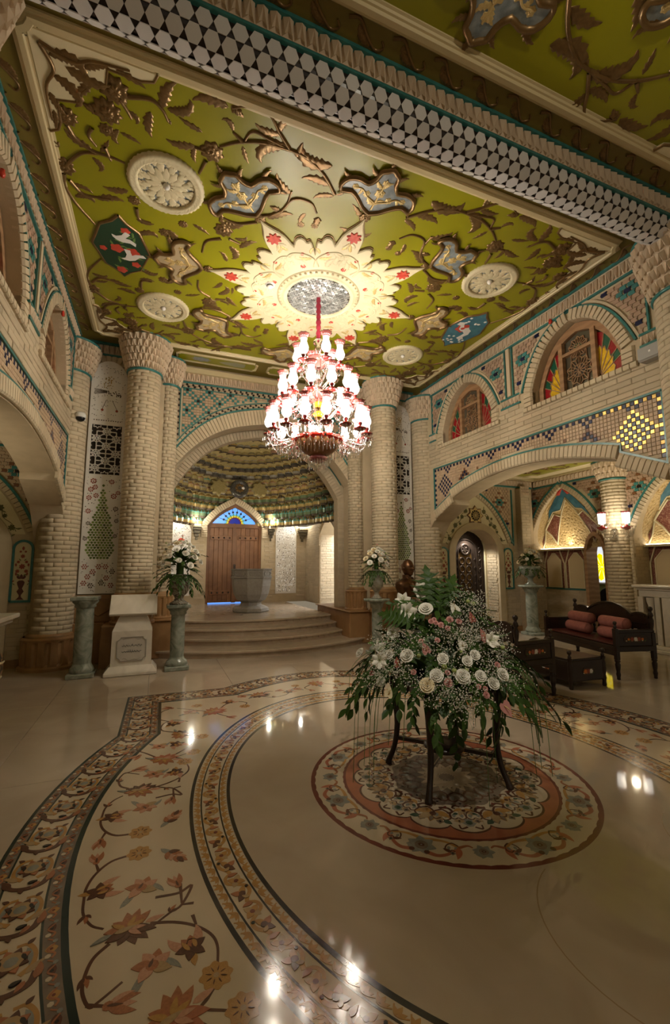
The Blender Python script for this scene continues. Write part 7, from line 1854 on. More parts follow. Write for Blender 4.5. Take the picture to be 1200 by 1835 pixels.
# ------------------------------------------------------------------ settees, coffee table, bolsters
def leg_turned(x, y, z0, z1, bb, sq=.055):
    h = z1-z0
    bb.lathe([(.016, z0), (.024, z0+.02*h), (.022, z0+.08*h), (.030, z0+.18*h), (.022, z0+.26*h), (.030, z0+.36*h), (.034, z0+.5*h), (.024, z0+.55*h), (.038, z0+.60*h), (.030, z0+.64*h)], 12, (x, y, 0))
    bb.bbox(x-sq/2, x+sq/2, y-sq/2, y+sq/2, z0+.64*h, z1, .004)
def finial(x, y, z, bb, s=1.0, n=12): bb.lathe([(.022*s, z), (.030*s, z+.03*s), (.018*s, z+.05*s), (.016*s, z+.06*s), (.032*s, z+.085*s), (.034*s, z+.105*s), (.022*s, z+.125*s), (0, z+.13*s)], n, (x, y, 0))
FD = {k: None for k in ()}
def inlay_flowers(parent, fr, w, n=5):
    b = MB(); b.M = fr; b.prism(notch(w, .045, .022), 0, .004); b.M = None; o = b.build('inlay_plaque', mat('plaque_brown', (.05,.03,.018), .35), parent)
    cols = ('inlay_orange', 'p_rust', 'white', 'p_rust', 'inlay_orange')
    for k in range(n):
        b = MB(); r = .026 if abs(k-(n-1)/2) < 1.5 else .016
        x = (k-(n-1)/2)*w*1.5/n; b.M = fr; b.prism([(x+r*(1+.15*cos(6*t))*cos(t), r*(1+.15*cos(6*t))*sin(t)) for t in lin(0, 2*pi*23/24, 23)], .004, .008); b.M = None; b.build('inlay_flower', ORANGE if cols[k % 5] == 'inlay_orange' else M[cols[k % 5]], o)
    for k in range(8):
        b = MB(); b.M = fr; x = (k-3.5)*w*.23; b.prism([(x-.012, -.022), (x+.006, -.028), (x+.014, -.016), (x, -.012)], .004, .007); b.M = None; b.build('inlay_leaf', M['leafl'] if k % 2 else M['cream'], o)
ORANGE = mat('inlay_orange', (.72,.22,.05), .45)
def settee(label, loc, rz, L=1.62, D=.60):
    t = thing('settee', label, 'settee', loc, rz); hx, hy = L/2, D/2
    b = MB(); b.bbox(-hx, hx, -hy, hy, .36, .43, .008); b.build('seat_frame', M['dwood'], t)
    b = MB(); b.bbox(-hx+.03, hx-.03, -hy+.02, hy-.05, .43, .455, .012); b.build('seat', M['seat'], t)
    for sx in (-1, 1):
        b = MB(); leg_turned(sx*(hx-.03), -hy+.03, 0, .40, b); b.bbox(sx*(hx-.03)-.028, sx*(hx-.03)+.028, -hy+.002, -hy+.058, .40, .66, .004); finial(sx*(hx-.03), -hy+.03, .66, b, .75); b.build('front_leg', M['dwood'], t)
        b = MB(); leg_turned(sx*(hx-.03), hy-.03, 0, .40, b); b.bbox(sx*(hx-.03)-.028, sx*(hx-.03)+.028, hy-.058, hy-.002, .40, .60, .004); b.lathe([(.024, .60), (.03, .62), (.02, .64), (.03, .70), (.034, .76), (.02, .80), (.034, .82), (.03, .84)], 12, (sx*(hx-.03), hy-.03, 0)); finial(sx*(hx-.03), hy-.03, .82, b, .95); b.build('back_post', M['dwood'], t)
        b = MB(); x = sx*(hx-.03); b.bbox(x-.018, x+.018, -hy+.05, hy-.05, .43, .63, .005); b.bbox(x-.026, x+.026, -hy+.04, hy-.04, .60, .645, .006); b.build('arm_panel', M['dwood'], t)
        inlay_flowers(t, frame((x+sx*.0185, 0, .52), (0, 1, 0), (0, 0, 1), (sx, 0, 0)), .17)
    # arched crest of the back with two shoulders
    n = 40; top = lambda x: .80+.155*max(0, 1-(x/.46)**2)**.8 if abs(x) < .44 else .80+.055*max(0, 1-((abs(x)-.60)/.165)**2)**.6
    xs = lin(-hx+.06, hx-.06, n); P = [(x, top(x)) for x in xs]
    b = MB(); b.M = frame((0, hy-.03, 0), (1, 0, 0), (0, 0, 1), (0, -1, 0)); b.prism([(-hx+.06, .62), (hx-.06, .62)]+P[::-1], -.02, .02, bevel=.006); b.M = None; b.build('back_crest', M['dwood'], t)
    fr = frame((0, hy-.05, 0), (1, 0, 0), (0, 0, 1), (0, -1, 0))
    strip(fr, [(x, top(x)-.03) for x in xs[1:-1]], .018, 0, .012, 'crest_moulding', M['dwood'], t); strip(fr, [(-hx+.09, .70), (hx-.09, .70)], .016, 0, .012, 'crest_moulding', M['dwood'], t)
    b = MB(); b.bbox(-hx+.05, hx-.05, hy-.05, hy-.01, .43, .475, .005); b.build('back_rail', M['dwood'], t)
    for k in range(13):
        x = -hx+.14+k*(L-.28)/12; b = MB(); b.lathe([(.012, .47), (.022, .50), (.012, .53), (.026, .56), (.012, .59), (.018, .62)], 10, (x, hy-.03, 0)); b.build('back_spindle', M['dwood'], t)
    b = MB(); b.bbox(-hx+.05, hx-.05, -hy+.01, -hy+.045, .30, .37, .006); b.build('apron', M['dwood'], t)
    fr2 = frame((0, hy-.0495, 0), (1, 0, 0), (0, 0, 1), (0, -1, 0))
    return t
settee('dark carved settee with pink bolsters near the white fireplace, facing left', (6.19, 4.90, 0), radians(-105), 1.62)
settee('dark carved settee turned to the right, half behind the flower table', (4.06, 4.78, 0), radians(92), 1.60)
t = thing('coffee_table', 'low dark coffee table with turned corner posts between the two settees', 'table', (5.04, 4.56, 0), radians(-3)); hx, hy = .27, .46
for sx in (-1, 1):
    for sy in (-1, 1):
        b = MB(); x, y = sx*hx, sy*hy; b.lathe([(.02, 0), (.028, .02), (.02, .06), (.03, .10), (.022, .14), (.03, .18), (.03, .28), (.022, .32), (.034, .36)], 12, (x, y, 0)); finial(x, y, .36, b, .8); b.build('corner_post', M['dwood'], t)
b = MB(); b.bbox(-hx, hx, -hy, hy, .325, .355, .006); b.build('tabletop', M['dwood'], t)
for (x0, x1, y0, y1) in ((-hx, hx, -hy-.012, -hy+.012), (-hx, hx, hy-.012, hy+.012), (-hx-.012, -hx+.012, -hy, hy), (hx-.012, hx+.012, -hy, hy)):
    b = MB(); b.bbox(x0, x1, y0, y1, .09, .33, .005); b.build('side_panel', M['dwood'], t)
b = MB(); b.bbox(-hx, hx, -hy, hy, .08, .10, .004); b.build('lower_shelf', M['dwood'], t)
inlay_flowers(t, frame((0, -hy-.0125, .20), (1, 0, 0), (0, 0, 1), (0, -1, 0)), .09, 3); inlay_flowers(t, frame((-hx-.0125, -.1, .20), (0, 1, 0), (0, 0, 1), (-1, 0, 0)), .09, 3)
t2 = thing('wooden_bowl', 'small dark bowl standing on the coffee table', 'bowl', (4.93, 4.80, .355)); b = MB(); b.lathe([(0, 0), (.05, 0), (.055, .012), (.03, .03), (.09, .06), (.12, .10), (.115, .10), (.085, .065), (0, .045)], 20); b.build('bowl_body', M['dwood'], t2)
b = MB(); b.lathe([(0, .10), (.10, .10), (.08, .13), (.03, .15), (0, .16)], 20); b.build('lid', M['dwood'], t2)
def bolster(label, k, z, side):
    a = radians(-105); ux = Vector((cos(a), sin(a), 0)); uy = Vector((-sin(a), cos(a), 0)); c = Vector((6.19, 4.90, 0))+ux*k+uy*side
    r, l = .082, .26
    b = MB(); pr = [(0, -l)]+[(r*sin(t), -l+r*.7*(1-cos(t))) for t in lin(.25, pi/2, 5)]+[(r*1.01, -l*.3), (r*.99, .0), (r*1.01, l*.3)]+[(r*cos(t), l-r*.7+r*.7*sin(t)) for t in lin(0, pi/2-.25, 5)]+[(0, l)]
    b.lathe(pr, 20); b.lathe([(r*.90, -l+.022), (r*.97, -l+.026), (r*.93, -l+.034)], 20); b.lathe([(r*.93, l-.034), (r*.97, l-.026), (r*.90, l-.022)], 20)
    o = b.build('bolster', M['pink'])
    o.matrix_world = Matrix.Translation((c.x, c.y, z)) @ Matrix.Rotation(a, 4, 'Z') @ Matrix.Rotation(pi/2, 4, 'Y')
    tag(o, label, 'cushion', 'pink bolsters on the settee')
bolster('pink velvet bolster lying on top at the far end of the settee', -.34, .455+.082+.150, .06)
bolster('pink velvet bolster underneath at the far end of the settee', -.36, .455+.082, .02)
bolster('pink velvet bolster lying on top behind the near arm of the settee', .36, .455+.082+.150, .06)
bolster('pink velvet bolster underneath behind the near arm of the settee', .38, .455+.082, .02)

# ------------------------------------------------------------------ fireplace, lamp, loudspeaker and small fittings
t = thing('fireplace', 'white marble fireplace with a shelf and turned balusters before the niche', 'fireplace', (8.30, 4.80, 0)); hy = .72
b = MB(); b.bbox(-.22, .24, -hy-.06, hy+.06, 1.10, 1.15, .012); b.bbox(-.17, .24, -hy, hy, 1.06, 1.10, .008); b.build('mantel_shelf', M['wmarb'], t)
b = MB(); b.bbox(-.14, .24, -hy+.02, hy-.02, .94, 1.06, .008); b.build('frieze', M['wmarb'], t)
for sg in (-1, 1):
    b = MB(); b.bbox(-.16, .0, sg*(hy-.05)-.045, sg*(hy-.05)+.045, .12, .94, .006); b.bbox(-.16, .0, sg*(hy-.34)-.045, sg*(hy-.34)+.045, .12, .94, .006); b.build('jamb', M['wmarb'], t)
    b = MB(); b.lathe([(.06, .14), (.07, .18), (.045, .22), (.06, .30), (.072, .42), (.05, .56), (.042, .66), (.06, .72), (.05, .78), (.075, .86), (.08, .93)], 18, (-.08, sg*(hy-.195), 0)); b.build('baluster', M['wmarb'], t)
    b = MB(); b.bbox(.02, .06, sg*(hy-.195)-.12, sg*(hy-.195)+.12, .12, .94, .004); b.build('side_back', M['dark'], t)
b = MB(); b.bbox(-.17, -.02, -hy+.42, hy-.42, .12, .94, .006); b.build('centre_panel', M['wmarb'], t)
b = MB(); b.M = frame((-.17, 0, .55), (0, -1, 0), (0, 0, 1), (-1, 0, 0)); b.sphere((0, 0, 0), .14, 16, 10, sc=(1, 1.7, .15)); b.lathe([(.17, 0), (.19, .025), (.21, .0)], 28); b.M = None; b.build('oval_relief', M['wmarb'], t)
b = MB(); b.bbox(-.30, .24, -hy-.08, hy+.08, 0, .06, .01); b.bbox(-.24, .24, -hy-.03, hy+.03, .06, .12, .01); b.build('hearth', M['wmarb'], t)
t = thing('wall_lamp', 'two-light crystal wall lamp with red-rimmed shades on the brick column', 'lamp', (8.31, 5.97, 2.12))
dr = Vector((-.80, -.60, 0)); sd = Vector((-.60, .80, 0))
b = MB(); b.lathe([(0, -.10), (.05, -.09), (.07, 0), (.05, .09), (0, .10)], 14); b.build('back_plate', M['glass'], t)
for sg in (-1, 1):
    e = sd*(sg*.20)+dr*.14+Vector((0, 0, .02+sg*.0)); b = MB(); b.tube(smooth_path([(0, 0, 0), tuple(sd*(sg*.07)+dr*.12+Vector((0, 0, -.10))), tuple(sd*(sg*.18)+dr*.14+Vector((0, 0, -.08))), tuple(e)], 4), .011, 6); b.tube(smooth_path([(0, 0, .02), tuple(sd*(sg*.04)+dr*.06+Vector((0, 0, .2))), tuple(sd*(sg*.10)+dr*.08+Vector((0, 0, .16))), tuple(sd*(sg*.08)+dr*.08+Vector((0, 0, .10)))], 4), .009, 6); ao = b.build('crystal_arm', M['glass'], t)
    Q = Matrix.Translation(e+Vector((0, 0, .27)))
    b = MB(); b.lathe([(.02, -.11), (.062, -.10), (.066, .0), (.07, .10)], 14); s_ = b.build('lit_shade', M['shade'], ao, Q)
    b = MB(); b.lathe([(.07, .095), (.085, .125), (.074, .105)], 16, wob=lambda a, z: 1+.05*cos(8*a)); b.build('red_rim', M['redglass'], ao, Q)
    b = MB(); b.lathe([(0, -.115), (.035, -.12), (.03, -.17), (.04, -.19), (.10, -.175), (.11, -.165), (.09, -.2), (.02, -.24), (0, -.24)], 16); b.build('red_dish', M['redglass'], ao, Q)
    b = MB()
    for k in range(10): a = 2*pi*k/10; drop(b, .1*cos(a), .1*sin(a), -.18, .13)
    b.build('prism_fringe', M['glass'], ao, Q)
t = thing('loudspeaker', 'grey wall loudspeaker mounted beside the large stained-glass window', 'speaker', (5.14, 3.07, 3.92), 0)
b = MB(); b.bbox(-.05, .10, -.15, .15, -.085, .085, .02); b.build('cabinet', M['grey'], t); b = MB(); b.bbox(-.056, -.05, -.135, .135, -.072, .072, .004); b.build('grille', M['grey'], t); b = MB(); b.bbox(-.06, -.056, -.012, .012, -.012, .012, .001); b.build('badge', M['wplastic'], t)
t = thing('security_camera', 'white and black dome camera on the round corner column', 'camera', (-1.22, 7.78, 3.86), 0)
b = MB(); b.lathe([(0, .07), (.06, .07), (.075, .04), (.075, -.005), (.065, -.01)], 20); b.bbox(-.05, .05, .04, .16, -.03, .05, .01); b.build('housing', M['wplastic'], t); b = MB(); b.sphere((0, 0, -.01), .065, 16, 10); b.build('dome', M['black'], t)
t = thing('smoke_detector', 'round white smoke detector beside the mirror disc of the ceiling medallion', 'detector', (1.95-.70, 5.42, H-.045), 0)
b = MB(); b.lathe([(0, -.055), (.03, -.05), (.04, -.04), (.04, -.02), (.065, -.015), (.07, .0), (.07, .0)], 20); b.build('housing', M['wplastic'], t); b = MB(); b.lathe([(.041, -.035), (.043, -.035), (.043, -.024), (.041, -.024)], 20); b.build('slot_ring', M['dark'], t)
for (x, y, z), lb in (((-1.315, 4.04, 4.71), 'small red ornament on the teal line of the left wall, near the ceiling'), ((-1.315, 6.53, 4.88), 'small red ornament on the left wall above the far window arch'), ((5.215, 4.47, 5.055), 'small red ornament on the right wall above the large window arch')):
    b = MB(); b.sphere((0, 0, 0), .032, 10, 7, sc=(.7, 1, 1)); b.lathe([(.012, .02), (.02, .035), (.0, .05)], 6); o = b.build('ladybird_ornament', M['red'], None, Matrix.Translation((x, y, z))); tag(o, lb, 'ornament')
t = thing('floor_vase', 'tall patterned mosaic vase cut by the left edge of the picture', 'vase', (-1.72, 6.02, 0))
b = MB(); b.lathe([(0, 0), (.09, 0), (.10, .02), (.08, .05), (.16, .2), (.20, .38), (.19, .52), (.11, .66), (.08, .74), (.10, .80), (.085, .80), (.06, .74), (0, .70)], 28); b.build('vase_body', mat('vase_brown_mosaic', (.30,.17,.08), .35, nscale=18, col2=(.05,.04,.03), ramp=(.48, .52)), t)
for z, r in ((.12, .118), (.30, .188), (.46, .202), (.60, .148)): b = MB(); b.lathe([(r, z-.012), (r+.006, z), (r, z+.012)], 28); b.build('pale_band', M['cream'], t)
t = thing('marble_console', 'white marble wall shelf cut by the left edge of the picture', 'shelf', (-1.95, 6.6, 0))
b = MB(); b.bbox(-.25, .30, -.5, .5, .84, .90, .012); b.bbox(-.22, .24, -.44, .44, .78, .84, .01); b.build('shelf_top', M['wmarb'], t); b = MB(); b.bbox(-.20, .06, -.10, .10, 0, .78, .01); b.build('support', M['wmarb'], t)
t = thing('dining_chair', 'dark chair seen through the doorway in the niche', 'chair', (9.85, 7.30, 0), 2.2)
b = MB(); b.bbox(-.22, .22, -.22, .22, .42, .47, .01); b.build('seat', M['dwood'], t)
b = MB(); b.M = frame((0, .20, 0), (1, 0, 0), (0, 0, 1), (0, -1, 0)); b.prism([(-.20, .47), (.20, .47), (.22, .80)]+[(.22*cos(a), .80+.20*sin(a)) for a in lin(.1, pi-.1, 10)]+[(-.22, .80)], -.015, .015, bevel=.005); b.M = None; b.build('backrest', M['black'], t)
for sx in (-1, 1):
    for sy in (-1, 1): b = MB(); b.tube([(sx*.19, sy*.19, .43), (sx*.2, sy*.2, 0)], [.022, .016], 8); b.build('leg', M['dwood'], t)

# ------------------------------------------------------------------ flower shapes
def petal_grid(b, w, l, cup, curl, M4, mi=0, nu=4, nv=5, tipw=.75):
    def fn(u, v):
        t = v; s = (u-.5)*2
        ww = w*(sin(pi*min(1, .12+.88*t)**tipw))**.7 if t < 1 else w*.25
        return M4 @ Vector((s*ww, l*t*(1-.12*abs(s)), cup*(s*s)*ww+curl*l*t**2.2))
    b.grid(fn, nu, nv, mi)
def rose_mesh(mk):
    b = MB()
    for ring, (n, rb, rt, z0, z1, span) in enumerate(((2, .06, .14, .20, .74, 1.5), (3, .10, .27, .12, .72, 1.35), (4, .16, .44, .02, .64, 1.4), (5, .20, .66, -.12, .50, 1.45), (5, .20, .90, -.26, .28, 1.45))):
        for k in range(n):
            a0 = 2*pi*(k+.41*ring)/n; da = 2*pi/n*span/2
            def fn(u, v, a0=a0, da=da):
                s_ = (u-.5)*2; w = (1-.25*(1-v))*1.0; edge = 1-.16*abs(s_)**3*v
                r = rb+(rt-rb)*(v**.75)+(.06*ring*max(0, v-.75)*4*.25)+.03*s_*(.5+.5*v); z = z0+(z1-z0)*(sin(v*pi*.56))*edge
                return Vector((r*cos(a0+s_*da*w), r*sin(a0+s_*da*w), z))
            b.grid(fn, 5, 4)
    b.sphere((0, 0, .42), .12, 7, 5, sc=(1, 1, 2)); return b.mesh('rose', M[mk])
def lily_mesh(mk):
    b = MB()
    for k in range(6): petal_grid(b, .34 if k % 2 else .44, 1.05, -.35, -.42, Matrix.Rotation(2*pi*k/6, 4, 'Z') @ Matrix.Rotation(radians(66), 4, 'X'), tipw=.9)
    for k in range(6): a = 2*pi*k/6; b.tube([(0, 0, .1), (.10*cos(a), .10*sin(a), .6), (.2*cos(a), .2*sin(a), .85)], [.014, .012, .03], 5, mi=1)
    b.lathe([(.03, -.2), (.06, 0), (.10, .2)], 8, mi=1); return b.mesh('lily', [M[mk], M['bud']])
def anthurium_mesh(mk):
    b = MB()
    hp = [(0, -.25), (.22, -.42), (.46, -.34), (.55, -.05), (.44, .32), (.20, .68), (0, .95)]; H_ = hp+[(-x, y) for x, y in hp[-2:0:-1]]; n = len(H_)
    b.add([(x, y, .12*abs(x)+.10*y*y) for x, y in H_]+[(0, .05, -.03)], [(i, (i+1) % n, n) for i in range(n)], 0, True)
    b.add([(x*.98, y*.98, .12*abs(x)+.10*y*y-.025) for x, y in H_]+[(0, .05, -.055)], [((i+1) % n, i, n) for i in range(n)], 0, True)
    b.tube([(0, -.05, 0), (0, .15, .22), (0, .4, .38)], [.05, .055, .02], 8, mi=1); return b.mesh('anthurium', [M[mk], M['spad']])
def bud_mesh(mk): b = MB(); b.lathe([(0, -.5), (.35, -.35), (.5, 0), (.36, .38), (.1, .55), (0, .55)], 10, wob=lambda a, z: 1+.08*cos(5*a)); return b.mesh('flower_bud', M[mk])
def leaf_blade(mk, w=.16, bend=.35, n=6):
    b = MB(); b.grid(lambda u, v: ((v), (u-.5)*2*w*sin(pi*max(.02, min(.99, v))**.8), -bend*v*v+.35*abs(u-.5)*w), 2, n); return b.mesh('leaf_blade', M[mk])
def spray_mesh(mk, n=11, L=1.0, droop=.5, w=.05, l=.30):
    b = MB(); P = [(L*t, 0, -droop*t*t+.08*t) for t in lin(0, 1, 6)]; b.tube(P, [.010]*6+[.004], 4)
    for k in range(n):
        t = .18+.82*k/(n-1); sg = 1 if k % 2 else -1; base = Vector((L*t, 0, -droop*t*t+.08*t)); a = sg*(.75-.25*t) if k < n-1 else 0; ll = l*(1-.35*t)
        Q = Matrix.Translation(base) @ Matrix.Rotation(a, 4, 'Z') @ Matrix.Rotation(droop*t*1.2+.1*((k*7) % 5-2)*.5, 4, 'Y') @ Matrix.Rotation(.4*sg, 4, 'X')
        b.grid(lambda u, v: Q @ Vector((ll*v, (u-.5)*2*w*sin(pi*max(.02, min(.98, v))**.85), -.22*ll*v*v+.4*abs(u-.5)*w)), 2, 5)
    return b.mesh('leaf_spray', M[mk])
def big_leaf_mesh():
    b = MB(); V = [(0, 0)]
    n = 7; right = []
    for k in range(n):
        t = k/(n-1); y = .10+.80*t; w = .46*sin(pi*(.18+.74*t))
        right += [(.07, y-.02), (w*.6, y+.02), (w, y+.10), (w*.62, y+.075)]
    right.append((0, 1.12)); P = [(.0, .0)]+[(.16, -.08), (.30, .0)]+right
    P = P+[(-x, y) for x, y in P[-2:0:-1]]; cz = lambda x, y: .22*abs(x)-.28*max(0, y-.35)**2
    m = len(P); b.add([(x, y, cz(x, y)) for x, y in P]+[(x, y, cz(x, y)-.006) for x, y in P], [list(range(m)), list(range(2*m-1, m-1, -1))]); b.tube([(0, -.5, -.1), (0, 0, .004), (0, .5, .0), (0, 1.05, -.13)], [.016, .014, .01, .004], 5)
    return b.mesh('lobed_leaf', M['leafd'])
ROSE, ROSEC, ROSEP = rose_mesh('petal'), rose_mesh('petalc'), rose_mesh('petalp'); LILY = lily_mesh('petal'); ANT = [anthurium_mesh('petalp'), anthurium_mesh('petal'), anthurium_mesh('petalr'), anthurium_mesh('petalc')]
BUD, BUDP = bud_mesh('bud'), bud_mesh('petalp'); SPR = [spray_mesh('leafd'), spray_mesh('leafd', 9, 1.0, .8, .06, .34), spray_mesh('leafl', 9, 1.0, .3, .045, .28)]; BLADE = leaf_blade('leafd', .15); BIGL = big_leaf_mesh()
def aim(p, d, s, roll=0):
    """matrix at p whose z axis looks along d"""
    q = Vector(d).to_track_quat('Z', 'Y').to_matrix().to_4x4()
    return Matrix.Translation(p) @ q @ Matrix.Rotation(roll, 4, 'Z') @ Matrix.Diagonal((s, s, s, 1))
def aimx(p, d, s, roll=0):
    q = Vector(d).to_track_quat('X', 'Z').to_matrix().to_4x4()
    return Matrix.Translation(p) @ q @ Matrix.Rotation(roll, 4, 'X') @ Matrix.Diagonal((s, s, s, 1))

# ------------------------------------------------------------------ table with the large arrangement
tx, ty = FC.x+.03, FC.y+.02
t = thing('side_table', 'dark wooden table with curved legs and a cross stretcher on the floor medallion', 'table', (tx, ty, 0), -.08)
lobed = [(.40*(1+.06*cos(4*a+pi)+.025*cos(12*a))*cos(a), .40*(1+.06*cos(4*a+pi)+.025*cos(12*a))*sin(a)) for a in lin(0, 2*pi*71/72, 71)]
b = MB(); b.prism(lobed, .72, .755, bevel=.01); b.build('tabletop', M['dwood'], t)
b = MB(); b.prism([(x*.86, y*.86) for x, y in lobed], .63, .72); b.build('apron', M['dwood'], t)
for sx in (-1, 1):
    for sy in (-1, 1):
        b = MB(); d = Vector((sx, sy, 0)).normalized(); P = [d*r+Vector((0, 0, z)) for r, z in ((.36, .70), (.385, .60), (.37, .46), (.36, .30), (.385, .14), (.43, .03), (.435, .0))]
        b.tube(smooth_path([tuple(p) for p in P], 3), [.034, .034, .033, .032, .031, .029, .028, .026, .024, .023, .022, .021, .020, .020, .021, .023, .026, .026, .024], 8); b.build('leg', M['dwood'], t)
for a in (pi/4, 3*pi/4):
    b = MB(); d = Vector((cos(a), sin(a), 0)); n = Vector((-d.y, d.x, 0)); b.M = frame((0, 0, .20), d, n, (0, 0, 1)); b.bbox(-.36, .36, -.02, .02, -.012, .012, .004); b.M = None; b.build('stretcher', M['dwood'], t)
b = MB(); b.lathe([(0, .18), (.13, .185), (.15, .20), (.15, .215), (.13, .225), (0, .225)], 28); b.build('stretcher_disc', M['dwood'], t)

fa = thing('flower_arrangement', 'large mound of white roses, lilies, pink anthuriums and trailing greenery on the table', 'flowers', (tx, ty, .755))
O = Vector((tx, ty, .755)); rr = random.Random(21)
b = MB(); b.lathe([(0, 0), (.20, 0), (.24, .06), (.22, .14), (0, .14)], 20); b.build('bowl', M['dwood'], fa)
def conr(z): q = (z-.62)/.80; return .60*(1-q)**1.0+.05 if 0 <= q < 1 else .60
core = MB(); core.lathe([(.26, .0), (.36, .04), (.32, .14), (.22, .24), (.10, .30), (0, .31)], 16, wob=lambda a, z: 1+.1*sin(5*a+z*20)); core.build('moss_core', M['leafd'], fa)
def put(me, name, p, s, d=None, roll=None):
    p = Vector(p); q = p-O
    if d is None: d = Vector((q.x, q.y, .42)); d = d.normalized()+Vector((-.12, -.35, .1))
    place(me, name, fa, aim(q, d, s, rr.uniform(0, 6) if roll is None else roll)); return q
roses = [(1.74,2.65,1.2,.063),(1.53,2.56,.92,.056),(1.62,2.37,.83,.053),(1.75,2.29,.83,.058),(1.86,2.26,.83,.045),(2.01,2.24,.83,.05),(1.92,2.22,.79,.047),(1.82,2.33,.91,.043),(1.88,2.33,.94,.043),(1.37,2.62,.76,.042),(1.69,2.4,.92,.045),(1.47,2.69,.91,.043),(2.3,2.6,.95,.05),(2.45,2.85,.85,.05),(2.2,3.3,.95,.05),(1.8,3.35,.9,.05),(1.45,3.1,.85,.05)]
for x, y, z, r in roses: put(ROSE, 'rose', (x, y, z), r*.84)
for x, y, z, r in ((1.55,2.37,.78,.053),): put(ROSEC, 'rose', (x, y, z), r*.9)
for x, y, z, r in ((1.44,2.82,.91,.07),(1.54,2.8,1.04,.06),(1.84,2.90,1.31,.07),(1.66,2.78,1.17,.075),(1.73,2.94,1.23,.065),(2.04,2.38,1.01,.06),(1.40,2.70,.88,.06)): put(LILY, 'lily', (x, y, z), r*1.1, Vector((rr.uniform(-.6, .4), -.8, rr.uniform(.1, .7))))
for k, (x, y, z, r) in enumerate(((1.63,2.49,.96,.05),(1.84,2.39,.99,.05),(2.02,2.4,1.03,.06),(2.0,2.49,1.14,.05),(1.37,2.53,.71,.05),(1.93,2.14,.68,.062),(1.91,2.55,1.2,.055),(1.49,2.62,.86,.045))): put(ANT[(0, 1, 0, 2, 3, 0, 1, 2)[k]], 'anthurium', (x, y, z), r*1.15, Vector((rr.uniform(-.3, .3), -1, .35)), rr.uniform(-.6, .6)+(pi if k == 5 else 0))
for x, y, z, r in ((1.75,2.57,1.14,.017),(1.77,2.52,1.11,.021),(1.75,2.55,1.12,.017),(1.71,2.48,1.02,.019),(1.63,2.55,1.01,.017),(1.52,2.47,.84,.019),(1.66,2.31,.8,.028),(1.85,2.21,.77,.017),(1.84,2.19,.74,.021),(2.01,2.28,.88,.021),(1.82,2.23,.78,.017),(1.36,2.73,.79,.019),(1.84,2.52,1.14,.025),(1.89,2.49,1.13,.022),(1.8,2.49,1.09,.019),(1.68,2.34,.85,.017),(1.79,2.55,1.10,.02),(1.72,2.56,1.13,.02)): put(ROSEP, 'spray_rose', (x, y, z), r*1.0)
for x, y, z, r in ((2.1,2.6,1.23,.021),(1.68,2.37,.88,.022),(1.79,2.3,.86,.022),(1.58,2.5,.93,.019),(2.15,2.38,.96,.019),(1.81,2.37,.96,.014),(2.05,2.59,1.25,.018),(1.70,2.30,.87,.02)): put(BUD, 'green_bud', (x, y, z), r*1.6)
# lobed leaves on top, blades inside, sprays around the rim
for p, d, s, roll in (((1.90,2.78,1.17), (-.40,-.85,.30), .34, .1), ((1.97,2.72,1.13), (-.1,-.85,.35), .33, -1.0), ((1.93,2.76,1.16), (-.3,-.85,.3), .32, -.5), ((1.80,2.72,1.06), (-.4,-.7,.55), .26, .9), ((1.72,2.62,1.04), (-.2,-.8,.5), .26, 2.4), ((1.62,2.66,1.12), (-.6,-.6,.5), .24, 1.3), ((1.90,2.90,1.20), (-.3,-.7,.5), .27, -.3), ((2.15,2.75,1.05), (.6,-.4,.6), .24, -1.4)): place(BIGL, 'lobed_leaf', fa, aim(Vector(p)-O, d, s, roll))
for k in range(120):
    a = rr.uniform(0, 2*pi); z = rr.uniform(.74, 1.25); r = conr(z)*rr.uniform(.5, .92); p = Vector((r*cos(a), r*sin(a), z-.755))
    place(BLADE, 'leaf_blade', fa, aimx(p, Vector((cos(a+rr.uniform(-.7, .7)), sin(a+rr.uniform(-.7, .7)), rr.uniform(-.2, .9))), rr.uniform(.10, .19), rr.uniform(-1, 1)))
for k in range(64):
    a = 2*pi*k/64*1.0+rr.uniform(-.05, .05); L = rr.uniform(.30, .42); z = rr.uniform(.0, .14); r0 = rr.uniform(.22, .40)
    place(SPR[k % 2], 'leaf_spray', fa, aimx(Vector((r0*cos(a), r0*sin(a), z)), Vector((cos(a), sin(a), rr.uniform(-.40, .12))), L, rr.uniform(-.5, .5)))
for k in range(36):
    a = rr.uniform(0, 2*pi); z = rr.uniform(.1, .42); r0 = conr(z+.755)*.55
    place(SPR[2 if k % 3 == 0 else 0], 'leaf_spray', fa, aimx(Vector((r0*cos(a), r0*sin(a), z)), Vector((cos(a), sin(a), rr.uniform(-.1, .7))), rr.uniform(.18, .28), rr.uniform(-.8, .8)))
for k in range(5):
    a = -2.0+k*.9; place(SPR[1], 'leaf_spray', fa, aimx(Vector((.38*cos(a), .38*sin(a), -.02)), Vector((.6*cos(a), .6*sin(a), -.9)), .40, 0))
for k in range(26):                        # fine grass trailing to the floor
    a = rr.uniform(0, 2*pi) if k % 3 else rr.choice((-1.0, -2.4, -.6, 3.4))+rr.uniform(-.3, .3); r0, r1 = rr.uniform(.3, .45), rr.uniform(.55, .78)
    zz = rr.uniform(-.25, -.68); da = rr.uniform(-.15, .15)
    P = smooth_path([(r0*cos(a), r0*sin(a), .05), ((r0+r1)/2*cos(a+da*.5), (r0+r1)/2*sin(a+da*.5), .08), (r1*cos(a+da), r1*sin(a+da), -.08), ((r1+.04)*cos(a+da), (r1+.04)*sin(a+da), zz)], 5)
    b = MB(); b.tube(P, .0019, 4); b.build('grass_blade', M['leafl'], fa)
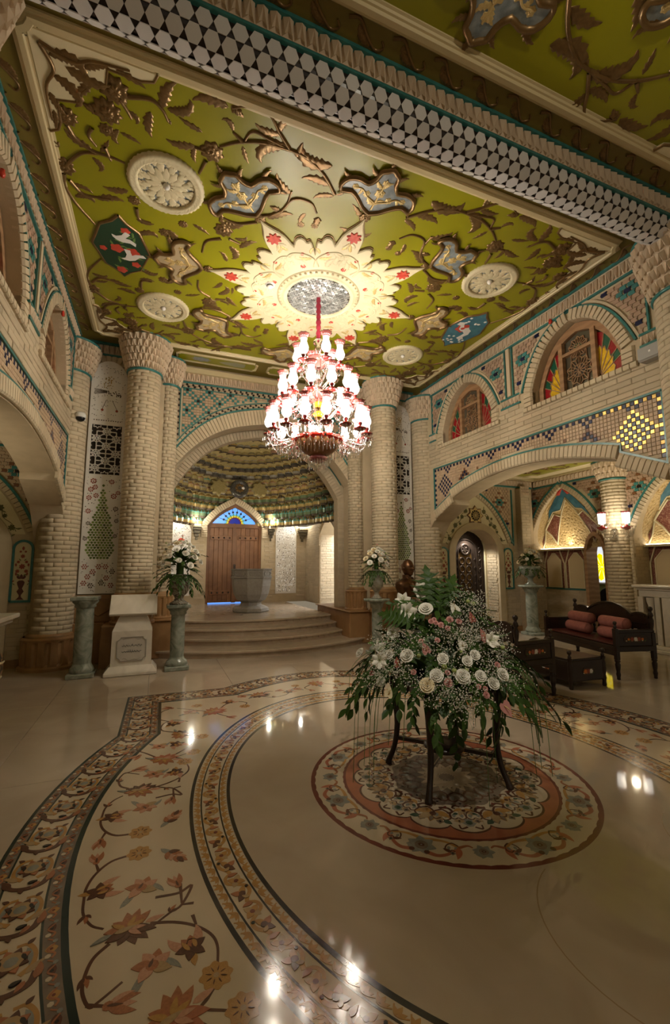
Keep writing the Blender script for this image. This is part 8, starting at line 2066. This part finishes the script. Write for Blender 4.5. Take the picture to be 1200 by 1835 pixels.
def gyp(parent, O_, n, fn, name='babys_breath', s0=.0045):
    b = MB(); bs = MB()
    for k in range(n):
        c, m = fn()
        for j in range(m):
            q = c+Vector((rr.gauss(0, .028), rr.gauss(0, .028), rr.gauss(0, .024)))-O_; s = s0*rr.uniform(.7, 1.35)
            b.add([q+Vector(v)*s for v in ((1,0,0),(-1,0,0),(0,1,0),(0,-1,0),(0,0,1),(0,0,-1))], [(0,2,4),(2,1,4),(1,3,4),(3,0,4),(2,0,5),(1,2,5),(3,1,5),(0,3,5)])
            if j % 5 == 0: e = (c-O_)*.92; d = (q-e); sd_ = d.orthogonal().normalized()*.0008; bs.add([e+sd_, e-sd_, q-sd_, q+sd_], [(0, 1, 2, 3)])
    o = b.build(name, M['gyp'], parent); o['kind'] = 'stuff'; o = bs.build(name+'_stems', M['leafl'], parent); o['kind'] = 'stuff'
cl_ = [(1.62,2.30,.80),(1.70,2.24,.74),(1.50,2.45,.80),(1.45,2.50,.88),(1.58,2.33,.74),(1.80,2.22,.82),(1.95,2.24,.86),(1.90,2.40,1.05),(1.80,2.45,1.05),(1.98,2.50,1.10),(2.05,2.55,1.18),(2.12,2.6,1.24),(2.15,2.62,1.10),(1.40,2.60,.82),(1.72,2.35,.95),(1.85,2.35,.99),(2.1,2.45,1.0),(2.2,2.5,.92),(2.05,2.35,.92),(2.25,2.5,.85),(2.1,2.3,.8),(1.6,2.5,1.0),(1.5,2.75,1.0),(1.45,2.7,.96),(2.15,2.65,1.28),(2.0,2.6,1.2),(1.68,2.22,.70),(1.35,2.68,.78),(2.4,2.7,.85),(2.3,2.65,1.0)]
gyp(fa, O, 460, lambda: (Vector(rr.choice(cl_))+Vector((rr.gauss(0, .05), rr.gauss(0, .05), rr.gauss(0, .04))), 9))

# ------------------------------------------------------------------ vases and their bouquets
def bouquet(label, loc, R_, hgt, n, seed, parent=None):
    f = thing('bouquet', label, 'flowers', loc); r = random.Random(seed)
    b = MB(); b.lathe([(.03, -.05), (R_*.14, .03), (R_*.16, hgt*.24), (R_*.12, hgt*.45), (0, hgt*.5)], 12, wob=lambda a, z: 1+.12*sin(4*a+z*30)); b.build('leaf_core', M['leafd'], f)
    for k in range(n):                     # blooms over the camera-side half
        a = -pi/2+((k*.618) % 1-.5)*3.7; q = (k+.5)/n; el = .05+1.35*q**.9
        p = Vector((R_*.84*cos(el)*cos(a), R_*.84*cos(el)*sin(a), hgt*.16+hgt*.76*sin(el)))
        place(ROSE if k % 5 else ROSEC, 'rose', f, aim(p, Vector((p.x, p.y-.1, p.z*.8)), r.uniform(.040, .056), r.uniform(0, 6)))
    for k in range(26):
        a = r.uniform(0, 2*pi); z = r.uniform(.0, hgt*.7); place(SPR[k % 3], 'leaf_spray', f, aimx(Vector((R_*.3*cos(a), R_*.3*sin(a), z)), Vector((cos(a), sin(a), r.uniform(-.3, .9))), R_*r.uniform(.5, .72), r.uniform(-.6, .6)))
    for k in range(60):
        a = r.uniform(0, 2*pi); el = r.uniform(-.1, 1.5); d = Vector((cos(el)*cos(a), cos(el)*sin(a), sin(el))); place(BLADE, 'leaf_blade', f, aimx(Vector((d.x*R_*.3, d.y*R_*.3, hgt*.2+d.z*hgt*.3)), d+Vector((r.uniform(-.4, .4), r.uniform(-.4, .4), r.uniform(-.3, .3))), R_*r.uniform(.35, .55), r.uniform(-1, 1)))
    for k in range(18):
        a = 2*pi*k/18; place(SPR[1], 'leaf_spray', f, aimx(Vector((R_*.25*cos(a), R_*.25*sin(a), .02)), Vector((cos(a), sin(a), r.uniform(-.25, .05))), R_*r.uniform(.75, .95), r.uniform(-.4, .4)))
    for k in range(6):
        a = r.uniform(0, 2*pi); place(BUD, 'green_bud', f, aim(Vector((R_*.7*cos(a), R_*.7*sin(a), hgt*r.uniform(.5, .9))), (cos(a), sin(a), 1), .02))
    place(BUDP, 'brown_bud', f, aim(Vector((.02, 0, hgt*1.08)), (0, 0, 1), .028)); b = MB(); b.tube([(0, 0, hgt*.6), (.02, 0, hgt*1.07)], .005, 5); b.build('stem', M['leafl'], f)
    return f
t = thing('marble_urn', 'round green and brown marble urn on the pedestal before the thin left column', 'vase', (.335, 7.14, .94))
b = MB(); b.lathe([(0, 0), (.13, 0), (.135, .02), (.08, .05), (.06, .09), (.075, .12), (.115, .16), (.145, .22), (.152, .28), (.14, .34), (.10, .39), (.085, .42), (.10, .445), (.08, .445), (.06, .40), (0, .40)], 32); b.build('urn_body', mat('urn_marble', (.32,.30,.23), .15, nscale=9, col2=(.13,.10,.075), wave='DIAGONAL', distort=9), t)
bouquet('round bouquet of white roses in the marble urn left of the steps', (.335, 7.14, 1.36), .36, .56, 26, 1)
t = thing('glass_vase', 'bulbous pale glass vase on the pedestal beside the bronze bust', 'vase', (3.57, 6.95, .94))
b = MB(); b.lathe([(0, 0), (.085, 0), (.09, .015), (.05, .05), (.035, .10), (.06, .14), (.11, .21), (.12, .28), (.10, .36), (.065, .43), (.06, .48), (.075, .50), (.06, .50), (.05, .46), (0, .42)], 28); b.build('vase_body', mat('smoky_glass', (.42,.40,.33), .06, nscale=8, col2=(.22,.20,.15), distort=2, coat=.6), t)
bouquet('bouquet of white roses in the glass vase beside the bronze bust', (3.57, 6.95, 1.40), .27, .44, 20, 5)
t = thing('footed_bowl', 'footed marble bowl on the tall pedestal in the aisle corner', 'vase', (7.72, 7.58, 1.07))
b = MB(); b.lathe([(0, 0), (.12, 0), (.125, .02), (.06, .06), (.05, .14), (.09, .18), (.17, .24), (.215, .33), (.225, .42), (.20, .42), (.18, .33), (0, .26)], 28); b.build('bowl_body', M['gmarb'], t)
bouquet('bouquet of white flowers in the footed bowl in the aisle corner', (7.72, 7.58, 1.47), .30, .42, 14, 9)
